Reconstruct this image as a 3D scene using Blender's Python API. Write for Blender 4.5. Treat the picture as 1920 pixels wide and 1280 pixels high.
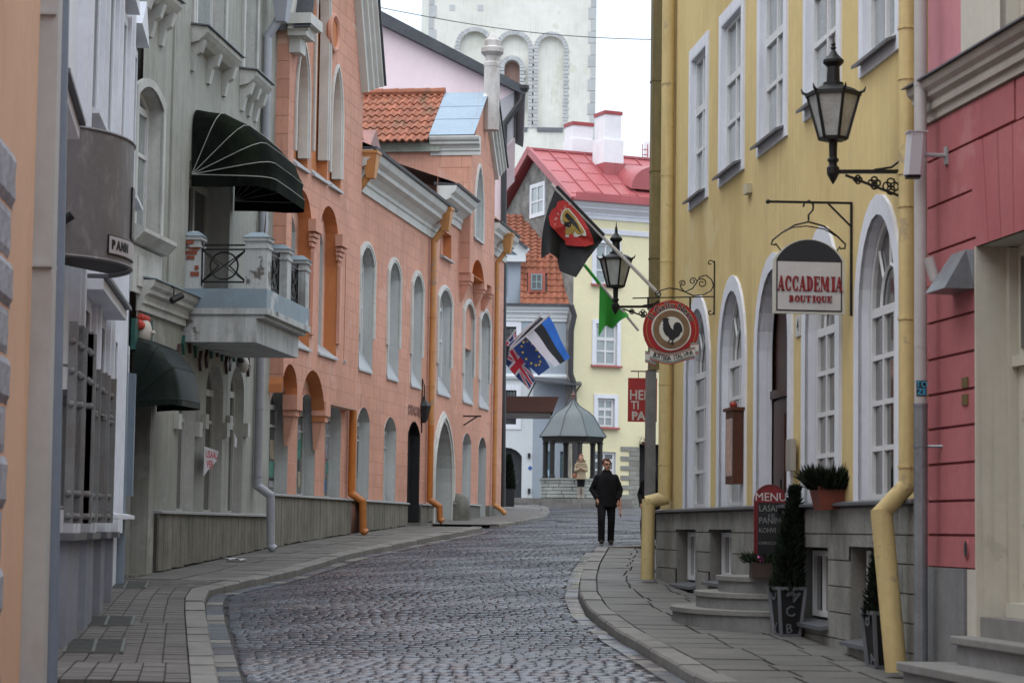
import bpy, bmesh, math, random
import numpy as np
from mathutils import Vector, Matrix
for o in list(bpy.data.objects): bpy.data.objects.remove(o, do_unlink=True)
random.seed(7)
SC = bpy.context.scene
COL = SC.collection
R = math.radians
# ---------------------------------------------------------------- camera
EYE = 2.35                       # eye height above the street datum
FPX = 4300.0                     # focal length in pixels of a 1920 px wide frame
PITCH = math.atan(352 / FPX); ROLL = R(0.8)
c_f = Vector((0, math.cos(PITCH), math.sin(PITCH)))
c_u0 = Vector((0, -math.sin(PITCH), math.cos(PITCH))); c_r0 = Vector((1, 0, 0))
c_r = c_r0 * math.cos(ROLL) + c_u0 * math.sin(ROLL)
c_u = c_u0 * math.cos(ROLL) - c_r0 * math.sin(ROLL)
EYEP = Vector((0, 0, EYE))
cd = bpy.data.cameras.new('camera'); cam = bpy.data.objects.new('camera', cd); COL.objects.link(cam)
M = Matrix.Identity(4)
for i in range(3):
    M[i][0] = c_r[i]; M[i][1] = c_u[i]; M[i][2] = -c_f[i]; M[i][3] = EYEP[i]
cam.matrix_world = M
cd.sensor_fit = 'HORIZONTAL'; cd.sensor_width = 36.0; cd.lens = 36.0 * FPX / 1920
cd.clip_start = 0.1; cd.clip_end = 3000
cd.dof.use_dof = True; cd.dof.focus_distance = 42.0; cd.dof.aperture_fstop = 4.0
SC.camera = cam
# ---------------------------------------------------------------- sky and light (overcast)
SUN_EL, SUN_AZ = R(72), R(215)
W = bpy.data.worlds.new('World'); SC.world = W; W.use_nodes = True
nt = W.node_tree; nt.nodes.clear()
sky = nt.nodes.new('ShaderNodeTexSky'); sky.sky_type = 'NISHITA'; sky.sun_disc = False
sky.sun_elevation = SUN_EL; sky.sun_rotation = SUN_AZ; sky.air_density = 1.0; sky.dust_density = 4.0
hs = nt.nodes.new('ShaderNodeHueSaturation'); hs.inputs['Saturation'].default_value = 0.35
mxs = nt.nodes.new('ShaderNodeMixRGB'); mxs.inputs[0].default_value = 0.8; mxs.inputs[2].default_value = (9.4, 10.9, 12.6, 1)
bg = nt.nodes.new('ShaderNodeBackground'); bg.inputs[1].default_value = 0.065
wo = nt.nodes.new('ShaderNodeOutputWorld')
nt.links.new(sky.outputs[0], hs.inputs['Color']); nt.links.new(hs.outputs[0], mxs.inputs[1])
nt.links.new(mxs.outputs[0], bg.inputs[0]); nt.links.new(bg.outputs[0], wo.inputs[0])
sd = bpy.data.lights.new('sun', 'SUN'); sd.energy = 1.5; sd.angle = R(100); sd.color = (1.0, 0.98, 0.95)
sun = bpy.data.objects.new('sun', sd); COL.objects.link(sun)
sdir = Vector((math.sin(SUN_AZ) * math.cos(SUN_EL), math.cos(SUN_AZ) * math.cos(SUN_EL), math.sin(SUN_EL)))
sun.rotation_euler = sdir.to_track_quat('Z', 'Y').to_euler()
SC.view_settings.view_transform = 'Standard'; SC.view_settings.look = 'None'
SC.view_settings.exposure = 1.08; SC.view_settings.gamma = 1.0
SC.render.engine = 'CYCLES'
# ---------------------------------------------------------------- helpers: pixels of the photograph to places
def ray(u, v):
    return c_f + c_r * ((u - 960) / FPX) + c_u * ((640 - v) / FPX)
def at(u, v, Y):
    d = ray(u, v); return EYEP + d * (Y / d.y)
GY = [-60, 0, 10, 21, 35.6, 48, 60, 69, 80, 88, 110, 400, 2500]
GZ = [-1.95, -1.95, -1.78, -1.43, -0.83, -0.33, 0.08, 0.33, 0.66, 0.93, 1.2, 2.0, 2.0]
def gz(Y): return float(np.interp(Y, GY, GZ)) + EYE
def hit(u, v, dz=0.0):
    """where the ray of a pixel meets the street (raised by dz)"""
    lo, hi = 8.0, 200.0
    d = ray(u, v)
    f = lambda Y: (EYEP.z + d.z / d.y * Y) - (gz(Y) + dz)
    for _ in range(60):
        m = (lo + hi) / 2
        if f(m) > 0: lo = m
        else: hi = m
    p = EYEP + d * (lo / d.y); p.z = gz(lo) + dz
    return p
class Fr:
    """frame: x along, y outward, z up (world height)"""
    def __init__(s, o, ex, ey, ez=Vector((0, 0, 1))):
        s.o = Vector(o); s.ex = Vector(ex).normalized(); s.ey = Vector(ey).normalized(); s.ez = Vector(ez).normalized()
    def p(s, x, y, z): return s.o + s.ex * x + s.ey * y + s.ez * z
class Facade(Fr):
    def __init__(s, a, b, street):
        a = Vector((a[0], a[1], 0)); b = Vector((b[0], b[1], 0))
        t = (b - a).normalized(); n = Vector((t.y, -t.x, 0))
        if (Vector((street[0], street[1], 0)) - a).dot(n) < 0: n = -n
        super().__init__(a, t, n); s.L = (b - a).length
    def sz(s, u, v, o=0.0):
        d = ray(u, v); k = ((s.o - EYEP).dot(s.ey) + o) / d.dot(s.ey)
        q = EYEP + d * k
        return (q - s.o).dot(s.ex), q.z
    def s(s, u, v=900, o=0.0): return s.sz(u, v, o)[0]
    def z(s, u, v, o=0.0): return s.sz(u, v, o)[1]
    def ground(s, x, o=0.0): return gz(s.p(x, o, 0).y)
# ---------------------------------------------------------------- mesh builder
WF = Fr((0, 0, 0), (1, 0, 0), (0, 1, 0))
class MB:
    def __init__(s): s.v = []; s.f = []
    def add(s, vs, fs):
        b = len(s.v); s.v += [tuple(q) for q in vs]; s.f += [tuple(i + b for i in f) for f in fs]; return s
    def box(s, fr, x0, x1, y0, y1, z0, z1):
        P = [fr.p(x, y, z) for z in (z0, z1) for y in (y0, y1) for x in (x0, x1)]
        return s.add(P, [(0, 2, 3, 1), (4, 5, 7, 6), (0, 1, 5, 4), (2, 6, 7, 3), (0, 4, 6, 2), (1, 3, 7, 5)])
    def hexa(s, P):
        return s.add(P, [(0, 2, 3, 1), (4, 5, 7, 6), (0, 1, 5, 4), (2, 6, 7, 3), (0, 4, 6, 2), (1, 3, 7, 5)])
    def prism(s, fr, pts, y0, y1):
        """polygon in the frame's x-z plane, extruded along y"""
        n = len(pts); P = [fr.p(x, y0, z) for x, z in pts] + [fr.p(x, y1, z) for x, z in pts]
        return s.add(P, [tuple(range(n)), tuple(range(2 * n - 1, n - 1, -1))] + [(i, i + n, (i + 1) % n + n, (i + 1) % n) for i in range(n)])
    def sweep(s, fr, prof, x0, x1):
        """profile polygon in the frame's y-z plane swept along x"""
        n = len(prof); P = [fr.p(x0, y, z) for y, z in prof] + [fr.p(x1, y, z) for y, z in prof]
        return s.add(P, [tuple(range(n)), tuple(range(2 * n - 1, n - 1, -1))] + [(i, i + n, (i + 1) % n + n, (i + 1) % n) for i in range(n)])
    def bar(s, a, b, w, h=None, up=None):
        a = Vector(a); b = Vector(b); h = h or w
        d = (b - a).normalized(); up = Vector(up) if up else Vector((0, 0, 1))
        if abs(d.dot(up)) > 0.98: up = Vector((0, 1, 0))
        x = d.cross(up).normalized() * (w / 2); y = x.cross(d).normalized() * (h / 2)
        P = [a - x - y, a + x - y, a - x + y, a + x + y, b - x - y, b + x - y, b - x + y, b + x + y]
        return s.hexa(P)
    def tube(s, pts, r, n=8, cap=True):
        pts = [Vector(p) for p in pts]; m = len(pts)
        rs = r if isinstance(r, (list, tuple)) else [r] * m
        vs = []; prev = None
        for i, p in enumerate(pts):
            t = ((pts[i] - pts[i - 1]).normalized() if i else Vector((0, 0, 0))) + ((pts[i + 1] - pts[i]).normalized() if i < m - 1 else Vector((0, 0, 0)))
            if t.length < 1e-6: t = pts[-1] - pts[0]
            t.normalize()
            if prev is None:
                a = Vector((0, 0, 1)) if abs(t.z) < 0.9 else Vector((1, 0, 0))
                x = t.cross(a).normalized()
            else:
                x = (prev - t * prev.dot(t)).normalized()
            prev = x; y = t.cross(x)
            for k in range(n):
                an = 2 * math.pi * k / n
                vs.append(p + (x * math.cos(an) + y * math.sin(an)) * rs[i])
        fs = [(i * n + k, i * n + (k + 1) % n, (i + 1) * n + (k + 1) % n, (i + 1) * n + k) for i in range(m - 1) for k in range(n)]
        if cap: fs += [tuple(range(n - 1, -1, -1)), tuple(range((m - 1) * n, m * n))]
        return s.add(vs, fs)
    def lathe(s, c, prof, n=12, ph=0.0, sx=1.0, sy=1.0):
        c = Vector(c); m = len(prof)
        vs = [c + Vector((r * math.cos(ph + 2 * math.pi * k / n) * sx, r * math.sin(ph + 2 * math.pi * k / n) * sy, z)) for r, z in prof for k in range(n)]
        fs = [(i * n + k, i * n + (k + 1) % n, (i + 1) * n + (k + 1) % n, (i + 1) * n + k) for i in range(m - 1) for k in range(n)]
        fs += [tuple(range(n - 1, -1, -1)), tuple(range((m - 1) * n, m * n))]
        return s.add(vs, fs)
    def ball(s, c, r, n=8, m=6, sc=(1, 1, 1)):
        c = Vector(c); vs = []; fs = []
        for i in range(m + 1):
            th = math.pi * i / m
            for k in range(n):
                a = 2 * math.pi * k / n
                vs.append(c + Vector((r * sc[0] * math.sin(th) * math.cos(a), r * sc[1] * math.sin(th) * math.sin(a), r * sc[2] * math.cos(th))))
        for i in range(m):
            for k in range(n): fs.append((i * n + k, i * n + (k + 1) % n, (i + 1) * n + (k + 1) % n, (i + 1) * n + k))
        return s.add(vs, fs)
    def grid(s, fn, nu, nv):
        vs = [fn(i / nu, j / nv) for j in range(nv + 1) for i in range(nu + 1)]
        fs = [(j * (nu + 1) + i, j * (nu + 1) + i + 1, (j + 1) * (nu + 1) + i + 1, (j + 1) * (nu + 1) + i) for j in range(nv) for i in range(nu)]
        return s.add(vs, fs)
    def build(s, name, mat, parent=None, smooth=False, kind=None, base=None, norm=True, bevel=0):
        off = Vector((0, 0, 0)) if parent is None else WL[parent.name]
        if base is not None: off = Vector(base)
        me = bpy.data.meshes.new(name)
        me.from_pydata([(x - off.x, y - off.y, z - off.z) for x, y, z in s.v], [], s.f)
        bm = bmesh.new(); bm.from_mesh(me)
        bmesh.ops.remove_doubles(bm, verts=bm.verts, dist=1e-5)
        if norm: bmesh.ops.recalc_face_normals(bm, faces=bm.faces)
        bm.to_mesh(me); bm.free()
        if smooth:
            for p in me.polygons: p.use_smooth = True
            if hasattr(me, 'set_sharp_from_angle'): me.set_sharp_from_angle(angle=R(40))
        me.materials.append(mat)
        o = bpy.data.objects.new(name, me); COL.objects.link(o)
        if bevel:
            bv = o.modifiers.new('bevel', 'BEVEL'); bv.width = bevel; bv.segments = 2; bv.limit_method = 'ANGLE'
        if parent is not None:
            o.parent = parent; WL[o.name] = WL[parent.name].copy()
            if base is not None: o.location = Vector(base) - WL[parent.name]; WL[o.name] = Vector(base)
        else:
            o.location = off; WL[o.name] = off.copy()
        if kind: o['kind'] = kind
        return o
WL = {}                                  # world location of every parent
def tag(o, label, cat, group=None):
    o['label'] = label; o['category'] = cat
    if group: o['group'] = group
    return o
def thing(name, label, cat, loc, group=None):
    o = bpy.data.objects.new(name, None); COL.objects.link(o); o.location = loc; o.empty_display_size = 0.2
    WL[o.name] = Vector(loc)
    return tag(o, label, cat, group)
# ---------------------------------------------------------------- materials
MATS = {}
def mat(name, col, rough=0.8, var=0.12, scale=2.0, streak=0.0, bump=0.0, bscale=60, metal=0.0, spec=0.4, rand=0.0, dirt_or_glow=None, dirt_or_glow_amt=0.0, dscale=0.7, coat=0.0, tint=None, rvar=0.0, peel=None, pamt=0.0, pscale=1.3, rain=0.0):
    if name in MATS: return MATS[name]
    m = bpy.data.materials.new(name); m.use_nodes = True; n = m.node_tree.nodes; l = m.node_tree.links
    b = n['Principled BSDF']; b.inputs['Roughness'].default_value = rough; b.inputs['Metallic'].default_value = metal
    b.inputs['Specular IOR Level'].default_value = spec
    if coat: b.inputs['Coat Weight'].default_value = coat; b.inputs['Coat Roughness'].default_value = 0.05
    tc = n.new('ShaderNodeTexCoord')
    geo = n.new('ShaderNodeNewGeometry')
    cur = None
    def noise(sc, det, vec=None, stretch=None):
        t = n.new('ShaderNodeTexNoise'); t.inputs['Scale'].default_value = sc; t.inputs['Detail'].default_value = det; t.inputs['Roughness'].default_value = 0.6
        if stretch:
            mp = n.new('ShaderNodeMapping'); mp.inputs['Scale'].default_value = stretch
            l.new(geo.outputs['Position'], mp.inputs[0]); l.new(mp.outputs[0], t.inputs['Vector'])
        else: l.new(geo.outputs['Position'], t.inputs['Vector'])
        return t
    def ramp(src, a, bb, lo=0.0, hi=1.0):
        r = n.new('ShaderNodeMapRange'); r.inputs[1].default_value = a; r.inputs[2].default_value = bb; r.inputs[3].default_value = lo; r.inputs[4].default_value = hi
        l.new(src, r.inputs[0]); return r.outputs[0]
    base = n.new('ShaderNodeRGB'); base.outputs[0].default_value = (*col, 1); cur = base.outputs[0]
    def mulby(cur, fac):
        mx = n.new('ShaderNodeVectorMath'); mx.operation = 'SCALE'
        l.new(cur, mx.inputs[0]); l.new(fac, mx.inputs['Scale']); return mx.outputs[0]
    if var:
        t = noise(scale, 6); cur = mulby(cur, ramp(t.outputs['Fac'], 0.28, 0.72, 1 - var, 1 + var))
        t = noise(scale * 9, 3); cur = mulby(cur, ramp(t.outputs['Fac'], 0.3, 0.7, 1 - var * 0.5, 1 + var * 0.5))
    if streak:
        t = noise(1.0, 5, stretch=(9, 9, 0.5)); cur = mulby(cur, ramp(t.outputs['Fac'], 0.35, 0.7, 1.0 + streak * 0.3, 1 - streak))
    if rand:
        oi = n.new('ShaderNodeObjectInfo'); cur = mulby(cur, ramp(oi.outputs['Random'], 0, 1, 1 - rand * .7, 1 + rand * .7))
        cur = mulby(cur, ramp(geo.outputs['Random Per Island'], 0, 1, 1 - rand, 1 + rand))
        if tint is not None:
            wn = n.new('ShaderNodeMath'); wn.operation = 'ADD'; l.new(oi.outputs['Random'], wn.inputs[0]); l.new(geo.outputs['Random Per Island'], wn.inputs[1])
            fr = n.new('ShaderNodeMath'); fr.operation = 'FRACT'; ml = n.new('ShaderNodeMath'); ml.operation = 'MULTIPLY'; ml.inputs[1].default_value = 7.31
            l.new(wn.outputs[0], ml.inputs[0]); l.new(ml.outputs[0], fr.inputs[0])
            mx = n.new('ShaderNodeMixRGB'); mx.inputs[2].default_value = (*tint, 1); l.new(ramp(fr.outputs[0], 0.5, 1.0, 0, 0.8), mx.inputs[0]); l.new(cur, mx.inputs[1]); cur = mx.outputs[0]
    if dirt_or_glow is not None:
        t = noise(dscale, 8, stretch=(1, 1, 0.45)); mx = n.new('ShaderNodeMixRGB'); mx.inputs[2].default_value = (*dirt_or_glow, 1)
        l.new(ramp(t.outputs['Fac'], 0.52, 0.68, 0, dirt_or_glow_amt), mx.inputs[0]); l.new(cur, mx.inputs[1]); cur = mx.outputs[0]
    if rain:                                        # thin rain streaks
        t = noise(1.0, 6, stretch=(16, 16, .3)); t2 = noise(.8, 4)
        f = n.new('ShaderNodeMath'); f.operation = 'MULTIPLY'; l.new(ramp(t.outputs['Fac'], 0.5, 0.72, 0, rain), f.inputs[0]); l.new(ramp(t2.outputs['Fac'], 0.42, 0.6, 0, 1), f.inputs[1])
        iv = n.new('ShaderNodeMath'); iv.operation = 'SUBTRACT'; iv.inputs[0].default_value = 1.0; l.new(f.outputs[0], iv.inputs[1]); cur = mulby(cur, iv.outputs[0])
    if peel is not None:                            # patches of repair and flaked paint
        t = noise(pscale, 9); mx = n.new('ShaderNodeMixRGB'); mx.inputs[2].default_value = (*peel, 1)
        l.new(ramp(t.outputs['Fac'], 0.605, 0.635, 0, pamt), mx.inputs[0]); l.new(cur, mx.inputs[1]); cur = mx.outputs[0]
    l.new(cur, b.inputs['Base Color'])
    if rvar:
        t = noise(.5, 4); l.new(ramp(t.outputs['Fac'], 0.35, 0.65, rough - rvar, rough + rvar), b.inputs['Roughness'])
    if bump:
        t = noise(bscale, 4); bp = n.new('ShaderNodeBump'); bp.inputs['Strength'].default_value = bump; bp.inputs['Distance'].default_value = 0.01
        l.new(t.outputs['Fac'], bp.inputs['Height']); l.new(bp.outputs[0], b.inputs['Normal'])
    MATS[name] = m
    return m
def srgb(r, g, b):
    f = lambda c: (c / 255 / 12.92) if c / 255 <= 0.04045 else ((c / 255 + 0.055) / 1.055) ** 2.4
    return (f(r), f(g), f(b))
# ---------------------------------------------------------------- walls with openings
class Op:
    """opening in a wall: jambs s0..s1, sill z0, springing zs, crown zt; kind flat / round / seg / point"""
    def __init__(s, s0, s1, z0, zt, kind='flat', rise=None, d=0.15):
        s.s0, s.s1 = min(s0, s1), max(s0, s1); s.z0 = z0; s.zt = zt; s.kind = kind; s.d = d
        s.rise = 0 if kind == 'flat' else (rise if rise is not None else (s.s1 - s.s0) / 2)
        s.zs = zt - s.rise
    def top(s, x):
        if s.kind == 'flat': return s.zt
        h = (s.s1 - s.s0) / 2; q = max(-1, min(1, (x - (s.s0 + s.s1) / 2) / h))
        if s.kind == 'point':
            # two arcs meeting at the crown
            r = s.rise; a = abs(q)
            return s.zs + r * math.sqrt(max(0, 1 - ((a + 0.35) / 1.35) ** 2)) / math.sqrt(1 - (0.35 / 1.35) ** 2)
        if s.kind == 'seg':
            c = h * h / (2 * s.rise) + s.rise / 2  # radius
            return s.zt - c + math.sqrt(max(0, c * c - (q * h) ** 2))
        return s.zs + s.rise * math.sqrt(max(0, 1 - q * q))
    def xs(s, n=10):
        if s.kind == 'flat': return [s.s0, s.s1]
        c = (s.s0 + s.s1) / 2; h = (s.s1 - s.s0) / 2
        return [c - h * math.cos(math.pi * i / n) for i in range(n + 1)]
    def outline(s, n=10):
        return [(s.s0, s.z0)] + [(x, s.top(x)) for x in s.xs(n)] + [(s.s1, s.z0)] if s.kind != 'flat' else [(s.s0, s.z0), (s.s0, s.zt), (s.s1, s.zt), (s.s1, s.z0)]
    def grow(s, b, bb=0.0, d=None):
        k = (s.s1 - s.s0 + 2 * b) / (s.s1 - s.s0)
        return Op(s.s0 - b, s.s1 + b, s.z0 - bb, s.zt + b, s.kind, s.rise * (k if s.kind in ('round', 'point') else 1.0) if s.kind != 'flat' else None, s.d if d is None else d)
def cols(s0, s1, z0, z1, ops, extra=()):
    """quads (xa,xb, za0,zb0, za1,zb1) that fill s0..s1, z0..z1 outside the openings"""
    xs = {s0, s1} | set(x for x in extra if s0 < x < s1)
    for o in ops:
        if o.s1 <= s0 or o.s0 >= s1: continue
        for x in o.xs():
            if s0 < x < s1: xs.add(x)
    xs = sorted(xs); out = []
    for xa, xb in zip(xs, xs[1:]):
        if xb - xa < 1e-5: continue
        m = (xa + xb) / 2
        cov = sorted([o for o in ops if o.s0 < m < o.s1], key=lambda o: o.z0)
        la = lb = z0
        for o in cov:
            if o.z0 > z1: continue
            if min(la, lb) < o.z0: out.append((xa, xb, la, lb, min(o.z0, z1), min(o.z0, z1)))
            la = max(la, o.top(xa)); lb = max(lb, o.top(xb))
        la = min(la, z1); lb = min(lb, z1)
        if max(z1 - la, z1 - lb) > 1e-4: out.append((xa, xb, la, lb, z1, z1))
    return out
def wall_mb(F, s0, s1, z0, z1, ops, o=0.0, th=None, mb=None, reveals=True, zfun=None):
    mb = mb or MB()
    for xa, xb, a0, b0, a1, b1 in cols(s0, s1, z0, z1, ops):
        if zfun:
            if a1 == z1: a1, b1 = min(a1, zfun(xa)), min(b1, zfun(xb))
        mb.add([F.p(xa, o, a0), F.p(xb, o, b0), F.p(xb, o, b1), F.p(xa, o, a1)], [(0, 1, 2, 3)])
    if reveals:
        for p in ops:
            if p.s1 < s0 or p.s0 > s1: continue
            ol = p.outline(); d = p.d if th is None else th
            ol2 = ol + [ol[0]]
            for (x, z), (x2, z2) in zip(ol2, ol2[1:]):
                mb.add([F.p(x, o, z), F.p(x2, o, z2), F.p(x2, o - d, z2), F.p(x, o - d, z)], [(0, 1, 2, 3)])
    return mb
def blocks(F, parent, mt, s0, s1, z0, z1, ops, bw, bh, o=0.0, th=0.02, gap=0.012, limit=290, name='block', jit=0.25, seed=1, stuffname='block_field', rowoff=0.5, zcap=None):
    """courses of separate blocks laid on a wall, cut round its openings"""
    rnd = random.Random(seed); items = []
    nz = max(1, round((z1 - z0) / bh)); hh = (z1 - z0) / nz
    for r in range(nz):
        za, zb = z0 + r * hh + gap / 2, z0 + (r + 1) * hh - gap / 2
        x = s0 - bw * (rowoff if r % 2 else 0) ; cuts = []
        while x < s1:
            x2 = x + bw * (1 + jit * (rnd.random() - 0.5) * 2); cuts.append((max(x, s0), min(x2, s1))); x = x2
        for xa, xb in cuts:
            if xb - xa < 0.06: continue
            q = cols(xa + gap / 2, xb - gap / 2, za, zb, ops)
            # split into connected runs
            run = []
            for c in q:
                if run and (abs(run[-1][1] - c[0]) > 1e-6): items.append(run); run = []
                run.append(c)
            if run: items.append(run)
    def rmb(run, mb):
        for xa, xb, a0, b0, a1, b1 in run:
            if zcap:
                a1 = max(a0, min(a1, zcap(xa))); b1 = max(b0, min(b1, zcap(xb)))
                if a1 - a0 < .003 and b1 - b0 < .003: continue
            mb.add([F.p(xa, o + th, a0), F.p(xb, o + th, b0), F.p(xb, o + th, b1), F.p(xa, o + th, a1)], [(0, 1, 2, 3)])
        xa, xb = run[0][0], run[-1][1]
        for xa_, xb_, a0, b0, a1, b1 in run:
            if zcap:
                a1 = max(a0, min(a1, zcap(xa_))); b1 = max(b0, min(b1, zcap(xb_)))
            mb.add([F.p(xa_, o + th, a1), F.p(xb_, o + th, b1), F.p(xb_, o, b1), F.p(xa_, o, a1)], [(0, 1, 2, 3)])
            mb.add([F.p(xa_, o + th, a0), F.p(xb_, o + th, b0), F.p(xb_, o, b0), F.p(xa_, o, a0)], [(0, 1, 2, 3)])
        for c, i, j, x in ((run[0], 2, 4, xa), (run[-1], 3, 5, xb)):
            mb.add([F.p(x, o, c[i]), F.p(x, o + th, c[i]), F.p(x, o + th, c[j]), F.p(x, o, c[j])], [(0, 1, 2, 3)])
        return mb
    def area(run): return sum((c[1] - c[0]) * (c[4] - c[2] + c[5] - c[3]) / 2 for c in run)
    items.sort(key=lambda r: -area(r))
    if zcap: items = [r for r in items if any(zcap(c[0]) > c[2] + .01 or zcap(c[1]) > c[3] + .01 for c in r)]
    for run in items[:limit]:
        rmb(run, MB()).build(name, mt, parent, norm=True)
    if len(items) > limit:
        mb = MB()
        for run in items[limit:]: rmb(run, mb)
        mb.build(stuffname, mt, parent, kind='stuff')
def window(F, parent, p, o=-0.12, fw=0.06, nx=2, rows=(0.5,), fm=None, gm=None, transom=None, name='window', inset=0.0, bw=0.03, panes=True, fan=False):
    """casement window filling the opening p: frame and glazing bars, each pane of its own"""
    mb = MB(); ol = p.outline(12)
    cx = (p.s0 + p.s1) / 2
    inn = p.grow(-fw, -fw)
    il = inn.outline(12)
    n = len(ol)
    for i in range(n):
        j = (i + 1) % n
        A, B, C, D = ol[i], ol[j], il[j], il[i]
        for oo in (o, ):
            mb.add([F.p(A[0], oo, A[1]), F.p(B[0], oo, B[1]), F.p(C[0], oo, C[1]), F.p(D[0], oo, D[1])], [(0, 1, 2, 3)])
        mb.add([F.p(C[0], o, C[1]), F.p(D[0], o, D[1]), F.p(D[0], o - .05, D[1]), F.p(C[0], o - .05, C[1])], [(0, 1, 2, 3)])
    zlo, ztp = inn.z0, inn.zt
    H = inn.zs - zlo if p.kind in ('round', 'point') else inn.zs - zlo
    ztr = inn.zs if transom is None else zlo + (ztp - zlo) * transom
    xs = [inn.s0 + (inn.s1 - inn.s0) * i / nx for i in range(nx + 1)]
    for x in xs[1:-1]:
        mb.box(F, x - bw / 2, x + bw / 2, o - .045, o - .004, zlo, min(inn.top(x - bw / 2), inn.top(x + bw / 2)) if not fan else ztr)
    zr = [zlo] + [zlo + (ztr - zlo) * r for r in rows] + [ztr]
    for z in zr[1:-1]: mb.box(F, inn.s0, inn.s1, o - .043, o - .006, z - bw / 2, z + bw / 2)
    if ztr < ztp - 0.02: mb.box(F, inn.s0, inn.s1, o - .047, o - .002, ztr - bw * .9, ztr + bw * .9)
    if fan:
        r = (inn.s1 - inn.s0) * 0.28; pts = []
        for k in range(9):
            a = math.pi * k / 8; pts.append(F.p(cx + r * math.cos(a), o - .03, ztr + r * 1.25 * math.sin(a)))
        mb.tube(pts, bw * .45, 4)
        for a in (45, 90, 135):
            a = R(a); x2 = cx + (inn.s1 - inn.s0) * .5 * math.cos(a) * .98
            mb.tube([F.p(cx + r * math.cos(a), o - .03, ztr + r * 1.25 * math.sin(a)), F.p(x2, o - .03, inn.top(x2) - .01 if abs(a - R(90)) < .1 else ztr + (inn.zt - ztr) * .72)], bw * .4, 4)
    wo = mb.build(name, fm, parent, norm=False)
    if panes:
        for i in range(nx):
            for z0_, z1_ in zip(zr, zr[1:]):
                MB().add([F.p(xs[i], o - .04, z0_), F.p(xs[i + 1], o - .04, z0_), F.p(xs[i + 1], o - .04, z1_), F.p(xs[i], o - .04, z1_)], [(0, 1, 2, 3)]).build('pane', gm, wo, norm=False)
        if ztr < ztp - 0.02:
            q = Op(inn.s0, inn.s1, ztr, inn.zt, inn.kind, min(inn.rise, inn.zt - ztr) if inn.kind != 'flat' else None)
            MB().add([F.p(x, o - .04, z) for x, z in q.outline(12)], [tuple(range(len(q.outline(12))))]).build('pane', gm, wo, norm=False)
    else:
        q = inn.outline(12)
        MB().add([F.p(x, o - .04, z) for x, z in q], [tuple(range(len(q)))]).build('pane', gm, wo, norm=False)
    return wo
def band_mb(F, p, b, o0, o1, sill=False, mb=None, n=12):
    """raised surround of width b round the opening p (open at the sill unless sill)"""
    mb = mb or MB(); inn = p.outline(n); out = p.grow(b).outline(n)
    out[0] = (out[0][0], p.z0 - (b if sill else 0)); out[-1] = (out[-1][0], p.z0 - (b if sill else 0))
    m = len(inn); rng = range(m) if sill else range(m - 1)
    for i in rng:
        j = (i + 1) % m; A, B, C, D = inn[i], inn[j], out[j], out[i]
        q = [F.p(x, oo, z) for oo in (o0, o1) for x, z in (A, B, C, D)]
        mb.add(q, [(4, 5, 6, 7), (0, 1, 5, 4), (3, 2, 6, 7)] + ([(0, 3, 7, 4)] if i == 0 and not sill else []) + ([(1, 2, 6, 5)] if i == m - 2 and not sill else []))
    return mb
def text_mesh(txt, size, fr, x, z, o, extrude=0.003, bold=0.0, sx=1.0, align='CENTER', mb=None, rot=0.0):
    """letters laid on the frame's x-z plane"""
    cu = bpy.data.curves.new('lettering', 'FONT'); cu.body = txt; cu.size = size; cu.extrude = extrude; cu.offset = bold
    cu.align_x = align; cu.align_y = 'CENTER'; cu.resolution_u = 2
    ob = bpy.data.objects.new('lettering', cu); me = bpy.data.meshes.new_from_object(ob)
    mb = mb or MB(); c, s_ = math.cos(rot), math.sin(rot)
    P = []
    for v in me.vertices:
        a, b_ = v.co.x * sx, v.co.y
        P.append(fr.p(x + a * c - b_ * s_, o + v.co.z, z + a * s_ + b_ * c))
    mb.add(P, [tuple(p.vertices) for p in me.polygons])
    bpy.data.objects.remove(ob); bpy.data.curves.remove(cu); bpy.data.meshes.remove(me)
    return mb
# ================================================================ THE GROUND
m_joint = mat('wet joint earth', (0.032, 0.029, 0.028), 0.8, 0.3, 4)
m_cob = mat('wet granite setts', (0.1, 0.113, 0.14), 0.25, 0.22, .45, rand=0.24, spec=0.8, bump=0.06, bscale=30, tint=(0.115, 0.09, 0.096), rvar=0.13)
m_slab = mat('pavement slabs', (0.125, 0.119, 0.11), 0.6, 0.22, 1.4, rand=0.14, bump=0.2, bscale=50, dirt_or_glow=(0.08, 0.075, 0.07), dirt_or_glow_amt=0.6, dscale=1.2)
m_pav = mat('brick pavers', (0.115, 0.105, 0.1), 0.62, 0.22, 1.3, rand=0.16, bump=0.2, bscale=60, dirt_or_glow=(0.08, 0.07, 0.065), dirt_or_glow_amt=0.5, dscale=1.5)
m_kerb = mat('granite kerb', (0.165, 0.157, 0.146), 0.6, 0.22, 3, rand=0.12, bump=0.3, bscale=70, dirt_or_glow=(0.1, 0.095, 0.085), dirt_or_glow_amt=0.6, dscale=1.5)
m_grate = mat('grate iron', (0.16, 0.17, 0.165), 0.5, 0.2, 8, metal=0.5)
m_earth = mat('far ground', (0.12, 0.115, 0.11), 0.8, 0.2, 0.5)
ys = [-60, 0, 10, 21, 28, 35.6, 42, 48, 54, 60, 69, 80, 88, 110, 400, 2500]
mb = MB()
mb.v = [(x, y, gz(y) - 0.10) for y in ys for x in (-1500, -40, 0, 40, 1500)]
mb.f = [(j * 5 + i, j * 5 + i + 1, j * 5 + i + 6, j * 5 + i + 5) for j in range(len(ys) - 1) for i in range(4)]
mb.build('ground', m_earth, kind='structure')
KRp = [hit(u, v, .12) for u, v in ((1330, 1278), (1237, 1225), (1159, 1180), (1103, 1140), (1086, 1108), (1088, 1080), (1097, 1056), (1118, 1025))]
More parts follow.
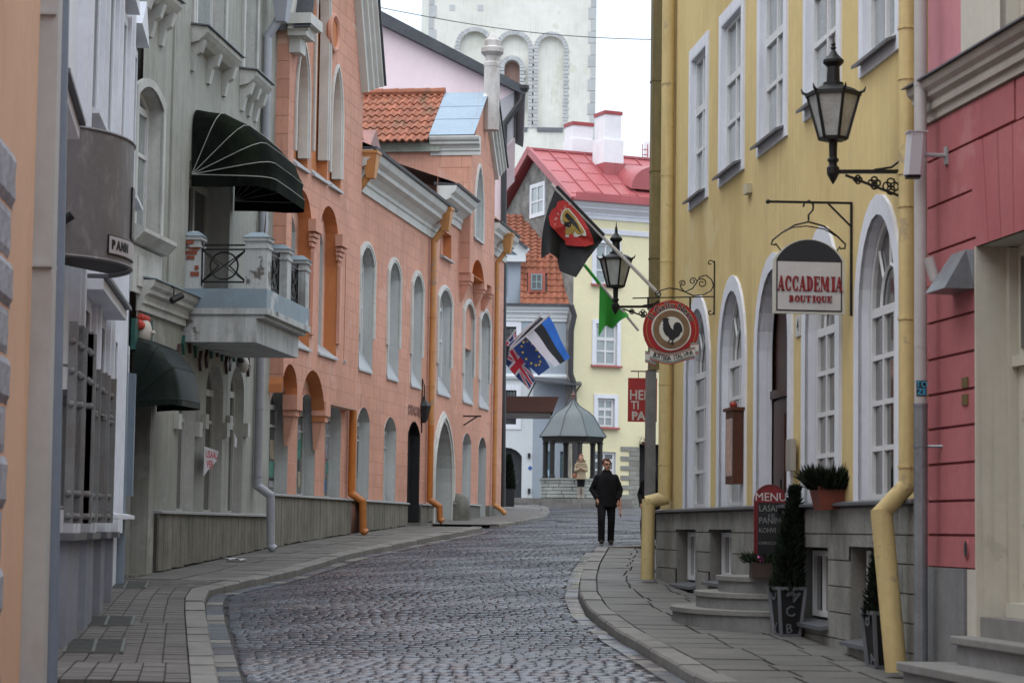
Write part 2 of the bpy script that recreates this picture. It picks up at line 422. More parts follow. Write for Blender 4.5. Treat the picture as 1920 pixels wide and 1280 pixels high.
KLp = [hit(u, v, .12) for u, v in ((412, 1278), (398, 1212), (386, 1150), (383, 1120), (392, 1102), (456, 1088), (550, 1068), (654, 1036), (769, 1013), (860, 996), (904, 987))]
KR = [(3.6, 12.0), (2.25, 18.5)] + [(p.x, p.y) for p in KRp]; KR[0] = (2.9, 12.0)
KL = [(-1.2, 12.0), (-2.3, 18.0)] + [(p.x, p.y) for p in KLp]
def kr(Y): return float(np.interp(Y, [q[1] for q in KR], [q[0] for q in KR]))
def kl(Y): return float(np.interp(Y, [q[1] for q in KL], [q[0] for q in KL]))
YEND_R, YEND_L = KR[-1][1], KL[-1][1]
# facade planes (near end, far end)
def plan(u, Y): p = at(u, 990, Y); return (p.x, p.y)
FA = Facade(plan(1737, 20.9), plan(1238, 35.6), (0, 28))        # yellow house, right
FC = Facade(plan(500, 43.0), plan(938, 69.6), (5, 50))          # orange house, left
FD = Facade(plan(245, 33.8), plan(500, 43.0), (5, 38))          # grey house, left
FE = Facade(plan(121, 24.6), plan(229, 33.4), (0, 28))          # white house, left
def wl(Y):                                                       # left building line
    pts = [(-3.5, 10), (FE.p(-3, 0, 0).x, FE.p(-3, 0, 0).y), tuple(FE.p(FE.L, 0, 0))[:2], tuple(FD.p(0, 0, 0))[:2], tuple(FC.p(0, 0, 0))[:2], tuple(FC.p(FC.L, 0, 0))[:2], (-0.3, 90)]
    return float(np.interp(Y, [q[1] for q in pts], [q[0] for q in pts]))
def wr(Y): return float(np.interp(Y, [10, 20.9, 35.6, 38, 70], [4.9, FA.p(0, 0, 0).x, FA.p(FA.L, 0, 0).x, 2.75, 5.2]))
# road bed
def left_edge(Y):
    if Y <= YEND_L: return kl(Y)
    return float(np.interp(Y, [YEND_L, YEND_L + .6, 62.5, 63.5, 69.5, 71, 75, 90], [kl(YEND_L), wl(YEND_L), wl(62.5), -0.45, 0.9, 1.2, -0.3, -0.5]))
def right_edge(Y):
    if Y <= YEND_R: return kr(Y)
    return wr(Y) if Y > YEND_R + .4 else kr(YEND_R) + (wr(Y) - kr(YEND_R)) * (Y - YEND_R) / .4
mb = MB(); yy = np.arange(12, 90.01, 0.5)
mb.v = [(x, y, gz(y) - 0.016) for y in yy for x in (left_edge(y) - .05, right_edge(y) + .05)]
mb.f = [(2 * i, 2 * i + 1, 2 * i + 3, 2 * i + 2) for i in range(len(yy) - 1)]
road = mb.build('road', m_joint, kind='structure')
# setts in rows across the street
rnd = random.Random(11)
def sett_mesh(w, d, h, rn):
    cx_, cy_ = w * .11, d * .09
    b = [(-w / 2 + cx_, -d / 2), (w / 2 - cx_, -d / 2), (w / 2, -d / 2 + cy_), (w / 2, d / 2 - cy_), (w / 2 - cx_, d / 2), (-w / 2 + cx_, d / 2), (-w / 2, d / 2 - cy_), (-w / 2, -d / 2 + cy_)]
    j = lambda a: a + (rn.random() - .5) * .012
    vs = [(j(x), j(y), -.03) for x, y in b]
    vs += [(x * .985, y * .985, h * .55 - .001) for x, y, _ in vs]
    vs += [(x * .87, y * .9, h + (rn.random() - .5) * .001) for x, y, _ in vs[:8]]
    fs = [tuple(range(16, 24))]
    for a in (0, 8):
        for i in range(8): fs.append((a + i, a + (i + 1) % 8, a + 8 + (i + 1) % 8, a + 8 + i))
    return vs, fs
VAR = [sett_mesh(w, .2, .006, rnd) for w in (.11, .13, .145, .16, .185) for _ in range(5)]
VW = [w for w in (.11, .13, .145, .16, .185) for _ in range(5)]
setts = []
y = 19.2
while y < 87.5:
    dpt = 0.165 + rnd.random() * .05
    xl, xr = left_edge(y) + (.26 if y < YEND_L else .04), right_edge(y) - .03 - (.2 if y < YEND_R else 0)
    x = xl + rnd.random() * .05
    while x < xr - .05:
        k = rnd.randrange(len(VAR)); w = VW[k]
        yc = y + (rnd.random() - .5) * .014 + .05 * math.sin(x * .8 + y * .2) + .05 * math.sin(y * .3 + x * .4)
        setts.append((x + w / 2, yc, k, dpt / .2))
        x += w + .004 + rnd.random() * .014
    y += dpt + .006
setts.sort(key=lambda q: q[1])
def bumpy(x, y): return .008 * math.sin(x * 2.1 + y * .9) + .008 * math.sin(y * 1.7 - x * .6) + .004 * math.sin(x * 5.3 - y * 3.7)
meshes = []
for vs, fs in VAR:
    me = bpy.data.meshes.new('cobble'); me.from_pydata(vs, [], fs); me.materials.append(m_cob)
    for p in me.polygons: p.use_smooth = True
    meshes.append(me)
near = [q for q in setts if 19.9 < q[1] and abs(q[0] / q[1]) < .235 and (gz(q[1]) - EYE) / q[1] > -.0672]
near_ids = set(id(q) for q in near[:298])
big = MB()
for q in setts:
    x, yv, k, dsc = q
    z = gz(yv) + bumpy(x, yv) + rnd.random() * .0025
    tx, ty, rz = (rnd.random() - .5) * .011, (rnd.random() - .5) * .02, (rnd.random() - .5) * .06
    if id(q) in near_ids:
        o = bpy.data.objects.new('cobble', meshes[k]); COL.objects.link(o); o.parent = road
        o.location = (x, yv, z); o.rotation_euler = (tx, ty, rz); o.scale = (1, dsc, 1)
    else:
        vs, fs = VAR[k]; c, s_ = math.cos(rz), math.sin(rz)
        big.add([(x + a * c - b * dsc * s_, yv + a * s_ + b * dsc * c, z + cc + a * ty + b * tx) for a, b, cc in vs], fs)
big.build('cobble_field', m_cob, road, smooth=True, kind='stuff', norm=False)
# kerbs and pavements
def resample(poly, step):
    out = []; acc = 0; nxt = 0
    for (a, b) in zip(poly, poly[1:]):
        a = Vector(a); b = Vector(b); L = (b - a).length
        while nxt <= acc + L: out.append(a + (b - a) * ((nxt - acc) / L)); nxt += step
        acc += L
    out.append(Vector(poly[-1])); return out
def offset(poly, d):
    out = []
    for i, p in enumerate(poly):
        a = poly[max(0, i - 1)]; b = poly[min(len(poly) - 1, i + 1)]
        t = (Vector(b) - Vector(a)).normalized(); out.append(Vector(p) + Vector((-t.y, t.x)) * d)
    return out
def kerb_line(poly, side, parent, w=.24, step=.85, seed=3):
    rn = random.Random(seed); pts = resample([Vector(q) for q in poly], step); off = offset(pts, side * w)
    for i in range(len(pts) - 1):
        a, b, c, d = pts[i], pts[i + 1], off[i + 1], off[i]
        g = .012 / max(.3, (b - a).length); a2, b2 = a.lerp(b, g), b.lerp(a, g); d2, c2 = d.lerp(c, g), c.lerp(d, g)
        up = .125 + (rn.random() - .5) * .02; P = []
        n2 = (d - a).normalized() * .018
        for q in (a2, b2, d2, c2): P.append((q.x, q.y, gz(q.y) - .05))
        for q in (a2, b2, d2, c2): P.append((q.x, q.y, gz(q.y) + up - .025))
        for q, k in ((a2, 1), (b2, 1), (d2, 0), (c2, 0)): P.append((q.x + n2.x * k, q.y + n2.y * k, gz(q.y) + up))
        m_ = MB(); m_.add(P, [(0, 1, 5, 4), (1, 3, 7, 5), (3, 2, 6, 7), (2, 0, 4, 6), (4, 5, 9, 8), (5, 7, 11, 9), (7, 6, 10, 11), (6, 4, 8, 10), (8, 9, 11, 10)])
        m_.build('kerb_stone', m_kerb, parent, norm=True)
    return off
def strip(name, ysq, fl, fr, dz, mt):
    m_ = MB(); m_.v = [(x, y, gz(y) + dz) for y in ysq for x in (fl(y), fr(y))]
    m_.f = [(2 * i, 2 * i + 1, 2 * i + 3, 2 * i + 2) for i in range(len(ysq) - 1)]
    return m_.build(name, mt, kind='structure')
pr = strip('pavement_right', np.arange(12, YEND_R + .01, .4), lambda y: kr(y) + .15, lambda y: wr(y) + .3, .085, m_joint)
pl = strip('pavement_left', list(np.arange(12, YEND_L, .4)) + [YEND_L], lambda y: wl(y) - .6, lambda y: kl(y) - .15, .085, m_joint)
kerb_line(KR, -1, pr, seed=5)
kerb_line([(KR[-1]), (KR[-1][0] + .5, KR[-1][1] + .25), (wr(48.5) + .3, 48.6)], -1, pr, seed=6)
kerb_line(KL, 1, pl, w=.24, step=.8, seed=7)
# gutter stones along the left kerb and a flush row along the right one
def gutter(poly, side, w0, w1, parent, step, seed, y0, y1):
    rn = random.Random(seed); pts = resample([Vector(q) for q in poly], step)
    A, B = offset(pts, side * w0), offset(pts, side * w1)
    for i in range(len(pts) - 1):
        if not (y0 < pts[i].y < y1): continue
        P = []
        zt = .004 + rn.random() * .012
        for dz, s_ in ((-.04, 0), (zt, .015)):
            for q, r in ((A[i], A[i + 1]), (A[i + 1], A[i]), (B[i], B[i + 1]), (B[i + 1], B[i])):
                qq = q.lerp(r, .03 + s_); P.append((qq.x, qq.y, gz(qq.y) + dz))
        MB().hexa(P).build('gutter_stone', m_kerb if rn.random() < .3 else m_cob, parent)
gutter(KL, -1, .02, .23, road, .42, 21, 19.5, YEND_L)
gutter(KR, 1, .02, .2, road, .38, 22, 19.5, YEND_R)
def slab_quad(parent, mt, P, th, name, rn, g=.014, tilt=.006):
    c = sum((Vector(p) for p in P), Vector((0, 0, 0))) / 4
    Q = []
    for p in P:
        d = Vector(p) - c; L = d.length; Q.append(c + d * max(.2, (1 - g / L)))
    dz = (rn.random() - .5) * tilt
    ti = [(rn.random() - .5) * tilt for _ in range(4)]
    V = [Vector((q.x, q.y, q.z - th)) for q in Q] + [Vector((q.x, q.y, q.z + dz + t)) for q, t in zip(Q, ti)]
    m_ = MB(); m_.add(V, [(4, 5, 6, 7), (0, 1, 5, 4), (1, 2, 6, 5), (2, 3, 7, 6), (3, 0, 4, 7)])
    return m_.build(name, mt, parent)
def field(parent, mt, fl, fr, y0, y1, dy, nx, name, seed, th=.04, dz=.118, jx=.1, jy=.2, g=.014):
    rn = random.Random(seed); y = y0
    while y < y1:
        y2 = min(y1, y + dy * (1 + (rn.random() - .5) * jy * 2))
        cuts = [0] + [min(.97, max(.03, (i + (rn.random() - .5) * 2 * jx) / nx)) for i in range(1, nx)] + [1]
        for a, b in zip(cuts, cuts[1:]):
            P = []
            for yy_, k in ((y, a), (y, b), (y2, b), (y2, a)):
                P.append((fl(yy_) + (fr(yy_) - fl(yy_)) * k, yy_, gz(yy_) + dz))
            slab_quad(parent, mt, P, th, name, rn, g=g)
        y = y2
field(pr, m_slab, lambda y: kr(y) + .25, lambda y: wr(y) + .25, 18.6, YEND_R - .25, .62, 3, 'slab', 31, g=.022)
field(pl, m_slab, lambda y: wl(y) - .02, lambda y: kl(y) - .25, 33.6, YEND_L - .1, .78, 2, 'slab', 33, g=.022)
# small brick pavers on the near left pavement (dry joints), biggest ones singly, the rest as one field
rn = random.Random(41); pv = []
y = 20.0
while y < 33.5:
    x0, x1 = wl(y) + .0, kl(y) - .26; n_ = max(2, int((x1 - x0) / .21))
    for i in range(n_):
        off = 0
        xa, xb = x0 + (x1 - x0) * i / n_, x0 + (x1 - x0) * (i + 1) / n_
        pv.append((xa, xb, y, y + .1))
    y += .112
pv = [q for q in pv if q[0] / q[2] > -.24]
vis = [q for q in pv if (gz(q[2]) + .12 - EYE) / q[2] > -.068]
ids = set(id(q) for q in vis[:296]); fld = MB()
for q in pv:
    xa, xb, ya, yb = q; z = gz(ya) + .118 + (rn.random() - .5) * .006 + .008 * math.sin(xa * 3 + ya); z2 = z + gz(yb) - gz(ya)
    V = [(xa + .007, ya, z - .05), (xb - .007, ya, z - .05), (xb - .007, yb, z2 - .05), (xa + .007, yb, z2 - .05), (xa + .007, ya, z), (xb - .007, ya, z), (xb - .007, yb, z2), (xa + .007, yb, z2)]
    Fq = [(4, 5, 6, 7), (0, 1, 5, 4), (1, 2, 6, 5), (2, 3, 7, 6), (3, 0, 4, 7)]
    if id(q) in ids: MB().add(V, Fq).build('paver', m_pav, pl, norm=False)
    else: fld.add(V, Fq)
fld.build('paver_field', m_pav, pl, kind='stuff', norm=False)
# cellar grates let into the left pavement
for u0, u1, v0, v1 in ((192, 272, 1090, 1102), (148, 246, 1155, 1172), (120, 228, 1198, 1222)):
    a, b, c, d = hit(u0, v1, .125), hit(u1, v1, .125), hit(u1 + 6, v0, .125), hit(u0 + 8, v0, .125)
    m_ = MB()
    for k in range(13):
        t = k / 12; m_.bar(a.lerp(d, t), b.lerp(c, t), .018, .014)
    m_.bar(a, d, .03, .02); m_.bar(b, c, .03, .02); m_.bar(a.lerp(b, .5), d.lerp(c, .5), .03, .02)
    m_.build('cellar_grate', m_grate, pl)
# second piece of pavement on the left, beyond the gateway
P2 = [hit(u, v, .12) for u, v in ((936, 982), (985, 974), (1022, 966), (1031, 957), (1028, 950), (1000, 946))]
k2 = [(p.x, p.y) for p in P2]
m_ = MB(); m_.v = [(wl(q[1]) - .3, q[1], gz(q[1]) + .1) for q in k2] + [(q[0], q[1], gz(q[1]) + .1) for q in k2]
n = len(k2); m_.f = [(i, i + 1, n + i + 1, n + i) for i in range(n - 1)]
p2 = m_.build('pavement_far', m_slab, kind='structure')
kerb_line(k2, 1, p2, step=.9, seed=9)
# ================================================================ RIGHT: THE YELLOW HOUSE
m_yel = mat('yellow stucco', (0.62, 0.47, 0.215), 0.85, 0.08, .5, streak=0.06, bump=0.15, bscale=90, dirt_or_glow=(0.42, 0.29, 0.105), dirt_or_glow_amt=0.55, dscale=.5, rain=.16, peel=(.64, .53, .3), pamt=.45, pscale=.9)
m_whi = mat('white lime paint', (0.66, 0.67, 0.72), 0.8, 0.06, 1.5, bump=0.1, rain=.2, dirt_or_glow=(0.4, 0.4, 0.4), dirt_or_glow_amt=0.25)
m_frm = mat('white window paint', (0.62, 0.62, 0.62), 0.5, 0.06, 3)
m_gry = mat('grey joinery gap', (0.16, 0.16, 0.165), 0.6, 0.1, 3)
m_glskycur = mat('glass with sky tone over blinds', (0.25, 0.28, 0.285), 0.08, 0.2, .9, spec=0.7, coat=0.6)  # base colour holds reflected sky and house fronts as well as blinds
m_gldk = mat('glass over dark room', (0.045, 0.045, 0.045), 0.05, 0.4, 1.2, spec=0.7, coat=0.6)
m_glmid = mat('glass over drawn curtains', (0.13, 0.125, 0.115), 0.08, 0.35, 5, streak=0.4, spec=0.7, coat=0.5)
m_lime = mat('limestone blocks', (0.22, 0.215, 0.195), 0.85, 0.25, 2.2, rand=0.12, bump=0.35, bscale=55, dirt_or_glow=(0.13, 0.12, 0.105), dirt_or_glow_amt=0.7, dscale=1.1, peel=(.3, .29, .26), pamt=.5, pscale=2)
m_mort = mat('limestone mortar', (0.17, 0.16, 0.145), 0.9, 0.2, 3)
m_sill = mat('grey sheet sill', (0.13, 0.135, 0.15), 0.45, 0.15, 3, metal=0.3)
m_ypipe = mat('yellow painted pipe', (0.56, 0.43, 0.2), 0.55, 0.1, 1.5, streak=.15, bump=.3, bscale=14, dirt_or_glow=(0.36, 0.25, 0.1), dirt_or_glow_amt=0.5, peel=(.3, .24, .16), pamt=.6, pscale=3)
m_olive = mat('shaded grimy olive box pipe', (0.2, 0.16, 0.07), 0.6, 0.2, 1.2, streak=.3, dirt_or_glow=(0.08, 0.07, 0.05), dirt_or_glow_amt=0.6)  # olive yellow paint with shade put into its base colour, plus grime
m_wpipe = mat('pale grey pipe', (0.42, 0.39, 0.38), 0.55, 0.08, 1.2, streak=.08, dirt_or_glow=(0.25, 0.22, 0.2), dirt_or_glow_amt=.4)
m_steel = mat('galvanised steel', (0.2, 0.21, 0.225), 0.42, 0.2, 4, metal=0.5, dirt_or_glow=(0.32, 0.33, 0.34), dirt_or_glow_amt=0.5, dscale=3)
m_brown = mat('dark red brown door wood', (0.045, 0.015, 0.009), 0.4, 0.25, 2, streak=.3)
m_iron = mat('black wrought iron', (0.01, 0.0095, 0.0095), 0.45, 0.2, 6, spec=.3)
A = FA
z = A.z
hR = thing('yellow_house', 'yellow stucco house with white arched windows and limestone base on the right', 'house', A.p(A.L * .5, 0, A.ground(A.L * .5)))
ZPL = EYE + 0.33                         # top of the limestone base
ZT = EYE + 10.5
ups, los, bas = [], [], []
for uL, uR in ((1294, 1329), (1350, 1396.5), (1422, 1477.5), (1509, 1578.5), (1614, 1690)):
    sa, sb = A.s(uL, 300), A.s(uR, 300)
    if uR == 1690: sb = sa - 1.58
    ups.append(Op(sb + .16, sa - .16, EYE + 4.82, EYE + 6.86, 'flat', d=.12))
for uL, uR in ((1285, 1333), (1347.6, 1400.5), (1417, 1488), (1507, 1579), (1606, 1695)):
    sa, sb = A.s(uL, 800), A.s(uR, 800)
    los.append(Op(sb + .2, sa - .2, ZPL, EYE + 3.16, 'round', rise=.92, d=.2))
door = los[2]
door.z0 = A.z(1470, 1082)
for uL, uR, vt, vb in ((1275.6, 1313, 992, 1093), (1338, 1381, 992, 1089), (1505, 1564, 1024, 1162), (1604, 1668, 1024, 1200)):
    bas.append(Op(A.s(uL, 1000), A.s(uR, 1000), A.z(uL, vb), A.z(uL, vt), 'flat', d=.28))
s_far, s_near = A.L, -.02
w = wall_mb(A, s_near, s_far, ZPL, ZT, [o for o in ups] + [o for o in los], reveals=False).build('wall', m_yel, hR, norm=False)
# the body behind the front: side, roof
mb = MB(); mb.box(A, s_near, s_far, -9, -.4, gz(20) - .5, ZT)
mb.build('body', m_yel, hR)
MB().prism(A, [(s_near - .2, ZT), (s_far + .2, ZT), (s_far + .2, ZT + .15), (s_near - .2, ZT + .15)], -9.2, .45).build('roof', mat('roof tiles far', (0.25, 0.08, 0.05), .8, .2, 3), hR)
mb = MB(); mb.add([A.p(s_far, 0, gz(36) - .3), A.p(s_far, -.5, gz(36) - .3), A.p(s_far, -.5, ZT), A.p(s_far, 0, ZT)], [(0, 1, 2, 3)])
mb.build('side_wall', m_yel, hR, norm=False); mb = MB()
mb.add([A.p(s_near, 0, gz(20) - .3), A.p(s_near, -.5, gz(20) - .3), A.p(s_near, -.5, ZT), A.p(s_near, 0, ZT)], [(0, 1, 2, 3)])
mb.build('side_wall', m_yel, hR, norm=False)
for i, p in enumerate(ups):
    band_mb(A, p, .16, 0, .03, sill=True).build('surround', m_whi, hR, norm=True)
    pq = Op(p.s0 + .004, p.s1 - .004, p.z0 + .004, p.zt - .004, 'flat')
    mb2 = MB()
    for x, sg in ((p.s0, 1), (p.s1, -1)): mb2.box(A, min(x + sg * .003, x + sg * .02), max(x + sg * .003, x + sg * .02), -.08, .028, p.z0, p.zt)
    mb2.box(A, p.s0, p.s1, -.08, .028, p.zt - .02, p.zt - .003)
    mb2.build('reveal', m_whi, hR)
    wo = window(A, hR, pq, o=-.045, fw=.075, nx=2, rows=(.5,), fm=m_frm, gm=m_glskycur, transom=.62, bw=.055)
    mb = MB(); mb.sweep(A, [(-.05, p.z0 + .02), (.13, p.z0 - .05), (.13, p.z0 - .085), (-.05, p.z0 - .005)], p.s0 - .05, p.s1 + .06)
    mb.build('sill', m_sill, wo)
for i, p in enumerate(los):
    band_mb(A, p, .2, 0, .035).build('surround', m_whi, hR)
    ol = p.outline(12); mb = MB()
    for (x, zz), (x2, z2) in zip(ol, ol[1:]):
        c = (p.s0 + p.s1) / 2
        mb.add([A.p(x, .035, zz), A.p(x2, .035, z2), A.p(x2, -.16, z2), A.p(x, -.16, zz)], [(0, 1, 2, 3)])
    mb.build('reveal', m_whi, hR, norm=False)
    q = p.grow(-.006)
    if p is door:
        d = MB(); ol = q.outline(12); d.add([A.p(x, -.2, zz) for x, zz in ol], [tuple(range(len(ol)))])
        dz0 = p.z0; dh = 2.15
        do = d.build('door', m_brown, hR, norm=False)
        mb = MB()
        mb.box(A, p.s0 + .03, p.s1 - .03, -.2, -.13, dz0 + dh, dz0 + dh + .1)
        c = (p.s0 + p.s1) / 2
        for xa, xb in ((p.s0 + .06, c - .03), (c + .03, p.s1 - .06)):
            mb.box(A, xa, xb, -.199, -.17, dz0 + .05, dz0 + dh - .03)
            for za, zb in ((.15, .8), (.95, 1.95)):
                mb.box(A, xa + .1, xb - .1, -.17, -.155, dz0 + za, dz0 + zb)
        mb.build('door_leaf', m_brown, do)
        MB().tube([A.p(c + .06, -.13, dz0 + 1.0), A.p(c + .06, -.1, dz0 + 1.05), A.p(c + .06, -.1, dz0 + 1.15)], .012, 6).build('door_handle', m_iron, do)
    else:
        wo = window(A, hR, q, o=-.09, fw=.07, nx=3 if i > 2 else 2, rows=(.25, .5, .75), fm=m_frm, gm=m_glmid if i < 4 else m_gldk, transom=.68, bw=.05, fan=True)
# limestone base: mortar wall with openings, blocks laid on it
zb = gz(19) - .5
wall_mb(A, s_near, s_far, zb, ZPL, bas, o=.045, th=.33).build('base', m_mort, hR, norm=False)
basew = [c for c in hR.children if c.name.startswith('base')][0]
blocks(A, basew, m_lime, s_near + .01, s_far, EYE - 1.62, ZPL - .06, bas, .62, .27, o=.045, th=.022, gap=.014, seed=4)
MB().sweep(A, [(0, ZPL + .012), (.14, ZPL - .012), (.14, ZPL - .04), (0, ZPL - .05)], A.s(1484, 950), s_far - .02).build('ledge', m_sill, hR)
MB().sweep(A, [(0, ZPL + .012), (.14, ZPL - .012), (.14, ZPL - .04), (0, ZPL - .05)], s_near + .02, A.s(1495, 950)).build('ledge', m_sill, hR)
for i, p in enumerate(bas):
    q = Op(p.s0 + .06, p.s1 - .06, p.z0 + .06, p.zt - .04, 'flat')
    wo = window(A, hR, q, o=-.1, fw=.06, nx=3, rows=(), fm=m_frm, gm=m_gldk, bw=.035, name='cellar_window')
    MB().box(A, p.s0, p.s1, -.25, -.17, p.z0, p.zt).build('lining', m_gry, wo)
    MB().sweep(A, [(-.25, p.z0 + .05), (.16, p.z0 - .01), (.16, p.z0 - .05), (-.25, p.z0)], p.s0 - .03, p.s1 + .03).build('sill', m_sill, wo)
# house number plate
sx_, zx_ = A.sz(1499, 611)
pl4 = MB().box(A, sx_ - .14, sx_ + .14, .002, .02, zx_ - .12, zx_ + .12).build('number_plate', mat('enamel plate', (.5, .5, .48), .4, .05), hR)
Amir = Fr(A.p(0, 0, 0), A.ex * -1, A.ey)        # reads left to right seen from the street
text_mesh('4', .2, Amir, -sx_, zx_, .021, .002).build('numeral', m_iron, pl4)
s_, z_ = A.sz(1407, 355); MB().box(A, s_ - .12, s_ + .12, 0, .07, z_ - .06, z_ + .06).build('junction_box', mat('pale box', (.45, .4, .28), .6), hR)
# drain pipes
def pipe(F, parent, path, r, mt, name='drainpipe', n=12, rings=(), ringr=1.12, rl=1.0):
    P_ = [F.p(*q) for q in path]; o = None
    for i in range(len(P_) - 1):                     # mitred straight lengths
        d = (P_[i + 1] - P_[i]).normalized(); e0 = r * .42 if i else 0; e1 = r * .42 if i < len(P_) - 2 else 0
        q = MB().tube([P_[i] - d * e0, P_[i + 1] + d * e1], r * (1 + .015 * (i % 2)) * (rl if i == len(P_) - 2 else 1), n).build(name if o is None else 'pipe_length', mt, parent if o is None else o, smooth=True); o = o or q
    for q in rings:
        MB().lathe(F.p(q[0], q[1], q[2]), [(r, -.012), (r * ringr, -.012), (r * ringr, .012), (r, .012)], n).build('clip', mt, o)
    return o
sf = A.s(1251, 500, .12); zz1 = A.z(1228, 938, .12)
sp = A.s(1249, 600, .12)
pipe(A, hR, [(sp, .12, ZT), (sp, .12, EYE + .5), (sp + .02, .36, EYE + .44), (sp + .02, .37, A.ground(sp) + .16)], .1, m_ypipe, ringr=1.07, rings=[(sp, .12, A.z(1250, v, .12)) for v in (160, 330, 490, 720, 870)])
sn = A.s(1702, 500, .12)
pipe(A, hR, [(sn, .12, ZT), (sn, .12, A.z(1700, 908, .12)), (sn + .13, .33, A.z(1664, 962, .2)), (sn + .1, .2, A.ground(sn) + .18)], .085, m_ypipe, rl=1.2, rings=[(sn, .12, A.z(1700, v, .12)) for v in (55, 150, 327, 388, 598, 875)])
sg = A.s(1722, 500, .22)
gp = pipe(A, hR, [(sg, .2, ZT), (sg, .2, A.z(1722, 757, .2))], .058, m_wpipe, rings=[(sg, .2, A.z(1722, v, .2)) for v in (162, 305, 650)], ringr=1.06)
gp2 = pipe(A, hR, [(sg, .2, A.z(1722, 757, .2)), (sg, .2, A.ground(sg) + .1)], .062, m_steel, rings=[(sg, .2, A.z(1722, v, .2)) for v in (760, 836)], ringr=1.08)
MB().tube([A.p(sg, .2, A.z(1722, 837, .2)), A.p(sg - .1, .02, A.z(1722, 837, .2))], .014, 6).build('clip', m_steel, gp2)
# sticker on the pipe
zt_ = A.z(1719, 727, .26)
FS = Fr(gp.matrix_world.translation * 0 + A.p(sg, .2, 0), Vector((1, 0, 0)), Vector((0, -1, 0)))
st = MB(); 
for k in range(5):
    pass
st.grid(lambda a, b: A.p(sg, .2, 0) + Vector((math.sin((a - .5) * 1.7) * .0605, -math.cos((a - .5) * 1.7) * .0605, zt_ - .07 + .14 * b)), 6, 1)
st.build('sticker', mat('black sticker', (.01, .012, .014), .4, 0), gp)
tm = text_mesh('TO', .075, FS, 0, zt_ + .033, .0612, .0008, bold=.002); tm = text_mesh('ZE', .075, FS, 0, zt_ - .033, .0612, .0008, bold=.002, mb=tm)
tm.build('sticker_lettering', mat('cyan print', (.04, .26, .4), .4, 0), gp)
# box pipe past the far corner
Cf = A.p(s_far + .28, .05, 0)
bz0 = gz(Cf.y)
b1 = MB(); b1.box(A, s_far + .12, s_far + .36, .02, .16, A.z(1222, 700), ZT)
bx = b1.build('box_drainpipe', m_olive, hR)
for v in (165, 330, 490, 640): 
    zz = A.z(1230, v); MB().box(A, s_far + .11, s_far + .37, .01, .17, zz - .012, zz + .012).build('joint', m_olive, bx)
b2 = MB(); b2.box(A, s_far + .14, s_far + .34, .06, .2, bz0 - .02, A.z(1222, 700)); b2.build('box_drainpipe', m_steel, hR)
# ================================================================ LEFT: THE ORANGE TERRACE
m_org = mat('salmon stucco blocks', (0.57, 0.285, 0.205), 0.85, 0.09, .6, rand=0.06, streak=.12, bump=0.12, bscale=80, dirt_or_glow=(0.46, 0.23, 0.14), dirt_or_glow_amt=0.55, dscale=.55, rain=.3, peel=(.62, .37, .29), pamt=.5, pscale=.8)
m_orj = mat('salmon joints', (0.66, 0.42, 0.33), 0.9, 0.1, 1)
m_ord = mat('ochre orange reveal', (0.50, 0.185, 0.07), 0.85, 0.12, 1.2, dirt_or_glow=(0.35, 0.14, 0.06), dirt_or_glow_amt=0.4)
m_wgr = mat('grey white reveal paint', (0.47, 0.48, 0.475), 0.8, 0.08, 1.3, dirt_or_glow=(0.27, 0.27, 0.26), dirt_or_glow_amt=0.4, rain=.3)
m_wmo = mat('off white moulding', (0.55, 0.54, 0.51), 0.8, 0.07, 2, dirt_or_glow=(0.33, 0.31, 0.28), dirt_or_glow_amt=0.35, dscale=1.5)
m_sheet = mat('pale zinc sheet', (0.36, 0.37, 0.38), 0.5, 0.12, 2, metal=0.2)
m_plank = mat('weathered plank facing', (0.175, 0.163, 0.135), 0.85, 0.25, 2.5, rand=0.1, streak=.2, bump=.2, dirt_or_glow=(0.085, 0.085, 0.055), dirt_or_glow_amt=0.55, dscale=.8)
m_plb = mat('plank gaps', (0.06, 0.055, 0.05), 0.9, 0.2)
m_opipe = mat('orange painted pipe', (0.47, 0.22, 0.075), 0.55, 0.12, 1.4, streak=.15, bump=.3, bscale=14, dirt_or_glow=(0.36, 0.12, 0.02), dirt_or_glow_amt=0.5, dscale=.5, peel=(.24, .2, .17), pamt=.6, pscale=2.5)
m_gpipe = mat('lilac grey pipe', (0.33, 0.34, 0.38), 0.55, 0.1, 1.5, dirt_or_glow=(0.2, 0.2, 0.21), dirt_or_glow_amt=0.4)
m_slate = mat('dark sheet roof', (0.06, 0.062, 0.07), 0.5, 0.25, 1.5, metal=.2)
m_tile = mat('orange roof tile', (0.25, 0.088, 0.05), 0.8, 0.25, 3, rand=0.28, dirt_or_glow=(0.1, 0.075, 0.045), dirt_or_glow_amt=0.85, dscale=1.3)
m_bluem = mat('blue grey sheet metal', (0.21, 0.275, 0.34), 0.45, 0.1, 1, metal=0.2)
m_black = mat('black paint', (0.012, 0.012, 0.014), 0.5, 0.2, 3)
m_conc = mat('grimy render', (0.15, 0.145, 0.13), 0.9, 0.3, 2, dirt_or_glow=(0.05, 0.06, 0.035), dirt_or_glow_amt=0.7, dscale=1.3)
C = FC
def oz(F, u, v, s):
    """pixel on the cross plane at s: outward offset and height"""
    d = ray(u, v); k = ((F.o - EYEP).dot(F.ex) + s) / d.dot(F.ex); q = EYEP + d * k
    return (q - F.o).dot(F.ey), q.z
ZL = EYE + .6                                  # ledge over the plank facing
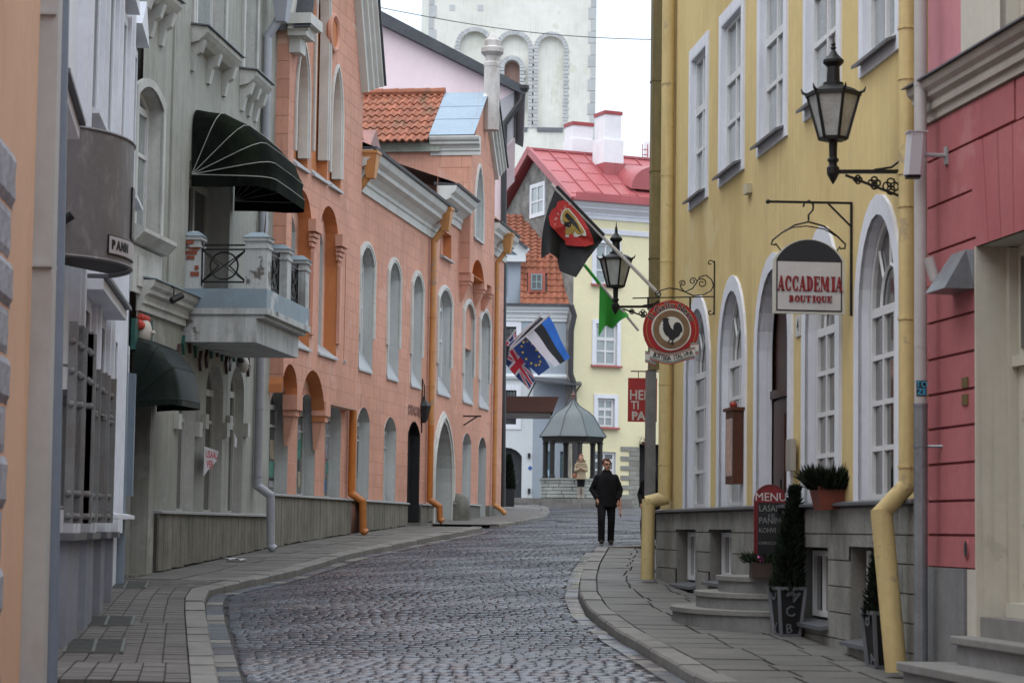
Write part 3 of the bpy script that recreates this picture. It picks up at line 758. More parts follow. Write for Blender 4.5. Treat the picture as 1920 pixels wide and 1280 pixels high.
def planks(F, parent, s0, s1, ztop, o, w, seed, mt=m_plank, name='plank', cap=True, openings=()):
    rn = random.Random(seed); zb = min(F.ground(s0), F.ground(s1)) - .1
    for a, b in [(s0, s1)]:
        MB().box(F, a, b, o - .09, o - .03, zb, ztop - .03).build('plank_backing', m_plb, parent)
    x = s0
    while x < s1 - .02:
        x2 = min(s1, x + w * (1 + (rn.random() - .5) * .3))
        zf = max(F.ground(x, o), F.ground(x2, o)) + .02 + .03 * rn.random() + .1
        MB().box(F, x + .01, x2 - .01, o - .035, o + .004 * rn.random(), zf, ztop - .03).build(name, mt, parent)
        x = x2
    if cap: MB().sweep(F, [(-.02, ztop + .02), (o + .05, ztop), (o + .05, ztop - .03), (-.02, ztop - .03)], s0, s1).build('ledge', m_sheet, parent)
def sill_wedge(F, p, o0, d, drop, proj=.06):
    return MB().add([F.p(p.s0, o0 - d, p.z0 + drop), F.p(p.s1, o0 - d, p.z0 + drop), F.p(p.s1, o0 + proj, p.z0 - .01), F.p(p.s0, o0 + proj, p.z0 - .01),
                     F.p(p.s0, o0 - d, p.z0 - .05), F.p(p.s1, o0 - d, p.z0 - .05), F.p(p.s1, o0 + proj, p.z0 - .05), F.p(p.s0, o0 + proj, p.z0 - .05)],
                    [(0, 1, 2, 3), (4, 5, 6, 7), (0, 1, 5, 4), (1, 2, 6, 5), (2, 3, 7, 6), (3, 0, 4, 7)])
def reveal(F, p, o0, d, mt, parent, name='reveal', bottom=False):
    ol = p.outline(12); mb = MB()
    if bottom: ol = ol + [ol[0]]
    for (x, zz), (x2, z2) in zip(ol, ol[1:]):
        mb.add([F.p(x, o0, zz), F.p(x2, o0, z2), F.p(x2, o0 - d, z2), F.p(x, o0 - d, zz)], [(0, 1, 2, 3)])
    return mb.build(name, mt, parent, norm=False)
def bracket(F, x, y0, y1, zt, zb, w, mb=None):
    """tapering pendant corbel"""
    mb = mb or MB(); h = zt - zb
    mb.box(F, x - w / 2, x + w / 2, y0, y1, zt - h * .3, zt)
    mb.box(F, x - w * .42, x + w * .42, y0, y1 - .04, zt - h * .42, zt - h * .3)
    P = [F.p(x - w * .36, y0, zt - h * .42), F.p(x + w * .36, y0, zt - h * .42), F.p(x - w * .36, y1 - .07, zt - h * .42), F.p(x + w * .36, y1 - .07, zt - h * .42)]
    Q = [F.p(x - w * .1, y0, zb), F.p(x + w * .1, y0, zb), F.p(x - w * .1, y0 + .05, zb), F.p(x + w * .1, y0 + .05, zb)]
    mb.hexa(Q + P); return mb
# ---------------- house 1: tall gable with lancet niches
S1 = C.s(649, 700)
h1 = thing('gabled_house', 'salmon house with tall gable, lancet niches and white rake mouldings', 'house', C.p(S1 / 2, 0, C.ground(S1 / 2)))
PR = .26
gw = [Op(C.s(a, 850), C.s(b, 850), ZL, C.z((a + b) / 2, vt), 'seg', rise=.32, d=.24) for a, b, vt in ((503, 538, 724), (556, 589, 738), (608, 637, 749))]
zA = C.z(560, 800, PR)                          # foot of the projecting upper wall
fw2 = [Op(C.s(b, 600) - 1.25, C.s(b, 600), EYE + 3.5, C.z(b - 8, vt), 'seg', rise=.35, d=.2) for b, vt in ((549, 395), (601, 420), (646, 435))]
h_ar = [Op(gw[0].s0 - .1, C.s(557, 750, PR), zA - 2, C.z(536, 680, PR), 'round', d=PR), Op(C.s(571, 750, PR) - .35, C.s(609, 750, PR), zA - 2, C.z(590, 695, PR), 'round', d=PR)]
for q in h_ar: q.rise = (q.s1 - q.s0) * .48; q.zs = q.zt - q.rise
zA = max(q.zs for q in h_ar) - .02
u_ar = [Op(fw2[0].s0, C.s(584, 400, PR), EYE + 3.45, C.z(566, 355, PR), 'round', d=PR), Op(fw2[1].s0, C.s(634, 430, PR), EYE + 3.45, C.z(616, 386, PR), 'round', d=PR)]
for q in u_ar: q.rise = min(.62, (q.s1 - q.s0) / 2); q.zs = q.zt - q.rise
third = Op(fw2[2].s0 + .1, min(C.s(646, 600, PR), S1 - .25), EYE + 3.45, C.z(640, 440, PR), 'flat', d=PR)
def lanc(ua, ub, ut, vt, ub2, vb):
    return Op(C.s(ua, 250, PR), C.s(ub, 250, PR), C.z(ub2, vb, PR), C.z(ut, vt, PR), 'point', d=.2)
nich = [lanc(551, 577, 562, 72, 560, 312), lanc(585, 614, 600, -95, 596, 333), lanc(617, 640, 628, 118, 625, 352)]
for q in nich: q.rise = min((q.s1 - q.s0) * 1.35, (q.zt - q.z0) * .5); q.zs = q.zt - q.rise
ZE1 = EYE + 9.45; ZAP = EYE + 16.2
def gab(s): return ZE1 + (ZAP - ZE1) * (1 - abs(s - S1 / 2) / (S1 / 2))
w1 = wall_mb(C, -.02, S1, ZL, zA + .3, gw + h_ar[:0], o=0, reveals=False).build('wall', m_orj, h1, norm=False)
wall_mb(C, -.02, S1, zA + .3, EYE + 8, fw2, o=0, reveals=False).build('wall', m_orj, h1, norm=False)
up = MB(); wall_mb(C, -.02, S1, zA, ZAP, h_ar + u_ar + [third] + nich, o=PR, reveals=False, mb=up, zfun=gab)
for xa, xb in ((-.02, h_ar[0].s0), (h_ar[0].s1, h_ar[1].s0), (h_ar[1].s1, S1)):
    if xb > xa: up.add([C.p(xa, 0, zA), C.p(xb, 0, zA), C.p(xb, PR, zA), C.p(xa, PR, zA)], [(0, 1, 2, 3)])
up.add([C.p(-.02, 0, zA), C.p(-.02, PR, zA), C.p(-.02, PR, gab(0)), C.p(-.02, 0, gab(0))], [(0, 1, 2, 3)])
up.add([C.p(S1, 0, zA), C.p(S1, PR, zA), C.p(S1, PR, gab(S1)), C.p(S1, 0, gab(S1))], [(0, 1, 2, 3)])
upo = up.build('upper_wall', m_orj, h1, norm=False)
blocks(C, w1, m_org, -.01, S1 - .01, ZL + .02, zA + .28, gw, .82, .29, o=0, th=.005, seed=51)
blocks(C, upo, m_org, -.01, S1 - .01, zA + .02, ZAP, h_ar + u_ar + [third] + nich, .82, .29, o=PR, th=.005, seed=52, zcap=gab)
for q in h_ar: q2 = Op(q.s0, q.s1, zA, q.zt, 'round', q.rise); reveal(C, q2, PR + .006, PR + .006, m_ord, h1)
for q in u_ar + [third]: reveal(C, q, PR + .006, PR + .006, m_ord, h1)
for q in gw + fw2: reveal(C, q, .018, .25, m_wgr, h1)
# pier backs inside the upper arches
m_post = {}
def poster_pane(F, wo, p, o, seed, n=9):
    """bills and photographs stuck to the inside of a shop window"""
    rn = random.Random(seed)
    for k in range(n):
        c = rn.choice([(.55, .55, .52), (.02, .02, .03), (.03, .12, .3), (.4, .05, .06), (.08, .22, .18), (.3, .3, .32), (.05, .05, .06), (.35, .3, .22)])
        nm = 'bill print %d' % (int(c[0] * 1000) + int(c[1] * 100))
        x = p.s0 + .12 + rn.random() * (p.s1 - p.s0 - .5); zz = p.z0 + .1 + rn.random() * (p.zs - p.z0) * .66; w, h = .18 + rn.random() * .25, .25 + rn.random() * .3
        m_ = mat(nm, c, .5, .5, 9)
        MB().box(F, x, x + w, o + .001 + k * .0012, o + .0018 + k * .0012, zz, zz + h).build('poster', m_, wo)
for i, q in enumerate(gw):
    wo = window(C, h1, q.grow(-.006), o=-.2, fw=.05, nx=1, rows=(.78,), fm=m_wgr, gm=m_glmid, bw=.05, transom=None)
    poster_pane(C, wo, q, -.238, 60 + i, 16)
for q in fw2:
    window(C, h1, q.grow(-.006), o=-.17, fw=.08, nx=2, rows=(.6,), fm=m_frm, gm=m_gldk, bw=.05)
for q in u_ar + [third]: sill_wedge(C, q, PR, PR + .2, .4).build('sill', m_sheet, h1)
for q in nich:
    b = q.outline(12); MB().add([C.p(x, PR - .2, zz) for x, zz in b], [tuple(range(len(b)))]).build('niche_back', m_ord, h1, norm=False)
    reveal(C, q, PR + .006, .22, m_ord, h1, 'niche_reveal')
    zc = q.z0 + (q.zs - q.z0) * .2 if q is not nich[1] else q.z0 + .45
    qq = Op(q.s0, q.s1, zc, q.zt, 'point', q.rise)
    inn = qq.grow(-.12); mb = MB()
    for (x, o_) in ((0, 0),):
        a, b2 = qq.outline(12), inn.outline(12); b2[0] = (b2[0][0], zc); b2[-1] = (b2[-1][0], zc)
        for i in range(len(a) - 1):
            A_, B_, C_, D_ = a[i], a[i + 1], b2[i + 1], b2[i]
            P = [C.p(x_, oo, z_) for oo in (PR - .16, PR + .03) for x_, z_ in (A_, B_, C_, D_)]
            mb.add(P, [(4, 5, 6, 7), (2, 3, 7, 6), (0, 1, 5, 4)] + ([(0, 3, 7, 4)] if i == 0 else []) + ([(1, 2, 6, 5)] if i == len(a) - 2 else []))
    mb.build('lancet_moulding', m_wmo, h1)
    r2 = qq.grow(-.06); band_mb(C, r2, .07, PR + .03, PR + .06).build('lancet_roll', m_wmo, h1)
    sill_wedge(C, q, PR, .2, .22, .08).build('niche_sill', m_sheet, h1)
# oculi
for u, v in ((623, 62), (578, 20)):
    s_, z_ = C.sz(u, v, PR); mb = MB()
    pts = [C.p(s_ + .36 * math.cos(a), PR + .03, z_ + .36 * math.sin(a)) for a in [2 * math.pi * k / 20 for k in range(21)]]
    mb.tube(pts, .06, 6); mb.build('oculus_ring', m_org, h1, smooth=True)
    MB().prism(C, [(s_ + .33 * math.cos(2 * math.pi * k / 20), z_ + .33 * math.sin(2 * math.pi * k / 20)) for k in range(20)], PR + .006, PR + .026).build('oculus', m_ord, h1)
# pendants and corbels
for x in ((h_ar[0].s1 + h_ar[1].s0) / 2, h_ar[1].s1 + .18):
    bracket(C, x, .0, PR + .03, zA + .03, zA - .95, .42).build('pendant', m_org, h1)
for q in u_ar:
    mb = MB(); x = q.s1 + .02
    mb.box(C, x - .28, x + .3, PR + .006, PR + .16, q.zs - .12, q.zs + .12)
    for k in range(3): mb.box(C, x - .22 + k * .02, x + .24 - k * .02, PR + .006, PR + .12 - k * .03, q.zs - .22 - k * .09, q.zs - .15 - k * .09)
    mb.build('corbel', m_org, h1)
    MB().box(C, q.s1 - .02, q.s1 + .2, PR + .006, PR + .07, q.z0 + .3, q.zs - .5).build('rib', m_org, h1)
# rake mouldings of the gable
def rake(F, parent, s0, z0, s1, z1, o, mt, w=.42, d=.32, name='rake_moulding'):
    t = Vector((s1 - s0, z1 - z0)).normalized(); nn = Vector((-t.y, t.x))
    if nn.y < 0: nn = -nn
    mb = MB()
    for a, b, oo in ((-.38, -.2, d * .4), (-.2, -.06, d * .62), (-.06, .07, d * .8), (.07, .16, d)):
        P = [(s0 + nn.x * a, z0 + nn.y * a), (s1 + nn.x * a, z1 + nn.y * a), (s1 + nn.x * b, z1 + nn.y * b), (s0 + nn.x * b, z0 + nn.y * b)]
        mb.prism(F, P, o, o + oo)
    r = mb.build(name, mt, parent)
    P = [(s0 + nn.x * .16, z0 + nn.y * .16), (s1 + nn.x * .16, z1 + nn.y * .16), (s1 + nn.x * .2, z1 + nn.y * .2), (s0 + nn.x * .2, z0 + nn.y * .2)]
    MB().prism(F, P, o + .12, o + d + .05).build('roof_edge', m_slate, parent)
    return r
rake(C, h1, S1 + .12, ZE1 + .05, S1 / 2, ZAP + .2, PR, m_wmo, d=.4)
rake(C, h1, -.12, ZE1 - .15, S1 / 2, ZAP + .2, PR, m_wmo, d=.4)
for sx in (.25,):
    mb = MB(); zc = ZE1 + .05
    for a, b, k in ((-.55, -.25, .2), (-.25, -.05, .34), (-.05, .15, .46)): mb.box(C, sx - k - .1, sx + k - .1, PR - .02, PR + k, zc + a, zc + b)
    mb.build('kneeler', m_wmo, h1)
# quoins on the flank that faces down the street
FQ = Facade(tuple(C.p(-.02, PR, 0))[:2], tuple(C.p(-.02, 0, 0))[:2], tuple(C.p(-3, 0, 0))[:2])
zq_ = zA
while zq_ < ZE1 - .5: MB().box(FQ, 0, PR, 0, .012, zq_ + .008, zq_ + .34).build('quoin', m_org, h1); zq_ += .35
# steep roof behind the gable
mb = MB(); q = [C.p(-.2, PR - .05, ZE1 - .1), C.p(S1 / 2, PR - .05, ZAP), C.p(S1 + .2, PR - .05, ZE1 - .1), C.p(-.2, -9, ZE1 - .1), C.p(S1 / 2, -9, ZAP), C.p(S1 + .2, -9, ZE1 - .1)]
mb.add(q, [(0, 1, 4, 3), (1, 2, 5, 4)]); mb.build('roof', m_slate, h1)
MB().box(C, 0, S1, -9, -.3, C.ground(0) - .3, ZE1 - .15).build('body', m_org, h1)
planks(C, h1, .0, C.s(653, 990), ZL, .06, .27, 71)
# ---------------- house 2: two storeys under a long white cornice
S2 = C.s(814, 700)
h2 = thing('corniced_house', 'salmon terrace house under a long white eaves cornice with orange downpipes', 'house', C.p((S1 + S2) / 2, 0, C.ground((S1 + S2) / 2)))
ZC2 = EYE + 7.36
up2 = [Op(C.s(a, 600), C.s(b, 600), EYE + 3.48, EYE + 6.22, 'seg', rise=.36, d=.22) for a, b in ((672, 697), (726, 746.5), (771, 789.5))]
gr2 = [Op(C.s(668, 850), C.s(691, 850), ZL, C.z(680, 763), 'seg', rise=.3, d=.24), Op(C.s(719, 850), C.s(741, 850), ZL, C.z(730, 781), 'seg', rise=.3, d=.24),
       Op(C.s(764, 850), C.s(786, 850), C.ground(C.s(775, 850)) + .2, C.z(776, 790), 'seg', rise=.32, d=.24)]
w2 = wall_mb(C, S1 + .005, S2, ZL, ZC2 + .3, up2 + gr2, reveals=False).build('wall', m_orj, h2, norm=False)
blocks(C, w2, m_org, S1 + .01, S2, ZL + .02, ZC2 + .1, [q.grow(.1) for q in up2] + gr2, .85, .29, th=.005, seed=53)
def moulded_window(F, parent, q, dirt_gl=m_glskycur, o=0.0):
    reveal(F, q, o + .03, .25, m_wgr, parent)
    zc = q.z0 + .75
    qq = Op(q.s0, q.s1, zc, q.zt, q.kind, q.rise)
    for b, oo in ((.05, .035), (.1, .05), (.14, .03)):
        band_mb(F, Op(qq.s0 - b + .05, qq.s1 + b - .05, zc, qq.zt + b - .05, qq.kind, qq.rise), .045, o + .0, o + .02 + oo).build('moulding', m_wmo, parent)
    wo = window(F, parent, q.grow(-.006), o=o - .2, fw=.09, nx=2, rows=(.62,), fm=m_frm, gm=dirt_gl, bw=.06)
    sill_wedge(F, q, o, .22, .5, .05).build('sill', m_sheet, wo)
    return wo
for q in up2: moulded_window(C, h2, q)
for i, q in enumerate(gr2):
    reveal(C, q, .018, .26, m_wgr if i < 2 else m_black, h2)
    if i < 2:
        wo = window(C, h2, q.grow(-.006), o=-.2, fw=.05, nx=1, rows=(.78,), fm=m_wgr, gm=m_glmid if i == 0 else m_wgr, bw=.05)
        if i == 0: poster_pane(C, wo, q, -.238, 66, 18)
    else:
        b = q.outline(10); d_ = MB().add([C.p(x, -.22, zz) for x, zz in b], [tuple(range(len(b)))]).build('door', m_black, h2, norm=False)
        mb = MB(); x = q.s0 + .05
        while x < q.s1 - .1: mb.box(C, x, x + .1, -.219, -.205, q.z0 + .05, q.zs - .03); x += .115
        mb.build('door_boards', m_black, d_)
text_mesh('DENORD', .34, C, C.s(777, 770), C.z(777, 771), .02, .002, bold=.004, sx=1.15).build('painted_lettering', mat('faded brown paint', (.2, .09, .07), .8, .3, 6), h2)
def cornice(F, parent, s0, s1, z0, h, proj, mt, name='cornice', o=0.0):
    prof = [(-.02, z0), (.06, z0), (.06, z0 + h * .22), (.1, z0 + h * .25), (.1, z0 + h * .36), (proj * .45, z0 + h * .5), (proj * .7, z0 + h * .58), (proj * .72, z0 + h * .7), (proj * .92, z0 + h * .8), (proj, z0 + h * .92), (proj, z0 + h), (-.02, z0 + h)]
    return MB().sweep(F, [(y + o, z_) for y, z_ in prof], s0, s1).build(name, mt, parent)
cornice(C, h2, S1 + .02, S2 - .02, ZC2, .78, .5, m_wmo)
MB().sweep(C, [(-.1, ZC2 + .8), (.56, ZC2 + .78), (.58, ZC2 + .84), (-.1, ZC2 + .86)], S1 + .02, S2).build('gutter', m_slate, h2)
mb = MB(); mb.add([C.p(S1 + .01, .5, ZC2 + .85), C.p(S2, .5, ZC2 + .85), C.p(S2, -4.5, ZC2 + 2.9), C.p(S1 + .01, -4.5, ZC2 + 2.9), C.p(S1 + .01, -9, ZC2 + .85), C.p(S2, -9, ZC2 + .85)], [(0, 1, 2, 3), (3, 2, 5, 4)])
mb.build('roof', m_slate, h2)
MB().box(C, S1 + .01, S2, -9, -.3, C.ground(S1) - .3, ZC2 + .7).build('body', m_org, h2)
# two small dormers
for u, v, sc in ((667, 262, 1.0), (701, 290, 1.1)):
    s_, z_ = C.sz(u, v, -.6)
    mb = MB(); mb.box(C, s_ - .5, s_ + .5, -2.2, -.7, z_ - .6, z_ + .1); mb.build('dormer', mat('faded red sheet', (.33, .14, .12), .6, .3, 2, dirt_or_glow=(.2, .16, .14), dirt_or_glow_amt=.6), h2)
    mb = MB(); mb.prism(C, [(s_ - .65, z_ + .1), (s_ + .65, z_ + .1), (s_, z_ + .6)], -2.2, -.55); mb.build('dormer_roof', MATS['faded red sheet'], h2)
planks(C, h2, C.s(675, 990), gr2[2].s0 - .12, ZL, .06, .29, 72)
planks(C, h2, gr2[2].s1 + .1, S2 - .1, ZL, .06, .33, 73)
MB().box(C, gr2[2].s0 - .05, gr2[2].s1 + .05, -.22, .35, C.ground(gr2[2].s0) - .1, C.ground(gr2[2].s0) + .2).build('doorstep', m_conc, h2)
# ---------------- house 3: gatehouse with corbelled oriel gable
S3 = C.L
h3 = thing('oriel_house', 'salmon end house with corbelled oriel gable, pinnacle and pointed gateway', 'house', C.p((S2 + S3) / 2, 0, C.ground((S2 + S3) / 2)))
ZC3 = EYE + 9.3
up3 = [Op(C.s(a, 650), C.s(b, 650), EYE + 3.5, EYE + 6.25, 'seg', rise=.36, d=.22) for a, b in ((820, 843.5), (868, 886.5), (898.5, 916.5))]
gate = Op(C.s(812, 880), C.s(846, 880), C.ground(C.s(830, 880)) + .02, C.z(829, 789), 'point', d=.6); gate.rise = (gate.s1 - gate.s0) * .62; gate.zs = gate.zt - gate.rise
gwin = Op(C.s(866, 880), C.s(882, 880), EYE + .68, C.z(874, 811), 'seg', rise=.28, d=.24)
gdoor = Op(C.s(896, 880), C.s(910, 880), C.ground(C.s(903, 880)) + .05, C.z(903, 819), 'seg', rise=.28, d=.26)
hat = [Op(C.s(825, 465), C.s(845, 465), C.z(843, 490), C.z(836, 436), 'flat', d=.2), Op(C.s(911, 500), C.s(919, 500), C.z(917, 533), C.z(916, 480), 'flat', d=.2)]
w3 = wall_mb(C, S2 + .005, S3, EYE - .3, ZC3, up3 + [gate, gwin, gdoor] + hat, reveals=False).build('wall', m_orj, h3, norm=False)
blocks(C, w3, m_org, S2 + .01, S3, ZL + .1, ZC3, [q.grow(.1) for q in up3] + [gate.grow(.3), gwin, gdoor] + hat, .9, .3, th=.005, seed=54)
for q in up3: moulded_window(C, h3, q)
for q in hat:
    reveal(C, q, .018, .22, m_ord, h3, bottom=True)
    MB().add([C.p(q.s0, -.2, q.z0), C.p(q.s1, -.2, q.z0), C.p(q.s1, -.2, q.zt), C.p(q.s0, -.2, q.zt)], [(0, 1, 2, 3)]).build('hatch_back', m_org, h3, norm=False)
    sill_wedge(C, q, 0, .2, .12, .12).build('sill', m_sheet, h3)
reveal(C, gate, .02, .62, m_wgr, h3)
for b, oo in ((.0, .05), (.09, .09), (.18, .05)):
    qq = gate.grow(b); qq.z0 = gate.z0; band_mb(C, qq, .085, 0, oo).build('gate_moulding', m_wmo, h3)
b = gate.outline(12)
gi = MB().add([C.p(x, -.6, zz) for x, zz in b], [tuple(range(len(b)))]).build('gate_infill', m_conc, h3, norm=False)
# green graffiti squiggles on the infill
rn = random.Random(5); mb = MB(); gm_ = mat('green spray paint', (.02, .12, .05), .7, .2)
x0, z0 = C.sz(826, 915, -.6)
for k in range(6):
    pts = []
    for j in range(9):
        a = j * .8 + k; pts.append(C.p(x0 - .55 + k * .24 + .12 * math.cos(a), -.594, z0 + .05 * k % .3 + .28 * math.sin(a * 1.1)))
    mb.tube(pts, .02, 4)
mb.build('graffiti', gm_, gi)
reveal(C, gwin, .018, .25, m_wgr, h3); window(C, h3, gwin.grow(-.006), o=-.2, fw=.06, nx=1, rows=(), fm=m_wgr, gm=m_wgr, bw=.05)
reveal(C, gdoor, .018, .28, m_wgr, h3)
b = gdoor.outline(10); MB().add([C.p(x, -.24, zz) for x, zz in b], [tuple(range(len(b)))]).build('door', m_black, h3, norm=False)
MB().box(C, gate.s1 + .05, gdoor.s0 - .1, -.02, .1, C.ground(gate.s1) - .2, EYE + .66).build('base', m_conc, h3)
MB().sweep(C, [(-.02, EYE + .7), (.14, EYE + .68), (.14, EYE + .65), (-.02, EYE + .65)], gate.s1 + .05, gdoor.s0 - .1).build('ledge', m_sheet, h3)
MB().box(C, gdoor.s1 + .1, S3 - .1, -.02, .12, C.ground(S3) - .4, EYE + .68).build('base', m_conc, h3)
mb = MB(); mb.lathe(C.p(gate.s1 + .3, .12, C.ground(gate.s1) - .05), [(.42, 0), (.4, .5), (.32, .75), (.15, .85), (0.01, .87)], 10, sx=.9, sy=.6); mb.build('guard_stone', m_conc, h3, smooth=True)
# eaves pieces left and right of the oriel
OSn = C.s(881, 400, .28); OSf = C.s(926, 400, .28)
zc3 = C.z(815, 445, .0)
cornice(C, h3, S2 + .05, OSn - .02, EYE + 8.1, .75, .5, m_wmo)
MB().sweep(C, [(-.1, EYE + 8.87), (.56, EYE + 8.85), (.58, EYE + 8.9), (-.1, EYE + 8.95)], S2 + .05, OSn - .02).build('gutter', m_slate, h3)
cornice(C, h3, OSf + .02, S3 + .05, EYE + 8.1, .75, .45, m_wmo)
MB().sweep(C, [(-.1, EYE + 8.87), (.5, EYE + 8.85), (.52, EYE + 8.9), (-.1, EYE + 8.95)], OSf + .02, S3 + .05).build('gutter', m_slate, h3)
# oriel: projecting strip carried on pendants, rising into a gable
Om = (OSn + OSf) / 2; OP = .3
ZOb = C.z(881, 512, OP); ZOe = oz(C, 850, 285, OSn)[1]; ZOa = oz(C, 905, 160, Om)[1]
oa = Op(C.s(884, 500, OP), C.s(907, 500, OP), ZOb - 1, C.z(895, 487, OP), 'round', d=OP); oa.rise = min(.7, (oa.s1 - oa.s0) / 2); oa.zs = oa.zt - oa.rise
ol_ = Op(C.s(889, 400, OP), C.s(904, 400, OP), C.z(898, 452, OP), C.z(896, 310, OP), 'point', d=.16); ol_.rise = (ol_.s1 - ol_.s0) * 1.1; ol_.zs = ol_.zt - ol_.rise
def ogab(s): return ZOe + .1 + (ZOa - ZOe - .4) * (1 - abs(s - Om) / (Om - OSn))
orl = MB(); wall_mb(C, OSn, OSf, ZOb, ZOa, [oa, ol_], o=OP, reveals=False, mb=orl, zfun=ogab)
oro = orl.build('oriel', m_orj, h3, norm=False)
blocks(C, oro, m_org, OSn, OSf, ZOb, ZOa, [oa, ol_.grow(.1)], .8, .42, o=OP, th=.005, seed=55, zcap=ogab, limit=80)
MB().box(C, OSn, OSf, -.02, OP - .004, ZOb, ZOb + .02).build('oriel_soffit', m_ord, h3)
reveal(C, Op(oa.s0, oa.s1, ZOb, oa.zt, 'round', oa.rise), OP + .018, OP, m_ord, h3)
reveal(C, ol_, OP + .018, .2, m_wgr, h3); b = ol_.outline(12); MB().add([C.p(x, OP - .16, zz) for x, zz in b], [tuple(range(len(b)))]).build('niche_back', m_wgr, h3, norm=False)
band_mb(C, ol_, .09, OP, OP + .06).build('lancet_moulding', m_wmo, h3)
sill_wedge(C, ol_, OP, .16, .2, .08).build('niche_sill', m_sheet, h3)
for x in (OSn + .25, oa.s1 + .2, OSf - .25):
    bracket(C, x, .0, OP + .03, ZOb + .02, ZOb - .75, .45).build('pendant', m_org, h3)
# side wall of the cross wing, facing down the street, in blocks near the front
FWg = Facade(tuple(C.p(OSn, OP, 0))[:2], tuple(C.p(OSn, -12, 0))[:2], tuple(C.p(OSn - 5, 0, 0))[:2])
wd = FWg.L
sw = wall_mb(FWg, 0, wd, ZOb, ZOe + .3, [], reveals=False).build('wing_side', m_orj, h3, norm=False)
sb = FWg.s(826, 320)
blocks(FWg, sw, m_org, .0, sb, ZOb, ZOe - .02, [], .75, .42, th=.02, seed=56)
MB().box(FWg, sb + .02, wd, -.01, .018, ZOb, ZOe + .0).build('wing_render', m_org, h3)
MB().box(FWg, sb + .0, wd, .0, .16, ZOe - .0, ZOe + .24).build('eaves_board', mat('mossy pale board', (.33, .34, .29), .8, .3, 4), h3)
cornice(FWg, h3, -.25, FWg.s(808, 270), ZOe - .1, .5, .32, m_wmo)
MB().box(C, OSn + .01, OSf - .01, -12, -.05, EYE + 5, ZOe).build('wing_body', m_org, h3)
# wing roof: sheet metal at the front, pantiles behind
sbm = FWg.s(800, 262)
def rp(x, k, up=0.0, side=1):
    """point of the wing roof, x back from the street, k 0 at the eaves to 1 at the ridge"""
    s_ = (OSn - .3 + (Om - OSn + .3) * k) if side > 0 else (OSf + .3 + (Om - OSf - .3) * k)
    zz = ZOe + .42 + (ZOa - ZOe - .62) * k
    sl = math.atan2(ZOa - ZOe - .62, Om - OSn + .3)
    nrm = Vector((-math.sin(sl) * side, math.cos(sl)))
    return C.p(s_ + nrm.x * up, OP + .12 - x, zz + nrm.y * up)
mb = MB(); mb.add([rp(0, 0), rp(sbm, 0), rp(sbm, 1), rp(0, 1)], [(0, 1, 2, 3)]); mb.add([rp(0, 0, 0, -1), rp(13, 0, 0, -1), rp(13, 1, 0, -1), rp(0, 1, 0, -1)], [(0, 1, 2, 3)])
rf = mb.build('metal_roof', m_bluem, h3, norm=False)
for k in (0, .36, .66):
    a, b2 = rp(0, k, .012), rp(sbm, k, .012); a2, b3 = rp(0, k + (.355 if k == 0 else .295 if k < .6 else .335), .006), rp(sbm, k + (.355 if k == 0 else .295 if k < .6 else .335), .006)
    mb = MB(); mb.add([a, b2, b3, a2, rp(0, k, 0), rp(sbm, k, 0)], [(0, 1, 2, 3), (0, 1, 5, 4)]); mb.build('sheet', m_bluem, rf, norm=False)
mb = MB(); mb.add([rp(sbm, 0, -.06), rp(13, 0, -.06), rp(13, 1, -.06), rp(sbm, 1, -.06)], [(0, 1, 2, 3)]); tf = mb.build('tile_bed', m_slate, h3, norm=False)
def pantile_mesh(w, h, th=.05):
    m_ = MB(); nx = 6
    for j, up_ in ((0, 0.05), (1, 0.012)):
        for i in range(nx + 1):
            a = i / nx; m_.v.append((a * w, j * h, up_ + .035 * math.sin(a * 2 * math.pi)))
    for i in range(nx + 1):
        a = i / nx; m_.v.append((a * w, 0, .035 * math.sin(a * 2 * math.pi)))
    m_.f = [(i, i + 1, nx + 2 + i, nx + 1 + i) for i in range(nx)] + [(i, i + 1, 2 * nx + 3 + i, 2 * nx + 2 + i) for i in range(nx)]
    return m_.v, m_.f
def tile_plane(parent, mt, O, ex, ey, W, H, tw, thh, limit=296, skip=None, name='roof_tile', sub=1):
    """pantiles in courses on the plane O + ex*a + ey*b"""
    ex = Vector(ex).normalized(); ey = Vector(ey).normalized(); ez = ex.cross(ey)
    if ez.z < 0: ez = -ez
    vs, fs = pantile_mesh(tw, thh * 1.12); rn = random.Random(8)
    me = bpy.data.meshes.new(name); me.from_pydata(vs, [], fs); me.materials.append(mt)
    for p in me.polygons: p.use_smooth = True
    nr, nc = int(round(H / thh)), int(round(W / tw)); cnt = 0; rest = MB()
    Mx = Matrix.Identity(4)
    off = WL[parent.name]
    for r in range(nr):
        for c in range(nc):
            if skip and skip((c + .5) * tw, (r + .5) * thh): continue
            P = O + ex * (c * tw) + ey * (r * thh) + ez * (rn.random() * .012)
            a_ = (rn.random() - .5) * .03
            if cnt < limit:
                o = bpy.data.objects.new(name, me); COL.objects.link(o); o.parent = parent
                Mm = Matrix.Identity(4)
                e1 = (ex * math.cos(a_) + ey * math.sin(a_)); e2 = ez.cross(e1)
                if e2.dot(ey) < 0: e2 = -e2
                for i in range(3): Mm[i][0] = e1[i]; Mm[i][1] = e2[i]; Mm[i][2] = ez[i]; Mm[i][3] = (P - off)[i]
                o.matrix_local = Mm; cnt += 1
            else: rest.add([P + ex * v[0] + ey * v[1] + ez * v[2] for v in vs], fs)
    if rest.v: rest.build(name + '_field', mt, parent, smooth=True, kind='stuff', norm=False)
O = rp(sbm, -.11, -.04); H_ = (rp(sbm, 1) - rp(sbm, -.11)).length
tile_plane(tf, m_tile, O, rp(13, 0) - rp(sbm, 0), rp(sbm, 1) - rp(sbm, 0), 13 - sbm, H_, .21, .40)
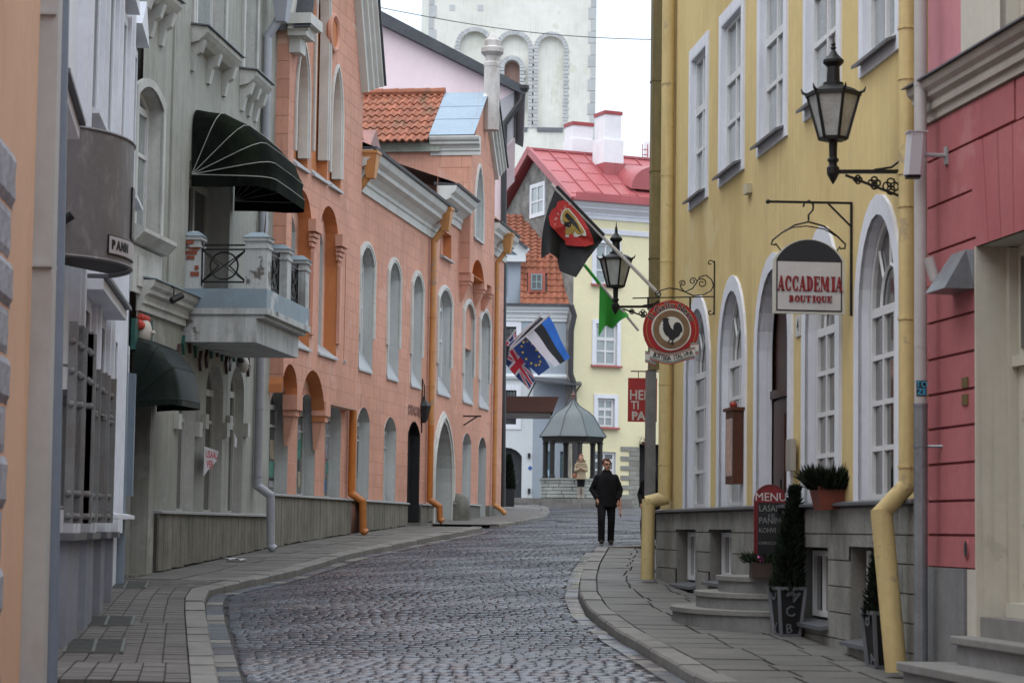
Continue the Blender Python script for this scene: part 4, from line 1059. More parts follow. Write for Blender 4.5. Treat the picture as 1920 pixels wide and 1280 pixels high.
for k in range(int((13 - sbm) / .45)):
    a, b2 = rp(sbm + k * .45, 1, .03), rp(sbm + k * .45 + .5, 1, .03)
    MB().tube([a, b2], [.13, .11], 8).build('ridge_tile', m_tile, tf, smooth=True)
rake(C, h3, OSf + .22, ZOe + .1, Om, ZOa - .1, OP, m_wmo, d=.3)
# pinnacle at the gable head
pc = C.p(Om, OP + .2, 0); zt_ = oz(C, 905, 66, Om)[1]; zm = oz(C, 905, 120, Om)[1]; zq = oz(C, 905, 92, Om)[1]; zb_ = oz(C, 905, 245, Om)[1]
m_pin = mat('peeling white plaster', (.5, .47, .45), .85, .12, 3, dirt_or_glow=(.24, .19, .16), dirt_or_glow_amt=.65, dscale=2.2)
pn = MB().lathe(Vector((pc.x, pc.y, 0)), [(.24, zb_), (.24, zm - .1)], 8, ph=.39).build('pinnacle', m_pin, h3)
MB().lathe(Vector((pc.x, pc.y, 0)), [(.25, zm - .1), (.25, zm), (.2, zm + .06), (.22, zm + .2), (.34, zq - .12), (.34, zq), (.24, zq + .06), (.24, zt_ - .18), (.12, zt_ - .06), (.02, zt_ + .06)], 8, ph=.39).build('finial', m_pin, pn)
MB().box(C, S2 + .01, S3, -9, -.66, C.ground(S2) - .3, EYE + 8.7).build('body', m_org, h3)
mb = MB(); mb.add([C.p(S2, .45, EYE + 8.93), C.p(OSn, .45, EYE + 8.93), C.p(OSn, -4.5, EYE + 10.6), C.p(S2, -4.5, EYE + 10.6)], [(0, 1, 2, 3)]); mb.build('roof', m_slate, h3)
mb = MB(); mb.add([C.p(OSf, .4, EYE + 8.93), C.p(S3 + .1, .4, EYE + 8.93), C.p(S3 + .1, -4.5, EYE + 11.2), C.p(OSf, -4.5, EYE + 11.2)], [(0, 1, 2, 3)]); mb.build('roof', m_slate, h3)
# ---------------- downpipes of the terrace
def box_pipe(F, parent, path, w, mt, name='drainpipe'):
    mb = MB(); o = None
    pts = [F.p(*q) for q in path]
    mb.tube(pts, w * .72, 4); return mb.build(name, mt, parent)
def dpipe(F, parent, s_, zt, mt, hop=True, r=.08, foot=.25, o=.12, joints=5, mt2=None):
    g = F.ground(s_) + .16
    path = [(s_, .42, zt), (s_, .42, zt - .3), (s_, o, zt - .72), (s_, o, EYE + .72), (s_, o + foot, EYE + .55), (s_, o + foot + .02, g + .06), (s_, o + foot + .1, g - .0)]
    if not hop: path = path[2:]; path[0] = (s_, o, zt)
    i = next(k for k, q in enumerate(path) if q[2] < EYE + 2.2)
    if mt2: pipe(F, parent, [(s_, o, EYE + 2.6)] + path[i:], r * 1.02, mt2, n=10); path = path[:i] + [(s_, o, EYE + 2.58)]
    p_ = pipe(F, parent, path, r, mt, n=10, rings=[(s_, o, EYE + (2.7 if mt2 else .9) + k * (zt - EYE - 3.6) / joints) for k in range(joints)])
    if hop:
        mb = MB(); P = []
        for zz, k in ((zt - .45, .11), (zt + .08, .2)):
            for y in (-1, 1):
                for x in (-1, 1): P.append(F.p(s_ + x * k, .42 + y * k * .8, zz))
        mb.hexa(P); mb.box(F, s_ - .22, s_ + .22, .42 - .18, .42 + .18, zt + .08, zt + .14); mb.build('hopper', mt, p_)
    return p_
m_orst = mat('fresh orange pipe paint', (.42, .135, .02), .5, .15, 1.5, dirt_or_glow=(.2, .09, .04), dirt_or_glow_amt=.5)
dpipe(C, h2, C.s(665, 700, .14), ZC2 + .62, m_opipe, mt2=m_orst)
dpipe(C, h3, C.s(811, 700, .14), ZC2 + .62, m_opipe, mt2=m_orst)
dpipe(C, h3, C.s(931, 700, .14), EYE + 8.6, m_opipe, r=.07)
dpipe(C, h1, C.s(500, 400, .2) - .05, EYE + 9.7, m_gpipe, r=.078, o=.16)
# ================================================================ LEFT: GREY HOUSE WITH BALCONY
m_grw = mat('grey green stucco', (0.335, 0.335, 0.3), 0.85, 0.12, .7, streak=.13, bump=.12, dirt_or_glow=(0.16, 0.16, 0.135), dirt_or_glow_amt=0.6, rain=.4, peel=(.4, .4, .37), pamt=.5, pscale=.8, dscale=.5)
m_grt = mat('off white trim', (0.5, 0.5, 0.475), 0.8, 0.12, 1.5, streak=.1, dirt_or_glow=(0.2, 0.2, 0.17), dirt_or_glow_amt=0.5, dscale=1.3)
m_bal = mat('peeling balcony paint', (0.47, 0.48, 0.48), 0.8, 0.1, 2, streak=.2, dirt_or_glow=(0.1, 0.09, 0.08), dirt_or_glow_amt=0.6, dscale=1.9, rain=.5, peel=(.09, .075, .065), pamt=.9, pscale=1.6)
m_bblue = mat('grey blue paint', (0.22, 0.28, 0.33), 0.65, 0.12, 2, dirt_or_glow=(0.3, 0.34, 0.37), dirt_or_glow_amt=0.5, dscale=.9, peel=(.5, .51, .51), pamt=.8, pscale=1.2)
m_brick = mat('bare red brick', (0.26, 0.075, 0.045), 0.9, 0.3, 4, rand=.2)
m_awn = mat('black green canvas', (0.007, 0.0085, 0.007), 0.95, 0.5, 2.5, bump=.15, spec=.04, dirt_or_glow=(0.02, 0.028, 0.014), dirt_or_glow_amt=0.5, dscale=1.4)
m_awn2 = mat('dark green vinyl', (0.004, 0.009, 0.0065), 0.55, spec=.2, var=.3, scale=2)
m_dark = mat('dark interior', (0.012, 0.012, 0.012), 0.9, 0.2)
D = FD
hg = thing('grey_house', 'weathered grey green house with balcony and dark awnings on the left', 'house', D.p(D.L / 2, 0, D.ground(D.L / 2)))
ZTD = EYE + 12
wn1 = Op(D.s(253, 300), D.s(300, 300), D.z(275, 432), D.z(280, 165), 'seg', rise=.22, d=.22)
upw = []
for a, b in ((258, 298), (360, 418), (455, 478)):
    s0_, s1_ = D.s(a, 100), D.s(b, 100); upw.append(Op(s0_, s1_, EYE + 8.05, EYE + 10.4, 'flat', d=.2))
bdoor = Op(D.s(352, 450), D.s(430, 450), D.z(352, 541), D.z(355, 300), 'flat', d=.45)
gws = [Op(D.s(a, 850), D.s(b, 850), EYE + .2, D.z((a + b) / 2, vt), 'round', d=.2) for a, b, vt in ((333, 364, 676), (384, 416, 682), (429, 455, 688))]
for q in gws: q.rise = .45; q.zs = q.zt - .45
ent = Op(D.s(247, 850), D.s(281, 850), D.ground(.6), D.z(262, 700), 'flat', d=2.4)
w_ = wall_mb(D, 0, D.L, D.ground(0) - .3, ZTD, [wn1, bdoor, ent] + upw + gws, reveals=False).build('wall', m_grw, hg, norm=False)
reveal(D, ent, 0, 2.4, m_grw, hg); MB().box(D, ent.s0, ent.s1, -2.45, -2.4, ent.z0, ent.zt).build('entrance_door', m_dark, hg)
MB().box(D, ent.s0, ent.s1, -2.4, .1, ent.z0 - .3, ent.z0 + .14).build('doorstep', m_conc, hg)
reveal(D, bdoor, 0, .45, m_grt, hg)
bd = MB().box(D, bdoor.s0, bdoor.s1, -.5, -.45, bdoor.z0, bdoor.zt).build('balcony_door', m_gldk, hg)
mb = MB(); n = 3
for k in range(n + 1):
    x = bdoor.s0 + (bdoor.s1 - bdoor.s0) * k / n; mb.box(D, x - .06, x + .06, -.449, -.4, bdoor.z0, bdoor.zt)
mb.box(D, bdoor.s0, bdoor.s1, -.448, -.402, bdoor.z0 + 1.9, bdoor.z0 + 2.02); mb.build('door_frame', m_grt, bd)
def trim_window(F, parent, q, gm, arch=False):
    reveal(F, q, .03, .24, m_grt, parent); band_mb(F, q, .12, 0, .05).build('surround', m_grt, parent)
    return window(F, parent, q.grow(-.006), o=-.19, fw=.07, nx=2, rows=(.62,), fm=m_frm, gm=gm, bw=.06)
trim_window(D, hg, wn1, m_glskycur)
def bracket_sill(F, parent, q, w=.3, ap=None):
    mb = MB(); mb.sweep(F, [(0, q.z0 - .02), (w, q.z0 - .06), (w, q.z0 - .13), (w - .06, q.z0 - .2), (w * .5, q.z0 - .28), (0, q.z0 - .32)], q.s0 - .2, q.s1 + .2)
    so = mb.build('sill', m_grt, parent)
    MB().sweep(F, [(0, q.z0 + .015), (w + .05, q.z0 - .035), (w + .05, q.z0 - .055), (0, q.z0 - .018)], q.s0 - .24, q.s1 + .24).build('sill_sheet', m_sill, so)
    for x in (q.s0 - .05, (q.s0 + q.s1) / 2, q.s1 + .05):
        mb = MB(); mb.sweep(F, [(0, q.z0 - .3), (w * .8, q.z0 - .25), (w * .6, q.z0 - .45), (w * .35, q.z0 - .5), (.05, q.z0 - .75), (0, q.z0 - .75)], x - .08, x + .08); mb.build('console', m_grt, so)
    return so
for q in upw: trim_window(D, hg, q, m_glskycur); bracket_sill(D, hg, q)
# sill and apron under the near window
MB().sweep(D, [(0, wn1.z0 + .02), (.24, wn1.z0 - .08), (.24, wn1.z0 - .14), (.1, wn1.z0 - .28), (0, wn1.z0 - .3)], wn1.s0 - .25, wn1.s1 + .25).build('sill', m_grt, hg)
MB().box(D, wn1.s0 - .1, wn1.s1 + .1, 0, .05, wn1.z0 - 1.0, wn1.z0 - .32).build('apron', m_grt, hg)
MB().box(D, wn1.s0 + .1, wn1.s1 - .1, .05, .08, wn1.z0 - .9, wn1.z0 - .45).build('apron_panel', m_grt, hg)
for ua, ub in ((318, 348), (487, 496)):
    MB().box(D, D.s(ua, 300), D.s(ub, 300), 0, .035, D.z(330, 560), ZTD).build('lesene', m_grw, hg)
# string cornice over the shop floor
zsc = D.z(300, 597); sBn = D.s(343, 560)
cornice(D, hg, 0.02, sBn, zsc, .46, .26, m_grt, 'string_cornice')
MB().sweep(D, [(0, zsc + .5), (.3, zsc + .46), (.3, zsc + .475), (0, zsc + .53)], .02, sBn).build('cornice_sheet', m_bblue, hg)
# ---- balcony
BO = oz(D, 500, 560, sBn)[0]; sBf = D.s(580, 590, BO)
zS1 = oz(D, 480, 541, sBn)[1]; zS0 = oz(D, 480, 577, sBn)[1]; zB = oz(D, 470, 641, sBn)[1]
bal = MB().box(D, sBn, sBf, 0, BO, zS0, zS1).build('balcony', m_bblue, hg)
mb = MB()
for k, (a, b) in enumerate(((.0, .0), (.05, .1), (.02, .05))): pass
mb.box(D, sBn + .0, sBf - .0, 0, BO + .03, zS0 - .1, zS0 - .002); mb.box(D, sBn + .04, sBf - .04, 0, BO - .05, zS0 - .16, zS0 - .1)
mb.box(D, sBn + .02, sBf - .06, 0, BO - .17, zB, zS0 - .16); mb.build('balcony_corbel', m_bal, bal)
def pier(x0, x1, y0, y1, zt, mt=m_bal, capm=m_bblue):
    mb = MB(); mb.box(D, x0, x1, y0, y1, zS1, zt - .1); mb.box(D, x0 - .02, x1 + .02, y0 - .02, y1 + .02, zt - .22, zt - .18); mb.box(D, x0 - .03, x1 + .03, y0 - .03, y1 + .03, zt - .1, zt - .04)
    p_ = mb.build('balcony_pier', mt, bal)
    cx, cy = (x0 + x1) / 2, (y0 + y1) / 2; P = []
    for zz, k in ((zt - .04, 1.0), (zt + .01, 1.0)):
        pass
    P = [D.p(x, y, zt - .04) for y in (y0 - .05, y1 + .05) for x in (x0 - .05, x1 + .05)] + [D.p(cx + (x - cx) * .4, cy + (y - cy) * .4, zt + .05) for y in (y0 - .05, y1 + .05) for x in (x0 - .05, x1 + .05)]
    MB().hexa(P).build('cap', capm, bal); return p_
zP = oz(D, 480, 440, sBn)[1]; pw = .34
pier(sBn + .01, sBn + pw, .01, .25, zP + .02)
pier(sBn + .01, sBn + pw, BO - .37, BO - .01, zP)
sM = (sBn + sBf) / 2
pier(sM - pw / 2, sM + pw / 2, BO - .33, BO - .01, zP); pier(sBf - pw, sBf - .01, BO - .33, BO - .01, zP)
rn = random.Random(3)
for k, (dz, dy, w, h) in enumerate(((.72, .02, .12, .07), (.63, .06, .17, .07), (.55, .0, .2, .07), (.47, .03, .13, .07), (.2, .1, .14, .08), (.62, .12, .12, .07), (.3, .17, .06, .08))):
    MB().box(D, sBn - .004, sBn + .02, .01 + dy, min(.25, .01 + dy + w), zS1 + dz, zS1 + dz + h - .012).build('brick', m_brick, bal)
def iron_panel(fr, x0, x1, y, z0, z1):
    mb = MB()
    for zz in (z0 + .06, z1 - .05, z1 - .12): mb.bar(fr(x0, zz), fr(x1, zz), .026)
    n = max(1, round((x1 - x0) / .55)); w = (x1 - x0) / n
    for k in range(n + 1): mb.bar(fr(x0 + k * w, z0), fr(x0 + k * w, z1), .028)
    for k in range(n):
        a = x0 + k * w; c = a + w / 2; h = z1 - .12 - z0 - .06; zc = z0 + .06 + h / 2
        mb.tube([fr(a, z0 + .06), fr(a + w * .38, zc), fr(a, z1 - .12)], .016, 4); mb.tube([fr(a + w, z0 + .06), fr(a + w * .62, zc), fr(a + w, z1 - .12)], .016, 4)
        mb.tube([fr(c + w * .32 * math.cos(t), zc + h * .42 * math.sin(t)) for t in [2 * math.pi * j / 14 for j in range(15)]], .014, 4)
        mb.bar(fr(a, z0 + .06), fr(a + w, z1 - .12), .018); mb.bar(fr(a + w, z0 + .06), fr(a, z1 - .12), .012)
    return mb.build('railing', m_iron, bal)
iron_panel(lambda x, z_: D.p(sBn + .15, x, z_), .26, BO - .38, 0, zS1 + .06, zP - .1)
iron_panel(lambda x, z_: D.p(x, BO - .15, z_), sBn + pw, sM - pw / 2, 0, zS1 + .06, zP - .1)
iron_panel(lambda x, z_: D.p(x, BO - .15, z_), sM + pw / 2, sBf - pw, 0, zS1 + .06, zP - .1)
# bare twigs growing on the balcony
tw = MB(); rn = random.Random(14)
for k in range(6):
    p0 = D.p(sBn + 1.2 + rn.random() * .3, BO - .5, zS1); p1 = p0 + Vector(((rn.random() - .3) * .4, rn.random() * .3, .9 + rn.random() * .6)); tw.tube([p0, p0.lerp(p1, .5) + Vector((.04, 0, 0)), p1], [.008, .006, .003], 4)
tw.build('bare_shrub', mat('twig bark', (.12, .09, .06), .9), None)
tag(bpy.data.objects['bare_shrub'], 'leafless twigs growing on the balcony behind the rail', 'plant')
# ---- awnings (folding hoods)
def hood(name, label, F, s0, s1, zpv, rad, rz, angs, mt, parts_from=0, valance=.16, rib=m_gry, inset=.3):
    t = thing(name, label, 'awning', F.p((s0 + s1) / 2, 0, zpv), None)
    def hoop(a, o_add=0.0):
        a = R(a); ro, rzz = rad * math.sin(a), rz * math.cos(a)
        e = lambda k: (ro * k, rzz * k)
        pts = []
        w = s1 - s0
        for fx, k in ((0, 0), (0, .35), (0, .7), (.015, .86), (.05, .96), (.12, 1.0), (.5, 1.01), (.88, 1.0), (.95, .96), (.985, .86), (1, .7), (1, .35), (1, 0)):
            pts.append(F.p(s0 + w * fx, .02 + ro * k, zpv + rzz * k))
        return pts
    hs = [hoop(a) for a in angs]
    mb = MB(); m = len(hs[0])
    fine = []
    for a, b in zip(angs, angs[1:]):
        for j in range(3):
            q = hoop(a + (b - a) * j / 3); c = F.p((s0 + s1) / 2, 0, zpv)
            sag = [1, .982, .982][j]; fine.append([c + (p - c) * sag if 0 < i < m - 1 else p for i, p in enumerate(q)])
    fine.append(hs[-1])
    mb.v = [tuple(p) for row in fine for p in row]
    mb.f = [(r * m + i, r * m + i + 1, (r + 1) * m + i + 1, (r + 1) * m + i) for r in range(len(fine) - 1) for i in range(m - 1)]
    cv = mb.build('canopy', mt, t, smooth=True, norm=False)
    for h_ in hs[1:]: MB().tube(h_, .008, 5).build('hoop', rib, t)
    last = hs[-1]; rn = random.Random(2); mb = MB()
    low = [p - Vector((0, 0, valance * (1 + .25 * rn.random()))) for p in last]
    mb.v = [tuple(p) for p in last] + [tuple(p) for p in low]; mb.f = [(i, i + 1, m + i + 1, m + i) for i in range(m - 1)]
    mb.build('valance', mt, t, norm=False)
    return t
sP0, zp0 = D.sz(357, 327); sP1, _ = D.sz(437, 397)
m_rib = mat('weathered white rib', (.28, .28, .26), .6, .2)
hood('balcony_awning', 'faded black green folding awning above the grey balcony', D, sP0, sP1, zp0, 1.32, 1.12, [0, 19, 40, 60, 78, 92], m_awn, rib=m_rib)
sQ0, zq0 = D.sz(240, 752); 
hood('entrance_awning', 'dark green rounded awning over the grey house entrance', D, D.s(243, 750), D.s(292, 750), D.z(250, 752), .72, .95, [0, 30, 58, 88], m_awn2, valance=.08, rib=m_awn2)
# shop front below: windows, planks, masks and lozenges
for q in gws:
    reveal(D, q, 0, .22, m_grt, hg)
    window(D, hg, q.grow(-.006), o=-.16, fw=.06, nx=1, rows=(.75,), fm=m_grt, gm=m_gldk, bw=.06)
planks(D, hg, D.s(288, 1000), D.L - .1, EYE + .2, .08, .26, 74)
m_loz = mat('teal lozenge', (.02, .09, .075), .4, .2); m_dkr = mat('dark plum board', (.06, .03, .03), .5, .3)
rn = random.Random(9)
for q in gws:
    for k, t in enumerate((-.95, -.55, 0, .5, .95)):
        x = (q.s0 + q.s1) / 2 + t * .75; zz = q.zt - .15 + .35 * math.sqrt(max(0, 1 - t * t)) + .1; h = .17
        MB().prism(D, [(x - .09, zz), (x, zz - h), (x + .09, zz), (x, zz + h)], .0, .05).build('lozenge', m_loz if k % 2 else m_dkr, hg)
    for x, zz in ((q.s0 - .18, q.zs - .55), (q.s1 + .12, q.zs - .62)):
        MB().box(D, x - .1, x + .1, 0, .08, zz - .12, zz + .12).build('plaque', m_grt, hg)
m_bone = mat('mask face paint', (.5, .45, .4), .5, .1); m_hair = mat('red mask hair', (.42, .045, .03), .6, .2)
def mask(u, v, sc, lab):
    s_, zz = D.sz(u, v, .1); t = thing('carnival_mask', lab, 'mask', D.p(s_, 0, zz))
    MB().ball(D.p(s_, .1, zz), .14 * sc, 10, 8, (.75, .8, 1.2)).build('face', m_bone, t, smooth=True)
    mb = MB(); rn = random.Random(4)
    for k in range(14): mb.ball(D.p(s_ - .05 + (rn.random() - .5) * .28 * sc, .06 + rn.random() * .06, zz + (.03 + rn.random() * .16) * sc), .055 * sc, 6, 5)
    mb.build('hair', m_hair if sc > 1 else m_black, t, smooth=True)
    MB().ball(D.p(s_ + .01, .1 + .12 * sc, zz - .01), .03 * sc, 6, 5).build('nose', m_bone, t, smooth=True)
mask(270, 622, 1.15, 'red haired carnival mask above the entrance awning')
mask(457, 683, .9, 'small dark haired mask over the arched shop windows')
for x, c in ((251, m_loz), (262, m_dkr), (277, m_loz)):
    s_, zz = D.sz(x, 628, .02); MB().box(D, s_ - .1, s_ + .1, 0, .07, zz - .22, zz + .24).build('colour_board', c, hg)
# spotlight on the string cornice
s_, zz = D.sz(326, 556, .3)
sl = thing('spotlight', 'small black spotlight on the ledge beside the balcony', 'light', D.p(s_, .2, zz))
MB().tube([D.p(s_ - .06, .28, zz - .07), D.p(s_ + .1, .4, zz + .03)], .055, 8).build('housing', m_black, sl)
MB().tube([D.p(s_, .1, zz + .14), D.p(s_, .3, zz + .14), D.p(s_, .3, zz)], .012, 5).build('arm', m_black, sl)
# torn bills in the shop windows
s_, zz = D.sz(396, 855, .02)
bl = thing('torn_poster', 'torn white poster with red lettering on the grey shop front', 'poster', D.p(s_, .03, zz))
m_pap = mat('white paper', (.52, .5, .53), .7, .05); m_red = mat('red print', (.42, .03, .05), .6, .1)
b_ = [D.s(384, 840, .16), D.s(411, 840, .16)]
zt1, zt2 = D.z(384, 836, .16), D.z(384, 893, .16)
MB().prism(D, [(b_[0], zt1), (b_[1], zt1 - .05), (b_[1] - .15, zt1 - .22), (b_[0] + .25, zt2 + .1), (b_[0], zt2)], .15, .153).build('sheet', m_pap, bl)
tm = text_mesh('USAAL', .17, D, (b_[0] + b_[1]) / 2, zt1 - .13, .1535, .001, bold=.004, sx=1.6); tm = text_mesh('VER', .17, D, (b_[0] + b_[1]) / 2 - .1, zt1 - .29, .1535, .001, bold=.004, sx=1.5, mb=tm); tm.build('lettering', m_red, bl)
s_, zz = D.sz(433, 828, .02)
tag(MB().prism(D, [(s_ - .1, zz + .15), (s_ + .12, zz + .05), (s_ + .08, zz - .1), (s_ - .08, zz - .08)], .1, .103).build('paper_scrap', m_pap), 'white paper scrap stuck beside the farther shop window', 'paper')
MB().box(D, 0, D.L, -9, -2.6, D.ground(0) - .5, ZTD).build('body', m_grw, hg)
MB().box(D, -.1, D.L, -9.2, .5, ZTD, ZTD + .2).build('roof', m_slate, hg)
# ================================================================ LEFT: WHITE HOUSE
m_wh = mat('white blue limewash', (0.72, 0.74, 0.8), 0.85, 0.07, 1.2, bump=.1, dirt_or_glow=(0.42, 0.44, 0.48), dirt_or_glow_amt=0.35)
m_whb = mat('blue grey base paint', (0.22, 0.235, 0.27), 0.85, 0.12, 1.5, dirt_or_glow=(0.13, 0.13, 0.14), dirt_or_glow_amt=.4)
m_bpipe = mat('slate blue pipe', (0.19, 0.24, 0.3), 0.5, 0.1, 1.5, dirt_or_glow=(0.12, 0.14, 0.16), dirt_or_glow_amt=0.4)
m_grille = mat('grey painted iron', (0.2, 0.205, 0.205), 0.6, 0.15, 4, dirt_or_glow=(0.14, 0.07, 0.04), dirt_or_glow_amt=0.35, dscale=2.5)
E = FE
hw = thing('white_house', 'white limewashed house with folded iron shutters on the left', 'house', E.p(E.L / 2, 0, E.ground(E.L / 2)))
ZTE = EYE + 11; ops = []
zw0, zw1 = EYE + .15, EYE + 2.4
for k in range(4):
    c = 1.15 + k * 2.2; ops.append(Op(c - .5, c + .5, zw0, zw1, 'flat', d=.2)); ops.append(Op(c - .5, c + .5, EYE + 4.6, EYE + 6.7, 'flat', d=.2))
wall_mb(E, -3.2, E.L, E.ground(-3) - .4, ZTE, ops, reveals=False).build('wall', m_wh, hw, norm=False)
for q in ops:
    reveal(E, q, .05, .25, m_wh, hw); band_mb(E, q, .14, 0, .07).build('surround', m_wh, hw)
    wo = window(E, hw, q.grow(-.006), o=-.18, fw=.07, nx=2, rows=(.6,), fm=m_frm, gm=m_gldk, bw=.05)
    MB().sweep(E, [(0, q.z0 + .01), (.2, q.z0 - .03), (.2, q.z0 - .08), (0, q.z0 - .09)], q.s0 - .2, q.s1 + .2).build('sill', m_wh, wo)
    if q.z0 > EYE + 4: MB().prism(E, [(q.s0 - .35, q.zt + .25), (q.s1 + .35, q.zt + .25), ((q.s0 + q.s1) / 2, q.zt + .75)], 0, .22).build('pediment', m_wh, hw)
for k in range(5):
    c = .05 + k * 2.2
    if c + 1.3 > E.L: continue
    MB().box(E, c - .22, c + .22, 0, .11, EYE - .12, ZTE).build('pilaster', m_wh, hw)
    MB().box(E, c - .08, c + .08, .11, .15, EYE - .12, ZTE).build('pilaster_rib', m_wh, hw)
for ua, ub in ((115, 150), (150, 177), (177, 198), (198, 214)):
    s0_, s1_ = E.s(ua + 12, 1050, .2), E.s(ub - 2, 1050, .2)
    pb = MB().box(E, s0_, s1_, 0, .2, E.ground(s0_) - .1, EYE - .17).build('base_pier', m_whb, hw)
    MB().box(E, s0_ - .1, s1_ + .05, 0, .27, EYE - .17, EYE - .1).build('pier_cap', m_sill, pb)
# hood moulding high on the front and small gable porch lower down
for (ua, va, ub, vb) in ((116, 150, 147, 250), (192, 532, 236, 592)):
    s0_, z0_ = E.sz(ua, va, .3); s1_, z1_ = E.sz(ub, vb, .3)
    mb = MB(); mb.bar(E.p(s0_, .16, z0_), E.p(s1_, .16, z1_), .3, .12); mb.build('raking_hood', m_wh, hw)
    MB().bar(E.p(s0_, .18, z0_ + .09), E.p(s1_, .18, z1_ + .09), .38, .04).build('hood_sheet', m_sill, hw)
# folded iron shutters
def grille(ua, ub, v0, v1, n, lab, tilt):
    s_, z1_ = E.sz((ua + ub) / 2 - 14, v0, .2); Yc = E.p(s_, .2, 0).y
    a, b = at(ua, v0, Yc), at(ub, v0 + tilt, Yc + .5); zb1, zb2 = at(ua, v1, Yc).z, at(ub, v1, Yc + .5).z
    t = thing('iron_shutter', lab, 'shutter', (a.x, a.y, zb1))
    for k in range(n):
        f0, f1 = k / n, (k + 1) / n
        p, q = a.lerp(b, f0), a.lerp(b, f1); off = .05 * (1 if k % 2 else -1)
        m_ = MB(); mid = p.lerp(q, .5)
        m_.bar(Vector((mid.x, mid.y + off, zb1 + .05)), Vector((mid.x, mid.y + off, mid.z)), (q - p).length * .82, .03, up=(0, 1, 0))
        m_.build('leaf', m_grille, t)
        for zz in (zb1 + .12, zb1 + .35, zb1 + 1.25, mid.z - .5, mid.z - .2):
            m_ = MB(); m_.ball((mid.x, mid.y + off - .02, zz), .035, 6, 5); m_.build('rivet', m_grille, t, smooth=True)
    for zz in (zb1 + .2, a.z - .45):
        MB().bar(Vector((a.x - .18, a.y, zz)), Vector((b.x, b.y, zz)), .025).build('stay', m_grille, t)
grille(136, 180, 600, 990, 5, 'taller folded grey iron window shutter on the white wall', 30)
grille(179, 213, 690, 988, 4, 'shorter folded iron shutter next to the slate blue pipe', 22)
# wall cabinet
s_, z1_ = E.sz(128, 735, .1); Yc = E.p(s_, 0, 0).y
cb = thing('wall_cabinet', 'grey wall cabinet with moulded top beside the iron shutter', 'cabinet', at(128, 948, Yc))
def pxbox(mb, u0, u1, v0, v1, Y, d):
    a = at(u0, v1, Y); b = at(u1, v0, Y); return mb.box(WF, a.x, b.x, Y, Y + d, a.z, b.z)
pxbox(MB(), 104, 140, 742, 948, Yc, .5).build('case', m_grille, cb)
pxbox(MB(), 104, 151, 730, 742, Yc - .06, .6).build('cornice', m_sill, cb); pxbox(MB(), 104, 145, 742, 756, Yc - .03, .55).build('moulding', m_sill, cb)
pxbox(MB(), 133, 137, 800, 940, Yc - .02, .02).build('hinge_rod', m_iron, cb)
# pipe at the joint of white and grey house
Pp = at(240, 400, 33.4)
def vpipe(parent, u_top, u_bot, Y, r, mt, zb, zt, name='drainpipe', n=12, rings=()):
    a = at(u_top, 0, Y); b = at(u_bot, 1060, Y)
    o = MB().tube([(b.x, Y, zb), (a.x + (a.x - b.x) * .3, Y, zt)], r, n).build(name, mt, parent, smooth=True)
    for v in rings:
        z_ = at(u_top, v, Y).z; k = (z_ - zb) / (zt - zb); x = b.x + (a.x + (a.x - b.x) * .3 - b.x) * k
        MB().lathe((x, Y, z_), [(r, -.015), (r * 1.1, -.015), (r * 1.1, .015), (r, .015)], n).build('clip', mt, o)
vpipe(hw, 241, 222, 32.5, .088, m_bpipe, gz(32.5) + .1, ZTE, rings=(165, 700, 890))
mb = MB(); p_ = at(236, 720, 32.9); mb.box(WF, p_.x, p_.x + .14, 32.85, 32.95, at(236, 930, 32.9).z, at(236, 700, 32.9).z); mb.build('cable_box', m_bpipe, hw)
MB().box(E, -3, E.L, -9, -.3, E.ground(-3) - .5, ZTE).build('body', m_wh, hw)
MB().box(E, -3.2, E.L, -9, .5, ZTE, ZTE + .2).build('roof', m_slate, hw)
# ---- curved sign drum
Ys = 23.6; rr = .76; ryy = 1.1; cx = at(245, 400, Ys).x - rr; z1_, z0_ = at(180, 268, Ys).z, at(180, 500, Ys).z
m_drum = mat('grey perforated sheet', (.14, .13, .134), .5, .12, 2, bump=.25, bscale=160, dirt_or_glow=(.24, .235, .24), dirt_or_glow_amt=.8, dscale=9)  # pale spots in the colour imitate light leaking through the perforations
sg_ = thing('drum_sign', 'large curved grey perforated metal sign on the white house', 'sign', (cx, Ys, z0_))
A0, A1 = R(-150), R(60); N = 26
mb = MB()
for k in range(N + 1):
    a = A0 + (A1 - A0) * k / N; x, y = cx + rr * math.cos(a), Ys + ryy * math.sin(a)
    mb.v += [(x, y, z0_), (x, y, z1_)]
mb.f = [(2 * i, 2 * i + 2, 2 * i + 3, 2 * i + 1) for i in range(N)]
mb.build('drum', m_drum, sg_, smooth=True, norm=False)
def rim(z_, nm):
    m_ = MB(); m_.tube([(cx + rr * math.cos(A0 + (A1 - A0) * k / N), Ys + ryy * math.sin(A0 + (A1 - A0) * k / N), z_) for k in range(N + 1)], .018, 5); m_.build(nm, m_drum, sg_)
rim(z0_, 'rim'); rim(z1_, 'rim')
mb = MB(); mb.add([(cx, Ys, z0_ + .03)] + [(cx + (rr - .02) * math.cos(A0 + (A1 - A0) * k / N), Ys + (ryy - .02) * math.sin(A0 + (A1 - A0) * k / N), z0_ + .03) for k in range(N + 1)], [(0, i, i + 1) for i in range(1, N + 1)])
mb.build('underside', mat('dark sheet underside', (.05, .045, .045), .7, .1), sg_, norm=False)
